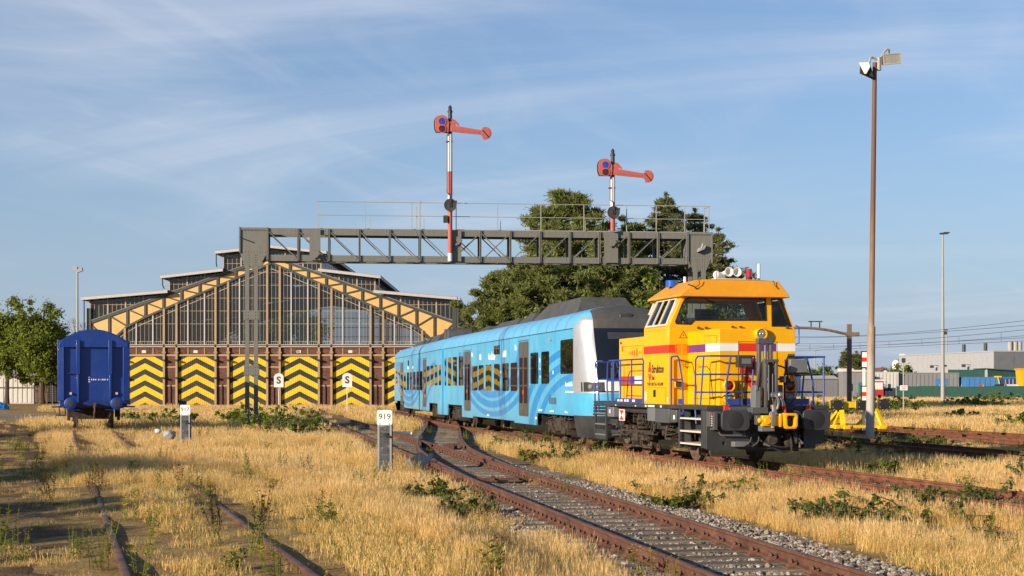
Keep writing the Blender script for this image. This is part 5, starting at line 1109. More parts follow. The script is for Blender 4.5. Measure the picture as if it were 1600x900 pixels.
def buffer_stop():
    T = thing('buffer_stop', 'bright yellow steel buffer stop with black pads at the end of a rusty track', 'buffer stop', (14.85,61.2,0), R(12))
    Yl = M['stopyel']
    for s in (-1, 1):
        x = s*.80
        a = MB().beam((x,-.15,.86),(x+.12*s,-.62,.02),.2,.13).beam((x,-.05,.86),(x-.18*s-.2*(s<0),1.35,.05),.16,.13).box(x-.2,x+.2,-.2,.05,.84,.9)
        a.beam((x,-.1,.8),(x,.6,.08),.12,.12).box(x-.14,x+.24 if s>0 else x+.14,-.75,1.5,.0,.14); a.build('support', Yl, T, .01)
        MB().box(x-.1,x+.1,-.72,-.5,-.17,.02).box(x-.1,x+.1,1.2,1.45,-.17,.02).build('rail_clamp', M['rail2'], T)
    MB().box(-1.25,1.2,-.16,.02,.90,1.16).build('crossbeam', Yl, T, .012)
    MB().beam((-1.3,-.58,.1),(-.55,-.55,.1),.2,.16).beam((-.72,-.55,.1),(.85,-.55,.1),.12,.13).build('foot_beam', Yl, T, .01)
    for x in (-1.05, .22, 1.12):
        w = .27 if abs(x) > .5 else .36
        p = MB().box(x-w,x+w,-.34,-.165,.86 if abs(x)>.5 else .80,1.22).build('buffer_pad', M['black'], T, .015); MB().box(x-w-.02,x+w+.02,-.19,-.16,.88,1.2).build('pad_plate', Yl, p)
        bl = MB()
        for dx in (-.8,.8):
            for z in (.93,1.15): bl.cyl((x+dx*w,-.36,z),(x+dx*w,-.34,z),.022,8)
        bl.build('bolt', M['galv'], p)
buffer_stop()
def small_sign():
    T = thing('warning_sign', 'small white sign with red writing on a thin post in front of the green fence', 'sign', (26.7,97,-.3))
    MB().cyl((0,0,0),(0,0,4.0),.045,10).build('post', M['galv'], T); MB().box(-.1,.1,-.15,.1,3.75,4.05).build('lamp_box', M['dgrey'], T)
    MB().box(-.26,.26,-.1,-.07,1.85,2.19).build('sign_board', M['white'], T, .02); l = MB()
    for z, w in ((2.09,.2),(1.96,.16)):
        for k in range(7): l.box(-w+2*w*k/7,-w+2*w*(k+.7)/7,-.104,-.1,z-.03,z+.03)
    l.build('lettering', M['red'], T)
small_sign()
# ------------------------------------------------------------ the old engine shed
M['tan'] = paint('ironwork_tan', (.36,.245,.13), .55, .25, (.2,.13,.08)); M['panel'] = paint('gable_panel_ochre', (.68,.39,.13), .6, .15, (.3,.18,.08))
M['dkgreen'] = paint('truss_dark_green', (.042,.048,.036), .5, .2); M['zinc'] = paint('roof_zinc', (.20,.19,.19), .55, .3); M['fascia'] = paint('grey_white_fascia', (.46,.43,.42), .5, .2)
M['mull'] = paint('pale_mullion', (.50,.44,.40), .5, .2); M['bar'] = paint('glazing_bar', (.40,.30,.20), .5, .2)
M['shedglass'] = glass('shed_glass', (.66,.68,.68), .04, 1.55, .16, (.10,.10,.10), .03)
def mat_brick():
    m, nt, N, L = nodes('dark_red_brick'); co = objco(N, L); mp = N('ShaderNodeMapping'); mp.inputs['Rotation'].default_value = (R(90),0,0); L(co, mp.inputs[0])
    b = N('ShaderNodeTexBrick'); b.inputs['Scale'].default_value = 1; b.inputs['Brick Width'].default_value = .44; b.inputs['Row Height'].default_value = .14; b.inputs['Mortar Size'].default_value = .014
    b.inputs['Color1'].default_value = (.105,.040,.030,1); b.inputs['Color2'].default_value = (.16,.065,.045,1); b.inputs['Mortar'].default_value = (.14,.11,.09,1); L(mp.outputs[0], b.inputs['Vector'])
    n = noise(N, L, co, .7, 6); f = noise(N, L, co, 6, 4); v = ramp(N, [(.3, (.65,.65,.65)), (.7, (1.2,1.15,1.1))]); L(n, v.inputs[0]); w = ramp(N, [(.35,(.75,.75,.75)),(.65,(1.2,1.2,1.2))]); L(f, w.inputs[0])
    c = mixc(N, L, 1.0, b.outputs[0], v.outputs[0], 'MULTIPLY'); c = mixc(N, L, 1.0, c, w.outputs[0], 'MULTIPLY'); finish(nt, N, L, c, .9, 0, b.outputs['Fac'], .4, .02, spec=.2); return m
M['brick'] = mat_brick()
def mat_chevron():
    m, nt, N, L = nodes('hazard_chevrons'); co = objco(N, L); sep = N('ShaderNodeSeparateXYZ'); L(co, sep.inputs[0])
    a = mathn(N, L, 'MULTIPLY', mathn(N, L, 'ABSOLUTE', sep.outputs[0]), .52); t = mathn(N, L, 'SUBTRACT', mathn(N, L, 'SUBTRACT', 4.58, sep.outputs[2]), a)
    fr = mathn(N, L, 'FRACT', mathn(N, L, 'ADD', mathn(N, L, 'DIVIDE', t, 1.078), 5.0)); k = mathn(N, L, 'LESS_THAN', fr, .48)
    oi = N('ShaderNodeObjectInfo'); off = N('ShaderNodeVectorMath'); off.operation = 'ADD'; L(co, off.inputs[0]); sc_ = N('ShaderNodeVectorMath'); sc_.operation = 'SCALE'; sc_.inputs[0].default_value = (31,17,53); L(oi.outputs['Random'], sc_.inputs['Scale']); L(sc_.outputs[0], off.inputs[1])
    n = noise(N, L, off.outputs[0], 1.2, 6, .6); sm = N('ShaderNodeMapping'); sm.inputs['Scale'].default_value = (8,8,.6); L(off.outputs[0], sm.inputs[0]); st = noise(N, L, sm.outputs[0], 1.5, 5)
    y = ramp(N, [(.3, (.70,.43,.008)), (.7, (.85,.54,.012))]); L(st, y.inputs[0]); b = ramp(N, [(.3, (.026,.026,.028)), (.7, (.042,.042,.043))]); L(n, b.inputs[0])
    wear = mathn(N, L, 'MULTIPLY', mathn(N, L, 'SUBTRACT', n, .52), 3.0, clamp=True); foot = mathn(N, L, 'MULTIPLY', mathn(N, L, 'SUBTRACT', .9, sep.outputs[2]), mathn(N, L, 'MULTIPLY', st, 1.1), clamp=True)
    yy = mixc(N, L, mathn(N, L, 'MULTIPLY', wear, .35), y.outputs[0], (.52,.36,.06)); yy = mixc(N, L, mathn(N, L, 'MULTIPLY', oi.outputs['Random'], .25), yy, (.66,.42,.02)); c = mixc(N, L, k, yy, b.outputs[0]); c = mixc(N, L, mathn(N, L, 'MULTIPLY', foot, .7), c, (.15,.11,.07))
    finish(nt, N, L, c, .5, 0, st, .1, .01, spec=.3); return m
M['chev'] = mat_chevron()
def shed():
    T = thing('engine_shed', 'old engine shed with stepped roofs, glazed gable and black and yellow striped doors', 'engine shed', (-23.12,137,0))
    u = .06166; Z = lambda py: 1.81-(py-604)*u
    lc = lambda x: Z(np.interp(abs(x)/u, [0,145,187,214,241,262,290], [411,473,491,502.7,520,545,556]))
    uc = lambda x: Z(np.interp(abs(x)/u, [0,285,300], [402,504.5,510]))
    doors = [(.2+80.6*(k-2.5)+2.6)*u for k in range(6)]; dw = 1.76; WL, WR = -17.65, 17.55
    # masonry: piers, band over the doors
    edges = [WL]+[e for d in doors for e in (d-dw, d+dw)]+[WR]
    for k in range(0, len(edges), 2): MB().box(edges[k],edges[k+1],.0,.5,-.5,4.80).build('brick_pier', M['brick'], T)
    MB().box(WL,WR,.0,.5,4.83,5.62).build('brick_band', M['brick'], T)
    for z0, z1, pr in ((4.74,4.92,.06),(5.60,5.86,.22)): MB().box(WL,WR,-pr,.45,z0,z1).build('iron_beam', M['tan'] if z0 < 5 else M['mull'], T)
    MB().box(WL,WR,-.26,-.05,5.70,5.80).build('sill_gutter', M['dgrey'], T)
    for k in range(0, len(edges), 2):
        for z in (3.62,1.82): MB().box(edges[k]+.15,edges[k+1]-.15,-.03,.02,z,z+.14).build('iron_beam', M['tan'], T)
        mid = (edges[k]+edges[k+1])/2
        if 2 <= k <= 10: MB().box(mid-.03,mid+.03,-.12,-.03,-.3,2.0).build('buffer_rod', M['blackpaint'], T)
    nd = ['84','83','82','93','81','80']
    for i, d in enumerate(doors):
        D = thing('door', None, None); D.parent = T; D.location = (d, .12, 0)
        for s in (-1, 1):
            b = MB(); n = 9; w = dw-.02
            for k in range(n): a = .008+w*k/n; b.box(min(s*a,s*(a+w/n-.018)),max(s*a,s*(a+w/n-.018)),-.04,.04,-.25,4.72)
            b.box(min(s*.01,s*w),max(s*.01,s*w),.0,.045,-.25,4.72); lf = b.build('door_leaf', M['chev'], D)
            MB().box(s*.1-.03,s*.1+.03,-.09,-.04,1.25,1.32).build('door_handle', M['blackpaint'], D)
        for s in (-1, 1):
            x = d+s*1.88
            c = MB().box(x-.10,x+.10,-.22,-.002,-.3,lc(x)).box(x-.17,x+.17,-.26,-.22+.1,5.0,5.15).build('iron_column', M['tan'], T)
            MB().box(x-.2,x+.2,-.30,-.20,-.35,-.05).build('column_foot', M['mull'], c)
            for z in (4.35,2.65): MB().box(x-.17,x+.17,-.52,-.2,z-.06,z+.08).build('door_hook', M['blackpaint'], c)
            for z in (5.1,): MB().box(x-.2,x+.2,-.3,-.2,z-.03,z+.05).build('column_ring', M['tan'], c)
            MB().box(d+s*.8-.05,d+s*.8+.05,-.05,-.002,4.92,5.60).build('band_post', M['tan'], T)
        MB().box(d-.28,d+.12,-.02,-.002,5.05,5.3).build('number_plate', M['offwhite'], T)
    o = doors[3]; text('93', .26, M['ink'], T, (o-.24,-.024,5.08), 'front', bold=.01)
    # gable glazing in bays
    xs_ = sorted([d+s*q for d in doors for q in (1.88,.8) for s in (-1,1)]+[doors[0]-3.1-.6, doors[-1]+3.1+.5, -15.8, 15.8]); xs_ = [x for x in xs_ if abs(x) < 16]
    for x in xs_:
        if min(abs(x-d) for d in doors) < 1.0 or abs(x) > 14.6:
            MB().box(x-.06,x+.06,-.12,.06,5.86,lc(x)-.02).build('mullion', M['mull'], T)
    for a, b in zip(xs_, xs_[1:]):
        pts = [(a,5.87)]+[(b,5.87)]+[(x,lc(x)-.05) for x in np.linspace(b, a, 5)]
        w = MB().prism(pts, XZ, .0, .02).build('window', M['shedglass'], T)
        g = MB(); n = 3 if b-a < 1.3 else 4
        for k in range(1, n): x = a+(b-a)*k/n; g.box(x-.015,x+.015,-.03,-.001,5.87,lc(x)-.05)
        for z in np.arange(7.85, 14, 1.24):
            q = [x for x in np.linspace(a+.02, b-.02, 9) if lc(x) > z+.05]
            if len(q) > 1: g.box(q[0],q[-1],-.028,-.001,z-.018,z+.018)
        for z in (6.15,): 
            g.box(a,b,-.028,-.001,z-.02,z+.02)
            for k in range(1, 6): x = a+(b-a)*k/6; g.box(x-.015,x+.015,-.026,-.001,5.87,6.15)
        if g.f:
            xs2 = np.linspace(a, b, 4); 
            for p, q in zip(xs2, xs2[1:]): g.beam((p,-.02,lc(p)-.55),(q,-.02,lc(q)-.55),.03,.06)
            g.build('glazing_bars', M['bar'], w)
    # raked truss with ochre panels
    pos = [0,28.2,56.4,84.6,112.8,141,169.2,197.4,225.6,253.8,285]
    for s in (-1, 1):
        X_ = [s*p*u for p in pos]
        tc = MB(); bc = MB()
        for a, b in zip(X_, X_[1:]):
            tc.beam((a,-.12,uc(a)),(b,-.12,uc(b)),.14,.24); bc.beam((a,-.12,lc(a)),(b,-.12,lc(b)),.14,.20)
        tc.build('truss_top_chord', M['dkgreen'], T); bc.build('truss_bottom_chord', M['dkgreen'], T)
        MB().beam((0,-.10,uc(0)+.16),(X_[-1],-.10,uc(X_[-1])+.16),.24,.07).build('coping', M['zinc'], T)
        for i, (a, b) in enumerate(zip(X_, X_[1:])):
            q = MB().prism([(a,lc(a)),(b,lc(b)),(b,uc(b)),(a,uc(a))], XZ, -.06, -.02).build('gable_panel', M['panel'], T)
            if i: MB().beam((a,-.115,lc(a)),(a,-.115,uc(a)),.22,.12,(0,1,0)).build('truss_post', M['dkgreen'], T)
            if i: MB().beam((b,-.10,uc(b)),(a,-.10,lc(a)),.14,.08,(0,1,0)).build('truss_brace', M['dkgreen'], T)
        x = X_[-1]; MB().box(x-.2,x+.2,-.25,.3,-.4,9.35).build('corner_post', M['dkgreen'], T)
    # stepped tiers: glass above the raked truss, roofs, fascias
    tiers = [(17.65,10.05,11.0,9.9,10.30,11.02), (10.35,4.45,10.0,9.0,12.40,13.06), (5.15,0,5.0,4.8,14.80,15.32)]
    roofs = ((18.15,9.85,10.28,10.98),(10.55,4.55,12.36,13.05),(5.35,0,14.72,15.28))
    DEP = 46
    for s in (-1, 1):
        for (xo, xi, zo, zi), wall_x in zip(roofs, (17.6,9.95,4.75)):
            f = lambda x: zo+(zi-zo)*(xo-abs(x))/(xo-xi)
            MB().hexa([(s*xo,-.9,zo),(s*xi,-.9,zi),(s*xi,DEP,zi),(s*xo,DEP,zo)],[(s*xo,-.9,zo+.09),(s*xi,-.9,zi+.09),(s*xi,DEP,zi+.09),(s*xo,DEP,zo+.09)]).build('roof', M['zinc'], T)
            MB().hexa([(s*xo,-.93,zo-.20),(s*xi,-.93,zi-.20),(s*xi,-.84,zi-.20),(s*xo,-.84,zo-.20)],[(s*xo,-.93,zo+.06),(s*xi,-.93,zi+.06),(s*xi,-.84,zi+.06),(s*xo,-.84,zo+.06)]).build('fascia', M['fascia'], T)
            MB().box(min(s*xo,s*(xo-.1)),max(s*xo,s*(xo-.1)),-.84,DEP,zo-.2,zo+.05).build('fascia', M['fascia'], T)
            # gable glass of this tier between truss and roof
            x0 = wall_x-.05; bays = np.arange(x0, xi-.1, -1.72); bays = list(bays)+[xi if xi else 0]
            for a, b in zip(bays, bays[1:]):
                za, zb = f(a)-.2, f(b)-.2; la, lb = uc(a)+.1, uc(b)+.1
                if za-la < .05: continue
                if zb < lb: b = a+(b-a)*(za-la)/((za-la)+(lb-zb)); zb = lb = f(b)-.2
                if abs(b-a) < .15: continue
                w = MB().prism([(s*a,la),(s*a,za),(s*b,max(zb,lb+.01)),(s*b,lb)], XZ, .1, .12).build('window', M['shedglass'], T)
                g = MB().box(s*a-.07,s*a+.07,.02,.1,la,za)
                for k in range(1, 4): x = a+(b-a)*k/4; g.box(s*x-.018,s*x+.018,.07,.098,uc(x)+.1,max(f(x)-.2,uc(x)+.12))
                for z in np.arange(9.7, 15.3, .66):
                    q = [x for x in np.linspace(a, b, 7) if uc(x)+.1 < z < f(x)-.2]
                    if len(q) > 1: g.box(min(s*q[0],s*q[-1]),max(s*q[0],s*q[-1]),.072,.098,z-.02,z+.02)
                g.build('glazing_bars', M['bar'], w)
        # side and clerestory walls
        for wx, z0, z1, gl in ((17.45,-.4,6.2,0),(9.95,11.05,12.28,1),(4.75,13.1,14.62,1),(17.5,6.2,10.2,1)):
            MB().box(s*wx-.08 if not gl else s*wx-.01, s*wx+.08 if not gl else s*wx+.01, .3, DEP, z0, z1).build('clerestory' if gl else 'side_wall', M['shedglass'] if gl else M['brick'], T)
            if gl:
                g = MB()
                for y in np.arange(.4, DEP, 1.5): g.box(s*wx-.05,s*wx+.05,y-.05,y+.05,z0,z1)
                g.build('glazing_bars', M['bar'], T)
        # rainwater pipes
        for xa, za, zb, xb in ((17.95,10.1,3.0,17.8),(10.4,12.3,11.2,9.9),(5.25,14.6,13.3,4.85)):
            MB().tube([(s*xa,-.6,za),(s*xa,-.6,zb+.35),(s*(xb+.35 if xa<17 else xb),-.5,zb)] if xa < 17 else [(s*xa,-.5,za),(s*xa,-.5,7.6),(s*(xa+.0),-.5,zb)], .06, 6).build('rainwater_pipe', M['dkgreen'], T)
    # back gable, inner trusses and floor
    MB().box(-17.4,17.4,DEP-.2,DEP,-.4,5.6).build('back_wall', M['brick'], T)
    bw = MB().wall([(-17.4,5.6),(17.4,5.6),(17.4,10.2),(9.9,11),(9.9,12.2),(4.8,13),(4.8,14.6),(0,15.2),(-4.8,14.6),(-4.8,13),(-9.9,12.2),(-9.9,11),(-17.4,10.2)], [[(-15.5,5.9),(15.5,5.9),(13.5,8.6),(9,10.2),(4,11.6),(0,12.2),(-4,11.6),(-9,10.2),(-13.5,8.6)]], XZ, DEP-.15, DEP-.05).build('back_gable', M['blackpaint'], T)
    g = MB()
    for x in np.arange(-15, 15.1, 1.5): g.box(x-.06,x+.06,DEP-.14,DEP-.06,5.9,12.1-.22*abs(x) if abs(x) < 13 else 8.6)
    for z in np.arange(7, 12, 1.2): q = 15-(z-5.9)*1.6; g.box(-q,q,DEP-.13,DEP-.07,z-.04,z+.04)
    g.build('back_glazing_bars', M['bar'], T)
    for y in (8,16,24,32,40):
        g = MB()
        for s in (-1,1):
            for a, b in zip(pos[:-1:2], pos[2::2]):
                g.beam((s*a*u,y,uc(a*u)-.2),(s*b*u,y,uc(b*u)-.2),.2,.2).beam((s*a*u,y,lc(a*u)-.3),(s*b*u,y,lc(b*u)-.3),.18,.18).beam((s*a*u,y,uc(a*u)),(s*b*u,y,lc(b*u)-.3),.1,.1)
            g.box(s*9-.15,s*9+.15,y-.15,y+.15,-.3,10)
        g.build('inner_truss', M['blackpaint'], T)
    MB().box(-17.3,17.3,.55,DEP-.3,-.4,-.12).build('shed_floor', M['concrete'], T)
    for k, (x, y, l) in enumerate(((-12,20,14),(3.5,14,18),(9,24,12))): MB().box(x-1.4,x+1.4,y,y+l,1.0,4.0).box(x-1.5,x+1.5,y,y+l,4.0,4.3).build('parked_stock', M['dgrey'] if k != 1 else M['offwhite'], T)
shed()
def annex():
    T = thing('brick_annex', 'low brick outbuilding with white roof edge between the shed and the blue train', 'building', (-4.6,140,0))
    MB().box(.0,16,.0,9,-.3,7.0).build('wall', M['brick'], T); MB().box(-.1,16.5,-.6,9.5,7.25,7.45).build('roof', M['zinc'], T); MB().box(-.1,16.5,-.66,-.58,7.02,7.25).build('fascia', M['fascia'], T)
    MB().box(.3,15.8,-.08,.0,5.75,6.0).box(2.6,3.2,-.1,.0,-.3,7.0).box(9,9.5,-.1,.0,-.3,7.0).build('beam', M['tan'], T)
    for x in (.6,3.8,6.2,10.2): MB().box(x,x+1.7,-.03,.01,4.3,5.6).build('window', M['shedglass'], T)
annex()
# ------------------------------------------------------------ background on the right
M['dkclad'] = paint('grey_cladding_dark', (.15,.155,.17), .5, .12); M['ltclad'] = paint('grey_cladding', (.37,.375,.38), .5, .12)
M['netgreen'] = paint('green_netting', (.02,.085,.068), .7, .25, (.06,.10,.07)); M['contblue'] = paint('container_blue', (.05,.19,.42), .5, .2); M['navy'] = paint('container_navy', (.02,.05,.17), .5, .2)
M['contgrey'] = paint('container_grey', (.22,.22,.225), .5, .3); M['greenshed'] = paint('shed_green', (.012,.05,.045), .6, .2); M['teal'] = paint('teal_door', (.02,.16,.17), .5, .2)
M['tile'] = paint('roof_tile', (.16,.07,.05), .8, .3); M['contwhite'] = paint('container_white', (.55,.54,.51), .5, .35, (.28,.16,.09)); M['redpaint'] = paint('red_paint', (.45,.03,.03), .5, .2)
def ribbed(T, nm, mt, x0, x1, y0, y1, z0, z1, step=.4, d=.05):
    b = MB().box(x0,x1,y0,y1,z0,z1)
    n = max(2, int(abs(x1-x0)/step))
    for k in range(n): a = x0+(x1-x0)*k/n; b.box(a,a+(x1-x0)/n*.5,y0-d,y0-.001,z0+.12,z1-.12)
    n = max(2, int(abs(y1-y0)/step))
    for k in range(n): a = y0+(y1-y0)*k/n; b.box(x0-d,x0-.001,a,a+(y1-y0)/n*.5,z0+.12,z1-.12)
    return b.build(nm, M[mt], T)
def warehouse():
    T = thing('warehouse', 'big flat roofed grey warehouse with panelled walls at the right edge behind the green fence', 'warehouse', (81.3,240,0))
    c = Vector((0,0)); a = Vector((-6.2,36)); d = a.normalized(); r = Vector((d.y,-d.x))
    def P(p, q, z): w = d*p+r*q; return (w.x, w.y, z)
    n = 18; L_ = a.length
    for k in range(n):
        p0, p1 = L_*k/n+.02, L_*(k+1)/n-.02; MB().hexa([P(p0,0,-.3),P(p1,0,-.3),P(p1,.3,-.3),P(p0,.3,-.3)],[P(p0,0,7.7),P(p1,0,7.7),P(p1,.3,7.7),P(p0,.3,7.7)]).build('wall_panel', M['ltclad'], T)
    n = 8
    for k in range(n):
        q0, q1 = 30*k/n+.02, 30*(k+1)/n-.02; MB().hexa([P(-.02,q0,-.3),P(-.02,q1,-.3),P(.3,q1,-.3),P(.3,q0,-.3)],[P(-.02,q0,7.7),P(-.02,q1,7.7),P(.3,q1,7.7),P(.3,q0,7.7)]).build('wall_panel', M['dkclad'], T)
    MB().hexa([P(.1,.1,7.6),P(.1,30,7.6),P(L_,30,7.6),P(L_,.1,7.6)],[P(.1,.1,7.75),P(.1,30,7.75),P(L_,30,7.75),P(L_,.1,7.75)]).build('roof', M['zinc'], T)
    MB().hexa([P(-.08,-.08,7.68),P(-.08,30,7.68),P(.1,30,7.68),P(.1,-.08,7.68)],[P(-.08,-.08,7.9),P(-.08,30,7.9),P(.1,30,7.9),P(.1,-.08,7.9)]).hexa([P(.1,-.08,7.68),P(L_,-.08,7.68),P(L_,.1,7.68),P(.1,.1,7.68)],[P(.1,-.08,7.9),P(L_,-.08,7.9),P(L_,.1,7.9),P(.1,.1,7.9)]).build('roof_edge', M['ltclad'], T)
    for p in (8, 20): MB().cyl(P(p,-.05,5.6),P(p-.4,-1.0,5.7),.05,6).box(P(p,-1.3,5.3)[0]-.3,P(p,-1.3,5.3)[0]+.3,P(p,-1.1,0)[1]-.2,P(p,-1.1,0)[1]+.2,5.2,5.7).build('wall_lamp', M['dgrey'], T)
    for p in (14, 22): MB().cyl(P(p,6,7.7),P(p,6,9.6),.32,12).build('vent_stack', M['dgrey'], T)
    for q in (4.6,5.6,6.4): MB().cyl(P(3,q,7.7),P(3,q,9.5),.45,14).build('roof_vent', M['galv'], T)
    MB().hexa([P(-.06,8.8,3.0),P(-.06,11,3.0),P(-.01,11,3.0),P(-.01,8.8,3.0)],[P(-.06,8.8,5.0),P(-.06,11,5.0),P(-.01,11,5.0),P(-.01,8.8,5.0)]).build('opening', M['blackpaint'], T)
warehouse()
def green_fence():
    T = thing('netting_fence', 'long low fence covered in green netting in front of the warehouse', 'fence', (0,0,0))
    n = 22
    for k in range(n):
        x0, x1 = 53+3*k, 53+3*(k+1)-.08; y = 196; MB().box(x0,x1,y-.03,y+.03,-.3,1.85+.05*math.sin(k*1.7)).build('netting_panel', M['netgreen'], T); MB().cyl((x0-.04,y+.06,-.3),(x0-.04,y+.06,2.1),.05,6).build('fence_post', M['galv'], T)
green_fence()
def container(label, mt, x0, x1, y0, y1, h, step=.5, extra=None, group=None, z0=-.25):
    T = thing('container', label, 'container', ((x0+x1)/2, y0, 0), 0, group); w = (x1-x0)/2
    ribbed(T, 'body', mt, -w, w, 0, y1-y0, z0, h, step, .06)
    MB().box(-w-.05,w+.05,-.05,y1-y0+.05,h,h+.12).build('top_rail', M[mt], T)
    if extra: extra(T, w)
    return T
def grey_extra(T, w): MB().box(1.0,2.8,-.1,-.062,2.0,3.0).build('sign_panel', M['contblue'], T); MB().box(-w-.2,-w-.07,-.1,.3,0,3.2).build('end_ladder', M['galv'], T)
container('long grey container behind the green fence, left of the blue one', 'contgrey', 57.0, 66.0, 210, 216, 3.75, .6, grey_extra, 'containers behind the green fence')
container('short white container with dark graffiti behind the green fence', 'contwhite', 53.2, 56.8, 209, 214, 3.85, .5, lambda T, w: MB().box(-.4,.9,-.1,-.063,1.2,1.5).box(.2,.6,-.1,-.063,1.5,2.2).box(-.8,-.2,-.1,-.063,.6,1.3).build('graffiti', M['dgrey'], T), 'containers behind the green fence')
def blue_extra(T, w):
    MB().box(w*.1,w,-.12,-.064,-.2,3.0).build('navy_side', M['navy'], T)
    for k in range(7): MB().box(w*.22+k*.55,w*.22+k*.55+.14,-.2,-.12,.3,2.9).build('pale_rib', M['lgrey'], T)
    MB().cyl((-w*.55,-.1,1.7),(-w*.55,-.07,1.7),.42,16).build('red_disc', M['redpaint'], T); MB().beam((-.1,-.25,3.3),(.7,-.25,-.1),.12,.12).build('yellow_strap', M['stopyel'], T); MB().box(-.5,.5,-.2,.2,3.15,3.35).build('yellow_tarp', M['stopyel'], T)
container('blue container with ribbed navy side and yellow strap behind the green fence', 'contblue', 66.5, 75.6, 208, 214, 3.1, .7, blue_extra, 'containers behind the green fence')
container('rows of low dark containers left of the grey hut, seen past the locomotive railing', 'navy', 40.5, 44.2, 205, 211, 3.1, .6, lambda T, w: MB().box(.7,w,-.14,-.064,-.2,3.0).build('red_end', M['redpaint'], T), 'containers behind the locomotive')
def open_shed():
    T = thing('green_shed', 'dark green open fronted shed with white corner against the warehouse wall', 'shed', (75.5,226,0))
    b = MB().wall([(0,-.3),(10.2,-.3),(10.2,3.9),(0,4.6)], [[(1,-.2),(8.2,-.2),(8.2,2.6),(1,2.6)]], XZ, 0, .2); b.build('front_wall', M['greenshed'], T)
    MB().hexa([(-.3,-.4,4.6),(10.5,-.4,3.9),(10.5,6,3.9),(-.3,6,4.6)],[(-.3,-.4,4.75),(10.5,-.4,4.05),(10.5,6,4.05),(-.3,6,4.75)]).build('roof', M['netgreen'], T)
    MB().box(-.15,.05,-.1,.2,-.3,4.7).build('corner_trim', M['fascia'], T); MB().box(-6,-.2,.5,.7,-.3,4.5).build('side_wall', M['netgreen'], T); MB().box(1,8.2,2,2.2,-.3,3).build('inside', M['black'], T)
open_shed()
def skip(): 
    T = thing('skip_container', 'orange yellow skip at the right edge behind the green fence', 'skip', (73.6,206.5,0))
    T.location = (74.0,203,0); MB().hexa([(-1.0,0,-.2),(3,0,-.2),(3,2,-.2),(-1.0,2,-.2)],[(-1.4,-.2,4.3),(3.2,-.2,4.3),(3.2,2.2,4.3),(-1.4,2.2,4.3)]).build('body', M['yellow'], T); MB().box(-1.5,3.2,-.3,2.3,4.2,4.4).build('rim', M['roofyel'], T)
    MB().sphere((.5,-.2,.6),.35,8,6).build('pale_patch', M['offwhite'], T)
skip()
tk = thing('storage_tank', 'long white horizontal tank with black end beside the orange skip', 'tank', (70.3,204,0)); MB().cyl((.4,0,1.4),(2.3,.3,1.4),.75,16).build('tank_body', M['offwhite'], tk); MB().lathe([(.3,-.9),(.72,-.6),(.78,0),(.75,.9)], (-.4,0,1.4), 'x', 16).build('tank_end', M['black'], tk); MB().box(-.6,2.0,-.4,.4,-.3,.9).build('cradle', M['dgrey'], tk)
def huts():
    T = thing('site_hut', 'grey site hut with a teal door and cream roof left of the floodlight pole', 'hut', (46.6,200,0)); ribbed(T, 'wall', 'contgrey', 0, 3.3, 0, 3, -.3, 3.9, 1.0, .02); MB().box(2.1,2.7,-.06,-.02,.3,2.4).build('door', M['teal'], T); MB().box(-.1,3.4,-.2,3.2,3.9,4.15).build('roof', M['cream'], T)
    for x in (.6,): MB().box(x,x+.7,-.06,-.02,1.2,2.2).build('window', M['trainglass'], T)
    MB().box(-.1,1.4,-.22,3.2,4.15,4.35).build('yellow_roof_edge', M['cream'], T)
    T = thing('site_hut', 'low dark hut with pale blue roof to the left of the teal door hut', 'hut', (41.6,203,0)); ribbed(T, 'wall', 'dkclad', 0, 4.9, 0, 3, -.3, 2.9, 1.0, .02); MB().hexa([(-.1,-.2,2.9),(5,-.2,2.9),(5,3.2,2.9),(-.1,3.2,2.9)],[(.4,.4,3.4),(4.5,.4,3.4),(4.5,2.6,3.4),(.4,2.6,3.4)]).build('roof', M['silver'], T)
    T = thing('red_white_cabin', 'small red and white cabin just left of the white gabled house', 'cabin', (50.6,201,0)); MB().box(0,1.9,0,2,-.3,2.6).build('wall', M['redpaint'], T); MB().box(.1,1.8,-.05,-.0,1.4,2.4).box(-.1,2.0,-.1,2.1,2.6,2.8).build('trim', M['offwhite'], T)
    T = thing('gabled_house', 'white house with a small gable and red brown tiles behind the containers', 'house', (60.2,236,0)); MB().prism([(0,-.3),(3.0,-.3),(3.0,3.4),(1.5,4.75),(0,3.4)], XZ, 0, 8).build('wall', M['white'], T)
    for s in (-1,1): MB().hexa([(1.5+s*1.8,-.3,3.15),(1.5,-.3,4.8),(1.5,8.3,4.8),(1.5+s*1.8,8.3,3.15)],[(1.5+s*1.8,-.3,3.33),(1.5,-.3,5.0),(1.5,8.3,5.0),(1.5+s*1.8,8.3,3.33)]).build('roof', M['tile'], T)
    MB().prism([(.7,3.4),(2.3,3.4),(1.5,4.2)], XZ, -.06, -.002).build('gable_window', M['tile'], T)
    T = thing('white_silo', 'white silo and square stack at the left end of the warehouse roof', 'silo', (76.0,284,0)); MB().sphere((.7,0,6.4),.75,14,8).cyl((.7,0,-.3),(.7,0,6.4),.75,14).build('silo', M['white'], T); MB().box(1.5,2.3,-.5,.5,-.3,8.3).box(2.5,3.0,-.5,.5,-.3,7.8).build('stack', M['white'], T)
huts()
def mast(label, x, y, h, r0, r1, lamp, mt='galv'):
    T = thing('lighting_mast', label, 'light pole', (x,y,-.3), 0, 'tall lighting masts'); MB().cyl((0,0,0),(0,0,h),r0,12,0,r1).build('pole', M[mt], T); lamp(T, h); return T
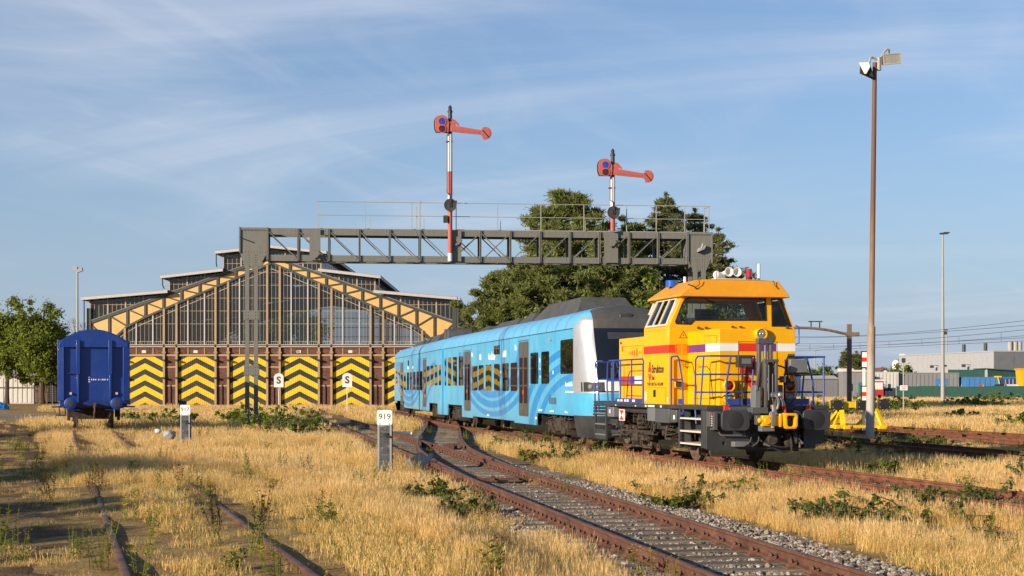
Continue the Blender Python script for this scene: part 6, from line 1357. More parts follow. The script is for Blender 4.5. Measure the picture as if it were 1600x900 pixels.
mast('very tall slim pale lighting mast in front of the warehouse', (1473-800)*150/2222, 150, 18.2, .23, .09, lambda T, h: (MB().box(-.3,.5,-.2,.2,h-.02,h+.12).box(.1,.7,-.15,.15,h+.08,h+.2).build('lamp_head', M['dgrey'], T), MB().box(.16,.42,-.1,.1,7.6,7.9).box(.16,.4,-.1,.1,4.2,4.4).build('junction_box', M['dgrey'], T)))
mast('thin distant lamp post behind the very tall mast', (1479.5-800)*260/2222, 260, 12.4, .10, .08, lambda T, h: MB().box(-.7,.1,-.1,.1,h-.05,h+.15).build('lamp_head', M['dgrey'], T))
mast('tall thin lighting mast with twin lamps left of the shed, behind the blue wagon', (121-800)*150/2222, 150, 14.6, .16, .09, lambda T, h: (MB().hexa([(-.5,-.2,h-.2),(0,-.2,h-.3),(0,.2,h-.3),(-.5,.2,h-.2)],[(-.45,-.2,h+.2),(.05,-.2,h+.15),(.05,.2,h+.15),(-.45,.2,h+.2)]).hexa([(.05,-.3,h-.5),(.6,-.3,h-.3),(.6,.1,h-.3),(.05,.1,h-.5)],[(.05,-.3,h-.15),(.55,-.3,h+.05),(.55,.1,h+.05),(.05,.1,h-.15)]).build('floodlight', M['lgrey'], T)))
mast('small curved street lamp in front of the dark spruces', (1273-800)*230/2222, 230, 7.7, .1, .07, lambda T, h: MB().tube([(0,0,h),(.3,0,h+.3),(.9,0,h+.35)],.07,6).build('lamp_head', M['lgrey'], T))
def catenary():
    T = thing('catenary_portal', 'brown overhead line mast with a long curved arm reaching left behind the locomotive', 'overhead line mast', ((1327-800)*132/2222,132,-.3)); w = rust('brown_steel', (.10,.07,.05),(.16,.11,.08),(.22,.16,.12),3,.7,.2)
    MB().box(-.19,.19,-.19,.19,0,7.9).build('mast', w, T); MB().tube(smooth3([(.6,0,7.0),(-.3,0,7.0),(-2,0,7.35),(-4,0,7.55),(-7,0,7.5),(-10,0,7.45)]), .14, 6).box(-.3,.9,-.22,.22,6.8,7.15).build('portal_arm', w, T)
    MB().box(-3.6,-3.5,-.05,.05,7.6,8.2).box(-2.8,-2.7,-.05,.05,7.5,8.1).box(-3.8,-2.5,-.05,.05,8.1,8.2).box(-9.5,-8.2,-.05,.05,8.1,8.2).box(-9.4,-9.3,-.05,.05,7.5,8.2).build('insulator_frame', M['blackpaint'], T)
    MB().tube([(-6.0,0,7.4),(-5.9,0,3.9)],.04,5).tube([(-7.4,0,7.3),(-5.9,0,5.1),(-6.0,0,4.2),(-6.4,0,4.1)],.04,5).build('registration_arm', M['galv'], T)
catenary()
def wire(label, p0, p1, sag, drops=None, p2=None):
    n = 14; A = Vector(p0); B = Vector(p1); pts = [A.lerp(B, i/n)-Vector((0,0,sag*4*(i/n)*(1-i/n))) for i in range(n+1)]
    T = thing('overhead_wire', label, 'overhead wire', (0,0,0), 0, 'overhead railway wires'); MB().tube(pts, .013, 4).build('wire', M['blackpaint'], T)
    if p2:
        C = Vector(p2[0]); D_ = Vector(p2[1]); MB().tube([C, D_], .013, 4).build('contact_wire', M['blackpaint'], T); dr = MB()
        for i in range(1, 8): t = i/8; a = A.lerp(B, t)-Vector((0,0,sag*4*t*(1-t))); dr.tube([a, C.lerp(D_, t)], .012, 3)
        dr.build('dropper', M['blackpaint'], T)
wx = lambda px, Y_: (px-800)*Y_/2222
wz = lambda py, Y_: 1.81-(py-604)*Y_/2222
for lab, y0, y1, sag, c in (('uppermost overhead wire crossing the sky on the right', (526,132), (496,80), .35, None), ('overhead wire just below the uppermost one on the right', (528,134), (505,82), .2, None), ('carrying wire with droppers and contact wire above the warehouse', (537,134), (511,84), .3, ((546,134),(526,84))), ('lower carrying wire with droppers nearest the warehouse roof', (540,140), (521,88), .3, ((549,140),(531,88)))):
    wire(lab, (wx(1232,y0[1]),y0[1],wz(y0[0],y0[1])), (wx(1640,y1[1]),y1[1],wz(y1[0],y1[1])), sag, None, c and ((wx(1232,c[0][1]),c[0][1],wz(c[0][0],c[0][1])), (wx(1640,c[1][1]),c[1][1],wz(c[1][0],c[1][1]))))
# ------------------------------------------------------------ background on the left
def left_back():
    def tr(T, w): MB().box(-w-.02,w+.02,-.1,-.062,1.6,1.75).build('rust_band', M['rail'], T)
    container('white rust stained ribbed container wall at the left edge', 'contwhite', -63.5, -57.8, 172, 178, 3.0, .55, tr, 'containers by the left edge'); container('rusty brown container end right of the white container', 'rail', -57.6, -56.2, 172, 176, 2.9, .4, None, 'containers by the left edge')
    container('dark navy container standing by the left tree trunk', 'navy', -54.5, -52.6, 171, 175, 2.7, .4, None, 'containers by the left edge')
    T = thing('hall', 'large dark blue grey hall with a ribbed pale corner behind the left trees', 'building', (-98,232,0)); MB().box(0,32,0,30,-.3,7.4).build('wall', M['dkclad'], T); ribbed(T, 'ribbed_corner', 'lgrey', 26, 29.5, -.3, 0, -.3, 7.45, .5, .08); MB().box(-.2,32.2,-.2,30,7.4,7.7).build('roof', M['dgrey'], T); MB().box(28.4,28.9,-.6,-.35,4.6,4.9).build('wall_lamp', M['white'], T)
    T = thing('tarpaulin', None, None); bpy.data.objects.remove(T)
    bm = bmesh.new(); bmesh.ops.create_icosphere(bm, subdivisions=4, radius=1)
    for f_ in bm.faces: f_.smooth = True
    for v in bm.verts: n = math.sin(v.co.x*9)*math.cos(v.co.y*8+1)*math.sin(v.co.z*7); v.co = Vector((v.co.x*1.5, v.co.y*.9, max(-.1,v.co.z)*.95))*(1+.14*n)
    me = bpy.data.meshes.new('tarpaulin'); bm.to_mesh(me); bm.free(); me.materials.append(paint('blue_tarp', (.02,.16,.45), .4, .15)); o = bpy.data.objects.new('tarpaulin', me); COL.objects.link(o); o.scale = (.62,.62,.62); o.location = (-46.9,130,-.2); tag(o, 'heap covered with a bright blue tarpaulin at the left edge', 'tarpaulin')
    def van(label, x, y, sc, cab):
        T = thing('parked_truck', label, 'truck', (x,y,-.25), 0, 'white vehicles behind the left trees'); Wt = M['white']
        MB().prism([(-2.2,.5),(2.2,.5),(2.2,3.0),(1.9,3.25),(-.6,3.25),(-1.0,3.0),(-1.4,1.9),(-2.15,1.6)], XZ, 0, 2.2).build('body', Wt, T, .04); MB().prism([(-1.35,1.95),(-.98,2.8),(.0,2.8),(.0,1.95)], XZ, -.02, 2.22).build('window', M['trainglass'], T)
        for xx in (-1.3,1.2): MB().cyl((xx,-.03,.4),(xx,.25,.4),.4,16).build('wheel', M['black'], T)
        MB().box(-2.25,-2.15,.2,2.0,.55,.9).build('bumper', M['dgrey'], T); MB().box(.4,1.9,-.03,0,2.1,2.7).build('side_panel', M['lgrey'], T)
    van('white camper van with dark windscreen just left of the blue wagon', -55.6, 176, 1, 1); van('pale van half hidden behind the left tree trunk', -59.8, 184, 1, 0)
    T = thing('mesh_fence', 'thin wire mesh fence in front of the white vehicles', 'fence', (-56.5,168,0)); g = MB()
    for k in range(5): MB().cyl((k*1.1,0,-.3),(k*1.1,0,2.0),.035,6).build('fence_post', M['galv'], T)
    for k in range(9): g.tube([(0,0,.1+.22*k),(4.4,0,.1+.22*k)],.012,3)
    for k in range(22): g.tube([(.2*k,0,.0),(.2*k,0,1.9)],.010,3)
    g.build('fence_wires', M['galv'], T)
left_back()
# ------------------------------------------------------------ trees
M['bark'] = rust('bark_brown', (.05,.035,.025), (.09,.065,.045), (.15,.11,.075), 4, .9, .5); M['barkred'] = rust('pine_bark', (.07,.04,.028), (.14,.075,.045), (.20,.11,.065), 4, .9, .5)
M['pine'] = foliage('pine_needles', [(0,(.10,.135,.04)),(.4,(.185,.215,.062)),(.75,(.27,.285,.088)),(1,(.37,.33,.12))], .5, .45)
M['spruce'] = foliage('spruce_needles', [(0,(.085,.115,.044)),(.5,(.155,.175,.064)),(.85,(.23,.21,.078)),(1,(.31,.22,.085))], .48, .5)
M['leafy'] = foliage('broad_leaves', [(0,(.065,.105,.018)),(.4,(.15,.19,.028)),(.75,(.25,.28,.04)),(1,(.36,.36,.06))], .48, .35)
M['lime'] = foliage('pale_leaves', [(0,(.06,.09,.015)),(.5,(.13,.17,.025)),(1,(.28,.29,.06))], .4, .5)
M['bramble'] = foliage('bramble_leaves', [(0,(.06,.08,.022)),(.5,(.13,.15,.034)),(.85,(.21,.205,.045)),(1,(.27,.19,.05))], .45, 1.5)
def leaves(centres, radii, n, size, rng, squash=.8, up=.5, aspect=1.7, jitter=.5, radial=False):
    """many small leaf quads scattered through clumps; returns verts, faces"""
    C = np.repeat(np.asarray(centres, float), n, 0); Rr = np.repeat(np.asarray(radii, float), n)
    d = rng.normal(size=C.shape); d /= np.linalg.norm(d, axis=1)[:,None]; rr = Rr*np.abs(rng.normal(0, .62, len(C)))
    P = C+d*rr[:,None]*np.array([1,1,squash])
    nrm = d+rng.normal(size=d.shape)*jitter+np.array([0,0,up]); nrm /= np.linalg.norm(nrm, axis=1)[:,None]
    if radial: t = d+rng.normal(size=d.shape)*.45+np.array([0,0,.35]); t /= np.linalg.norm(t, axis=1)[:,None]; b = np.cross(t, rng.normal(size=d.shape)); b /= np.linalg.norm(b, axis=1)[:,None]
    else: t = np.cross(nrm, rng.normal(size=d.shape)); t /= np.linalg.norm(t, axis=1)[:,None]; b = np.cross(nrm, t)
    s = size*rng.uniform(.55,1.25,len(P))[:,None]; t = t*s*aspect*.5; b = b*s*.5
    V = np.stack([P-t, P+b*.9, P+t, P-b*.9], 1).reshape(-1,3); F = np.arange(len(V)).reshape(-1,4); return V, F
def leafmesh(name, V, F, mat, parent):
    me = bpy.data.meshes.new(name); me.vertices.add(len(V)); me.vertices.foreach_set('co', V.astype(np.float32).ravel()); me.loops.add(F.size); me.loops.foreach_set('vertex_index', F.astype(np.int32).ravel())
    me.polygons.add(len(F)); me.polygons.foreach_set('loop_start', (np.arange(len(F))*4).astype(np.int32)); me.update(); me.validate(); me.materials.append(mat)
    o = bpy.data.objects.new(name, me); COL.objects.link(o); o.parent = parent; return o
def tree(name, label, loc, kind, h, w, seed, group=None, base=.15, mat=None, dens=1.0, leaf=.3, lean=0.0, trunk=None, cat='tree'):
    rng = np.random.default_rng(seed); r = random.Random(seed); T = thing(name, label, cat, loc, 0, group)
    tb = MB(); tr = trunk or max(.12, h*.022); tp = []
    for i in range(9): t = i/8; tp.append((lean*t*h+.25*math.sin(t*5+seed)*w*.08, .2*math.cos(t*4+seed)*w*.08, -.4+(h*.95+.4)*t))
    tb.tube(tp, [tr*(1.25 if i == 0 else (1-.88*i/8)) for i in range(9)], 8)
    at = lambda t: Vector(tp[min(8,int(t*8))]).lerp(Vector(tp[min(8,int(t*8)+1)]), t*8-int(t*8))
    C, RAD = [], []
    if kind == 'pine':
        nb = int(34*dens)
        for k in range(nb):
            t = base+(1-base)*((k+.5)/nb)**.9; a = k*2.4+r.uniform(-.5,.5); prof = math.sin(math.pi*min(1,(t-base)/(1-base)*.78+.22))**.7; L_ = w*prof*r.uniform(.55,1.12)
            p0 = at(min(.98,t)); p1 = p0+Vector((math.cos(a)*L_*.6, math.sin(a)*L_*.6, L_*.10)); p2 = p0+Vector((math.cos(a)*L_, math.sin(a)*L_, L_*r.uniform(.18,.45)))
            tb.tube([p0,p1,p2], [tr*.3*(1-t*.6), tr*.16, tr*.05], 5)
            for q in range(7):
                u_ = .35+.65*q/6; c = p0.lerp(p1, min(1,u_*1.6)) if u_ < .6 else p1.lerp(p2, (u_-.6)/.4); c = c+Vector((r.uniform(-1,1),r.uniform(-1,1),r.uniform(-.1,.5)))*.13*w; C.append(c); RAD.append(r.uniform(.4,.85)*w*.165)
        for k in range(9): C.append(at(.86+.014*k)+Vector((r.uniform(-.9,.9),r.uniform(-.9,.9),r.uniform(0,1.0)))); RAD.append(.08*w)
        V, F = leaves(C, RAD, int(190*dens), leaf*.29, rng, .6, .8, 5.0, .7, True)
    elif kind == 'spruce':
        nl = int(20*dens)
        for k in range(nl):
            t = base+(1-base)*k/nl; L_ = w*min(1,(1-t)*2.6)**.62*(.55+.45*(1-t))*r.uniform(.7,1.15)+.15
            for m_ in range(6):
                if r.random() < .2: continue
                a = m_*1.047+k*.7+r.uniform(-.3,.3); l2 = L_*r.uniform(.45,1.45); p0 = at(min(.97,t)); p2 = p0+Vector((math.cos(a)*l2, math.sin(a)*l2, -l2*.12+.1)); tb.tube([p0,p2],[tr*.16,.02],4)
                for q in range(4): u_ = .3+.7*q/3; C.append(p0.lerp(p2,u_)+Vector((r.uniform(-.1,.1),r.uniform(-.1,.1),r.uniform(-.25,.05)))); RAD.append((.22+.11*l2)*(1.1-.4*u_))
        C.append(at(.98)+Vector((0,0,.3))); RAD.append(.2)
        V, F = leaves(C, RAD, int(52*dens), leaf*.30, rng, .6, .5, 4.6, .7, True)
    else:
        nb = int(13*dens)
        for k in range(nb):
            t = base+.1+(.75-base)*k/nb; a = k*2.4+r.uniform(-.4,.4); el = r.uniform(.35,.9); L_ = w*r.uniform(.65,1.0)*math.sin(math.pi*min(.95,.35+.6*k/nb))
            p0 = at(t*.9); p1 = p0+Vector((math.cos(a)*L_*.5,math.sin(a)*L_*.5,L_*.45*el)); p2 = p0+Vector((math.cos(a)*L_*.95,math.sin(a)*L_*.95,L_*el)); tb.tube([p0,p1,p2],[tr*.4,tr*.25,tr*.06],5)
            for q in range(7):
                c = p1.lerp(p2, q/6)+Vector((r.gauss(0,1),r.gauss(0,1),r.gauss(0,.8)))*w*.17; C.append(c); RAD.append(r.uniform(.16,.30)*w)
        for k in range(int(9*dens)): c = Vector((r.gauss(0,.38)*w, r.gauss(0,.38)*w, h*(base+.18+(.78-base)*r.random()**.8))); C.append(c+Vector((lean*h*.5,0,0))); RAD.append(r.uniform(.18,.3)*w)
        C = [Vector((c[0],c[1],min(c[2],h-.25*w*r.random()))) for c in C]
        V, F = leaves(C, RAD, int(190*dens), leaf*.68, rng, .85, .55, 1.5, .7)
    tb.build('trunk', M['barkred' if kind == 'pine' else 'bark'], T); leafmesh('crown', V, F, M[mat or {'pine':'pine','spruce':'spruce'}.get(kind,'leafy')], T); return T
def tx(px, Y_): return (px-800)*Y_/2222
def tz(py, Y_): return 1.81+(604-py)*Y_/2222
PG = 'pines and spruces behind the signal gantry'
tree('pine_tree', 'tallest broad pine rising behind the gantry between the two semaphores', (tx(888,108),108,-.25), 'pine', tz(286,108), 5.2, 21, PG, .30, dens=1.5, leaf=.34)
tree('pine_tree', 'rounded pine left of the tallest one, its crown just under the gantry beam', (tx(778,106),106,-.25), 'pine', tz(412,106), 3.3, 22, PG, .22, dens=1.3, leaf=.34)
tree('pine_tree', 'dense dark pine directly above the roof of the blue train', (tx(842,104),104,-.25), 'pine', tz(385,104), 4.2, 23, PG, .18, dens=1.5, leaf=.34)
tree('pine_tree', 'dense pine filling the gap behind the train nose and the loco cab', (tx(948,104),104,-.25), 'pine', tz(350,104), 4.4, 24, PG, .16, dens=1.5, leaf=.34)
tree('pine_tree', 'pine filling the space between the tallest pine and the tall spruce', (tx(985,109),109,-.25), 'pine', tz(332,109), 3.4, 33, PG, .2, dens=1.3, leaf=.34)
tree('spruce_tree', 'tall pointed spruce behind the right end of the gantry', (tx(1043,110),110,-.25), 'spruce', tz(280,110), 6.6, 25, PG, .2, dens=1.25, leaf=.34)
tree('spruce_tree', 'pointed spruce at the gantry end box, right of the tall spruce', (tx(1087,112),112,-.25), 'spruce', tz(306,112), 6.0, 26, PG, .14, dens=1.2, leaf=.34)
tree('spruce_tree', 'ragged lower spruce farthest right in the group, above the loco roof', (tx(1122,109),109,-.25), 'spruce', tz(338,109), 4.0, 27, PG, .12, dens=1.1, leaf=.33)
tree('leafy_tree', 'light green leafy tree among the dark conifers above the loco cab', (tx(1030,101),101,-.25), 'leafy', tz(408,101), 3.3, 28, PG, .15, 'lime', 1.2, .28)
tree('leafy_tree', 'lower light green leafy tree behind the loco cab, under the spruces', (tx(1098,102),102,-.25), 'leafy', tz(430,102), 2.6, 29, PG, .12, 'lime', 1.0, .28)
tree('bushy_tree', 'low bushy tree beside the shed, seen over the train roof', (tx(800,112),112,-.25), 'leafy', tz(455,112), 3.6, 30, PG, .1, 'pine', 1.3, .3)
tree('bushy_tree', 'low bushy tree behind the middle of the train roof', (tx(900,100),100,-.25), 'leafy', tz(450,100), 4.2, 31, PG, .1, 'pine', 1.4, .3)
LG = 'leafy trees by the left edge'
tree('leafy_tree', 'round leafy tree with ivy covered trunk just left of the blue wagon', (tx(66,165),165,-.25), 'leafy', tz(462,165), 3.6, 41, LG, .22, None, 1.5, .36, .01, .36)
tree('leafy_tree', 'broad leafy tree cut by the left edge of the picture', (tx(12,168),168,-.25), 'leafy', tz(462,168), 4.3, 42, LG, .2, None, 1.5, .36, 0, .3)
tree('leafy_tree', 'thin leafy tree top showing above the two round trees on the left', (tx(36,186),186,-.25), 'leafy', tz(456,186), 2.6, 43, LG, .4, None, .8, .34)
def bare(): 
    T = thing('bare_tree', 'leafless grey tree between the wagon roof and the shed corner', 'tree', (tx(112,200),200,-.25)); b = MB(); r = random.Random(4)
    def grow(p, d, l, rad, lev):
        q = p+d*l; b.tube([p,q],[rad,rad*.65],4)
        if lev: 
            for k in range(3): grow(q, (d+Vector((r.uniform(-.7,.7),r.uniform(-.7,.7),r.uniform(-.1,.5)))).normalized(), l*.72, rad*.6, lev-1)
    grow(Vector((0,0,-.3)), Vector((0,0,1)), 4.0, .2, 5); b.build('trunk', M['lgrey'], T)
bare()
RG = 'trees behind the yard on the right'
for i, (px, py, Y_, w, kind, lab) in enumerate(((1322,541,215,3.4,'spruce','dark twin topped spruce behind the overhead line mast'),(1338,545,220,2.8,'spruce','dark spruce right of the overhead line mast'),(1290,568,212,2.6,'leafy','yellowish green tree left of the overhead line mast'),(1346,577,208,2.4,'leafy','pale green bush left of the floodlight pole, by the red and white sign'),(1376,578,250,3.6,'leafy','dark green tree behind the white gabled house'),(1397,567,246,3.4,'leafy','green tree right of the white gabled house'),(1268,575,225,2.6,'leafy','small green tree seen just right of the locomotive'),(1406,556,300,3.0,'spruce','spruce tip peeping over the left end of the warehouse'),(1245,580,225,2.4,'leafy','green tree hidden partly by the locomotive hood'))):
    tree('spruce_tree' if kind == 'spruce' else 'leafy_tree', lab, (tx(px,Y_),Y_,-.25), kind, tz(py,Y_), w, 60+i, RG, .1, None, .9, .42)
for i, (px, py, Y_, w, lab) in enumerate(((455,452,205,6.5,'leafy tree seen through the glass of the engine shed, in its middle'),(400,470,200,4.5,'leafy tree seen through the glass of the engine shed, behind the gantry leg'),(350,505,202,4,'low tree seen through the glass of the engine shed, on its left'))): tree('leafy_tree', lab, (tx(px,Y_),Y_,-.25), 'leafy', tz(py,Y_), w, 90+i, 'trees behind the engine shed', .1, None, 1.0, .45)
# trees standing left of the view; their long evening shadows lie across the foreground path
SG = 'trees left of the picture that shade the path'
for i, (x, y, h, w, bs) in enumerate(((-22.4,15.4,6.5,3.0,.08),(-17.2,10.1,4.9,1.5,.06),(-16.6,6.5,4.5,1.5,.1),(-33.9,50,6.2,1.8,.2),(-28.5,18.5,6.3,2.4,.1))):
    tree('leafy_tree', ['broad leafy tree outside the left edge shading the widest part of the path','young leafy tree outside the left edge shading the middle of the path','smallest leafy tree outside the left edge, nearest the camera','leafy tree outside the left edge beyond the others','leafy tree outside the left edge behind the broad one'][i], (x,y,0), 'leafy', h, w, 80+i, SG, bs, None, 2.4, .26)
# ------------------------------------------------------------ bushes
def bush(label, loc, w, h, seed, mat='bramble', n=24, leaf=.09, per=60, name='bramble_bush', group='bramble bushes along the tracks'):
    rng = np.random.default_rng(seed); r = random.Random(seed); z = float(gz(loc[0],loc[1])); T = thing(name, label, 'bush', (loc[0],loc[1],z), 0, group); b = MB(); C, RAD = [], []
    for k in range(n):
        a = r.uniform(0,6.28); rr = 1.25*w*math.sqrt(r.random()); hh = h*r.uniform(.3,1.1)*(1-.4*rr/w); x, y = rr*math.cos(a), rr*math.sin(a)
        b.tube([(x*.25,y*.25,-.05),(x*.7,y*.7,hh*.75),(x,y,hh)], [.016,.011,.005], 4); C.append((x,y,hh*.9)); RAD.append(r.uniform(.10,.22)*min(1.6,h+.2)); C.append((x*.75,y*.75,hh*.6)); RAD.append(r.uniform(.10,.24)*min(1.6,h+.2))
    V, F = leaves(C, RAD, int(per), leaf*.62, rng, .8, .7, 1.5, .7); b.build('stems', M['bark'], T); leafmesh('leaves', V, F, M[mat], T)
BUSH = [('wide bramble thicket in the dry grass between the two right hand tracks, centre',(6.6,22.6,0),1.5,.5),('wide bramble thicket right of the centre one, nearer the rusty rail',(8.2,24.5,0),1.4,.5),('low bramble nearest the right corner in the dry grass',(7.2,19.0,0),1.0,.45),('bramble strip along the rusty rail at the right edge',(10.8,29.5,0),1.6,.5),('low bramble beside the ballast in front of the locomotive',(3.6,27.5,0),1.0,.4),('leafy bramble spilling beside the train bogie near the switch',(.9,46,0),1.3,.75),('low bramble in front of the train between the tracks',(2.0,42,0),1.1,.6),('bramble at the loco end of the train on the ballast',(1.2,38.5,0),.9,.55),
 ('bramble patch at the foot of the floodlight pole',(11.9,47.2,0),1.7,.7),('bramble patch right of the floodlight pole foot',(13.7,46.6,0),1.2,.6),('dark bramble in the shadow right of the locomotive',(9.8,40.5,0),1.3,.55),('bramble beside the rail in the right middle ground',(9.3,33.5,0),1.1,.45),('small bramble near the right edge by the rusty rails',(12.3,34.5,0),1.0,.5),
 ('green bramble clump in the dry grass between the two tracks on the right',(5.0,21.3,0),1.05,.55),('low bramble in the dry grass below the loco steps',(2.9,24.2,0),.6,.4),('bramble sprig left of the foreground rail in the centre',(-1.3,24.6,0),.6,.55),('bramble sprig on the ballast edge in the centre',(-.75,22.6,0),.5,.4),
 ('tall green shrub right of the left gantry leg',(-10.2,61,0),1.4,1.75),('tall loose shrub between the gantry leg and the switch',(-8.6,57,0),1.2,1.5),('dark low shrub behind the left gantry leg',(-14.3,77,0),1.6,1.3),('dark bush in the shadow right of the blue wagon',(-19.8,79,0),2.0,1.0),
 ('green bush behind the loco end railing on the right',(20.5,96,0),3.4,1.7),('green bush left of the overhead line mast foot',(25.5,104,0),3.2,1.9),('tall green bush right of the floodlight pole by the green netting',(31.5,118,0),2.5,1.9),('bush in front of the green netting near the right edge',(55,160,0),3.0,1.7),('small bush in the dry grass by the thin sign post',(29.0,92,0),1.0,.7),('low bush below the netting in the right background',(44,135,0),2.4,1.6),('low pale bush in the dry grass at the far right',(25.5,72,0),.8,.9)]
for i, (lab, loc, w, h) in enumerate(BUSH):
    far = loc[1] > 50; wispy = 'shrub' in lab and 'dark' not in lab; bush(lab, loc, w, h, 200+i, 'bramble' if loc[1] < 55 else ('leafy' if i % 2 else 'lime'), int((14+9*w)*(.7 if wispy else 1)), .095 if not far else .14+.0011*loc[1], 34 if not wispy else 18)
# ------------------------------------------------------------ grass and weeds
def mat_straw(name, stops, tip):
    m, nt, N, L = nodes(name); oi = N('ShaderNodeObjectInfo'); g = N('ShaderNodeNewGeometry'); tc = N('ShaderNodeTexCoord')
    n = noise(N, L, oi.outputs['Location'], .28, 4, .6)
    f = mathn(N, L, 'MULTIPLY_ADD', oi.outputs['Random'], .35, mathn(N, L, 'MULTIPLY_ADD', n, .75, -.2)); f = mathn(N, L, 'MULTIPLY_ADD', g.outputs['Random Per Island'], .3, f, clamp=True)
    r = ramp(N, stops); L(f, r.inputs[0])
    o = N('ShaderNodeOutputMaterial'); d = N('ShaderNodeBsdfDiffuse'); t = N('ShaderNodeBsdfTranslucent'); mx = N('ShaderNodeMixShader'); mx.inputs[0].default_value = .42
    L(r.outputs[0], d.inputs[0]); L(r.outputs[0], t.inputs[0]); L(d.outputs[0], mx.inputs[1]); L(t.outputs[0], mx.inputs[2]); L(mx.outputs[0], o.inputs[0]); return m
M['straw'] = mat_straw('dry_grass_straw', [(0,(.44,.26,.075)),(.3,(.66,.43,.14)),(.6,(.84,.57,.215)),(1,(.90,.68,.32))], None)
M['seed'] = mat_straw('grass_seed_heads', [(0,(.62,.40,.16)),(.5,(.80,.55,.26)),(1,(.86,.65,.37))], None)
M['fresh'] = mat_straw('green_grass', [(0,(.12,.15,.03)),(.5,(.22,.24,.05)),(1,(.38,.36,.09))], None)
M['brownweed'] = mat_straw('dead_weed', [(0,(.06,.035,.02)),(.5,(.12,.07,.035)),(1,(.22,.13,.07))], None)
M['yflower'] = plain('ragwort_flower', (.75,.42,.01), .7)
def tuft(seed, n, rad, h0, h1, w, mats, seedhead=.3, spread=.35, fresh=0.0):
    r = random.Random(seed); b = MB()
    for k in range(n):
        a = r.uniform(0,6.28); q = rad*math.sqrt(r.random()); x, y = q*math.cos(a), q*math.sin(a); h = r.uniform(h0,h1); la = r.uniform(0,6.28); le = h*r.uniform(.05,spread); dx, dy = math.cos(la)*le, math.sin(la)*le
        fa = r.uniform(0,3.14); ux, uy = math.cos(fa)*w*.5, math.sin(fa)*w*.5; mi = 2 if r.random() < fresh else 0
        p = [(x-ux,y-uy,-.03),(x+ux,y+uy,-.03),(x+dx*.35+ux*.8,y+dy*.35+uy*.8,h*.55),(x+dx*.35-ux*.8,y+dy*.35-uy*.8,h*.55),(x+dx,y+dy,h)]
        b.add(p, [(0,1,2,3),(3,2,4)], mi)
        if r.random() < seedhead and mi == 0:
            s = w*1.1; e = h*.22; tx_, ty_ = x+dx, y+dy; b.add([(tx_-ux*1.6,ty_-uy*1.6,h-e*.5),(tx_-ux*.3+dx*.05,ty_-uy*.3+dy*.05,h+e*.6),(tx_+ux*1.6,ty_+uy*1.6,h-e*.4),(tx_-dx*.12,ty_-dy*.12,h-e)], [(0,3,2,1)], 1)
    return b.mesh('grass_tuft', mats, smooth=False)
GM = [M['straw'], M['seed'], M['fresh']]
near = [tuft(i, 112, .26, .10, .36, .0042, GM, .45, .45, .02 if i < 4 else .25) for i in range(6)]
short = [tuft(20+i, 90, .28, .04, .14, .005, GM, .15, .9, .08 if i < 2 else .35) for i in range(4)]
farT = [tuft(40+i, 84, .6, .18, .48, .016, GM, .4, .4, .02 if i < 3 else .3) for i in range(5)]
def weed(seed, kind):
    r = random.Random(seed); b = MB()
    for k in range({'stalk':7,'rag':6,'dead':9,'leafy':9}[kind]):
        a = r.uniform(0,6.28); q = r.uniform(0,.14); x, y = q*math.cos(a), q*math.sin(a); h = r.uniform(.28,.6)*(1.15 if kind == 'stalk' else 1 if kind != 'leafy' else .6); dx, dy = r.uniform(-.1,.1), r.uniform(-.1,.1)
        b.tube([(x,y,-.03),(x+dx*.4,y+dy*.4,h*.5),(x+dx,y+dy,h)], [.005,.004,.002], 3, 2 if kind == 'dead' else 0, False)
        for j in range({'stalk':14,'rag':8,'dead':6,'leafy':12}[kind]):
            t = r.uniform(.1,1); la = r.uniform(0,6.28); l = r.uniform(.03,.07)*(1.5 if kind == 'leafy' else 1.0); px_, py_, pz = x+dx*t, y+dy*t, h*t; ex, ey = math.cos(la)*l, math.sin(la)*l; wx_, wy_ = -math.sin(la)*l*.28, math.cos(la)*l*.28
            b.add([(px_,py_,pz),(px_+ex*.5+wx_,py_+ey*.5+wy_,pz+l*.5),(px_+ex,py_+ey,pz+l*.45),(px_+ex*.5-wx_,py_+ey*.5-wy_,pz+l*.45)], [(0,1,2,3)], 2 if kind == 'dead' else 0)
        if kind in ('rag','dead'):
            for j in range(7):
                cx, cy, cz = x+dx+r.uniform(-.05,.05), y+dy+r.uniform(-.05,.05), h+r.uniform(-.03,.03); s = r.uniform(.008,.014); b.add([(cx-s,cy-s,cz),(cx+s,cy-s,cz+.003),(cx+s,cy+s,cz),(cx-s,cy+s,cz+.003)], [(0,1,2,3)], 1 if kind == 'rag' else 2)
    return b.mesh('weed', [M['fresh'], M['yflower'], M['brownweed']], smooth=False)
weeds = [weed(1,'stalk'),weed(2,'stalk'),weed(3,'rag'),weed(4,'rag'),weed(5,'dead'),weed(6,'leafy'),weed(7,'leafy')]
PATHL = np.array([(-9.0,6),(-13,20),(-18,36),(-26,60),(-32,82)]); PATHR = np.array([(-1.9,6),(-3.6,12),(-6.2,20),(-11.4,36),(-19.8,60),(-28.2,82)])
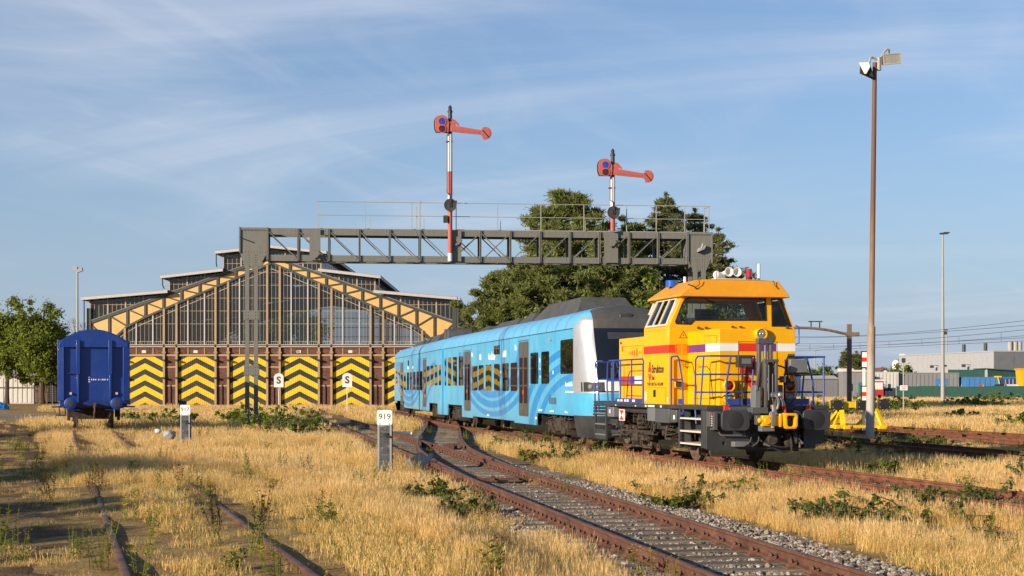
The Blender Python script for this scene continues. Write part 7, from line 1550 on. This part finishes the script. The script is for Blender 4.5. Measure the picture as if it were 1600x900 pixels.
def masks(x, y):
    """chance and height of dry grass at a spot"""
    p = np.ones_like(x); h = np.ones_like(x)
    nz = hash2(x, y, .31)*.5+hash2(x+40, y-13, .83)*.35; h *= np.clip(.82+.28*nz, .45, 1.3); p *= np.clip(.72+.6*hash2(x-9, y+5, .55), .10, 1)
    dD = trackdist('D', x, y); z = (np.abs(dD) < 2.4) & (y < 27); h = np.where(z, h*.72, h); p = np.where(z, p*.95, p)
    l = np.interp(y, PATHL[:,1], PATHL[:,0]); r = np.interp(y, PATHR[:,1], PATHR[:,0]); pa = (x < r+.3*np.sin(y*1.7)) & (y < 84); h = np.where(pa, h*.36, h); p = np.where(pa, p*(.26+.35*hash2(x*1.3,y,.9)), p)
    p = np.where((x < -26) & (y > 84) & (x < -33+(112-y)*.2+1), 0, p)
    nr = np.minimum(np.abs(dD-.75), np.abs(dD+.75)); p = np.where((nr < .34) & (y < 23), p*.12, p); h = np.where((nr < .6) & (y < 23), h*.5, h)
    for k, wl, wr, y0, y1, q in (('B',1.25,2.35,0,52,.02),('B',1.4,1.6,52,108,.12),('A',1.3,1.3,0,36,.35),('A',1.5,1.6,36,132,.03),('C',1.3,1.4,44,81,.02),('G',1.3,1.7,30,64,.1),('F',1.2,2.0,25,62,.12),('E',1.3,1.4,30,112,.25)):
        d = trackdist(k, x, y); i = (d > -wl) & (d < wr) & (y > y0) & (y < y1); p = np.where(i, p*q, p); h = np.where(i, h*.6, h)
    p = np.where((y > 132) & (x > -42) & (x < 4), 0, p); p = np.where((y > 110) & (y < 116) & (x > -24) & (x < -13.5), 0, p)
    h = np.where((x > 9.5) & (y > 38) & (y < 66), h*.55, h); h = np.where((x > -14) & (x < -9) & (y > 30) & (y < 46), h*.75, h); h = h*(.72+.28*smooth(14, 34, y)); p = np.where((x > -20) & (x < -14.5) & (y > 59.3) & (y < 71) & (np.abs(dD) < 1.5), p*.6, p)
    return p, h
def field(n, y0, y1, xr=None):
    y = np.sqrt(RNG.random(n)*(y1**2-y0**2)+y0**2); x = (RNG.random(n)*2-1)*(.385*y+1.5) if xr is None else RNG.uniform(xr[0], xr[1], n)*y; return x, y
PX, SC, ID = [], [], []
for n, y0, y1, base, cnt, s0 in ((9500,11,30,'near',6,1.0),(11500,30,62,'near',6,1.12),(13000,60,134,'far',5,1.0)):
    x, y = field(n, y0, y1); p, h = masks(x, y); k = RNG.random(n) < p; x, y, h = x[k], y[k], h[k]; m_ = len(x)
    PX.append(np.stack([x,y,gz(x,y)],1)); SC.append(h*s0*RNG.uniform(.75,1.2,m_))
    i = RNG.integers(0, 4, m_); g_ = RNG.random(m_) < np.clip(.20+.45*hash2(x+3,y-7,.4),0.03,.8); i = np.where(g_, 4+RNG.integers(0,2,m_), i)
    if base == 'far': i = 10+np.where(g_, 3+RNG.integers(0,2,m_), RNG.integers(0,3,m_))
    else: sh = h < .5; i = np.where(sh, 6+np.minimum(3, RNG.integers(0,5,m_)), i); SC[-1] = np.where(sh, np.clip(h*2.4,.55,1.3), SC[-1])
    ID.append(i)
x, y = field(7000, 134, 205, (.06,.40)); k = (x > 8) & (RNG.random(len(x)) < .9); x, y = x[k], y[k]; PX.append(np.stack([x,y,np.full(len(x),-.25)],1)); SC.append(RNG.uniform(.9,1.5,len(x))); ID.append(10+RNG.integers(0,5,len(x)))
x, y = field(1500, 116, 136, (-.33,-.03)); k = y < 135; x, y = x[k], y[k]; PX.append(np.stack([x,y,np.full(len(x),-.27)],1)); SC.append(RNG.uniform(.5,1.0,len(x))); ID.append(np.full(len(x),13)+RNG.integers(0,2,len(x)))
PX = np.concatenate(PX); SC = np.concatenate(SC); ID = np.concatenate(ID)
scatter('dry_grass', PX, RNG.uniform(0,6.28,len(PX)), SC, ID, near+short+farT, 'dry golden grass covering the ground around the tracks', tilt=.06)
x, y = field(5200, 11, 66); p, h = masks(x, y)
dB = trackdist('B', x, y); dA = trackdist('A', x, y); dD = trackdist('D', x, y)
wp = .14+.45*np.clip(hash2(x+11,y+3,.33),0,1); wp = np.where((np.abs(dD) < 2.6) & (y < 26), wp+.40, wp); wp = np.where((dB < -.85) & (dB > -2.0) & (y < 34), wp+.30, wp); wp = np.where((np.abs(dA) < 1.8) & (y < 33), wp+.25, wp); wp = np.where((np.abs(dB) < .8), .01, wp); wp = np.where((dB>.8)&(dB<2.1), .03, wp); wp = np.where((dA > -2) & (dA < 2) & (y > 33), .02, wp)
k = RNG.random(len(x)) < wp*.56; x, y = x[k], y[k]; m_ = len(x); right = (trackdist('B', x, y) > 2)
i = RNG.choice(7, m_, p=[.20,.19,.16,.14,.17,.08,.06])
scatter('green_weeds', np.stack([x,y,gz(x,y)],1), RNG.uniform(0,6.28,m_), RNG.uniform(.35,.85,m_), i, weeds, 'green weeds, yellow ragwort and dead stalks growing among the dry grass', tilt=.1)
# ------------------------------------------------------------ lettering becomes plain mesh
bpy.context.view_layer.update(); dg = bpy.context.evaluated_depsgraph_get()
for o in [o for o in S.objects if o.type == 'FONT']:
    me = bpy.data.meshes.new_from_object(o.evaluated_get(dg)); q = bpy.data.objects.new('lettering', me); COL.objects.link(q)
    q.parent = o.parent; q.matrix_local = o.matrix_basis.copy()
    if not me.materials: me.materials.append(o.data.materials[0])
    bpy.data.objects.remove(o)
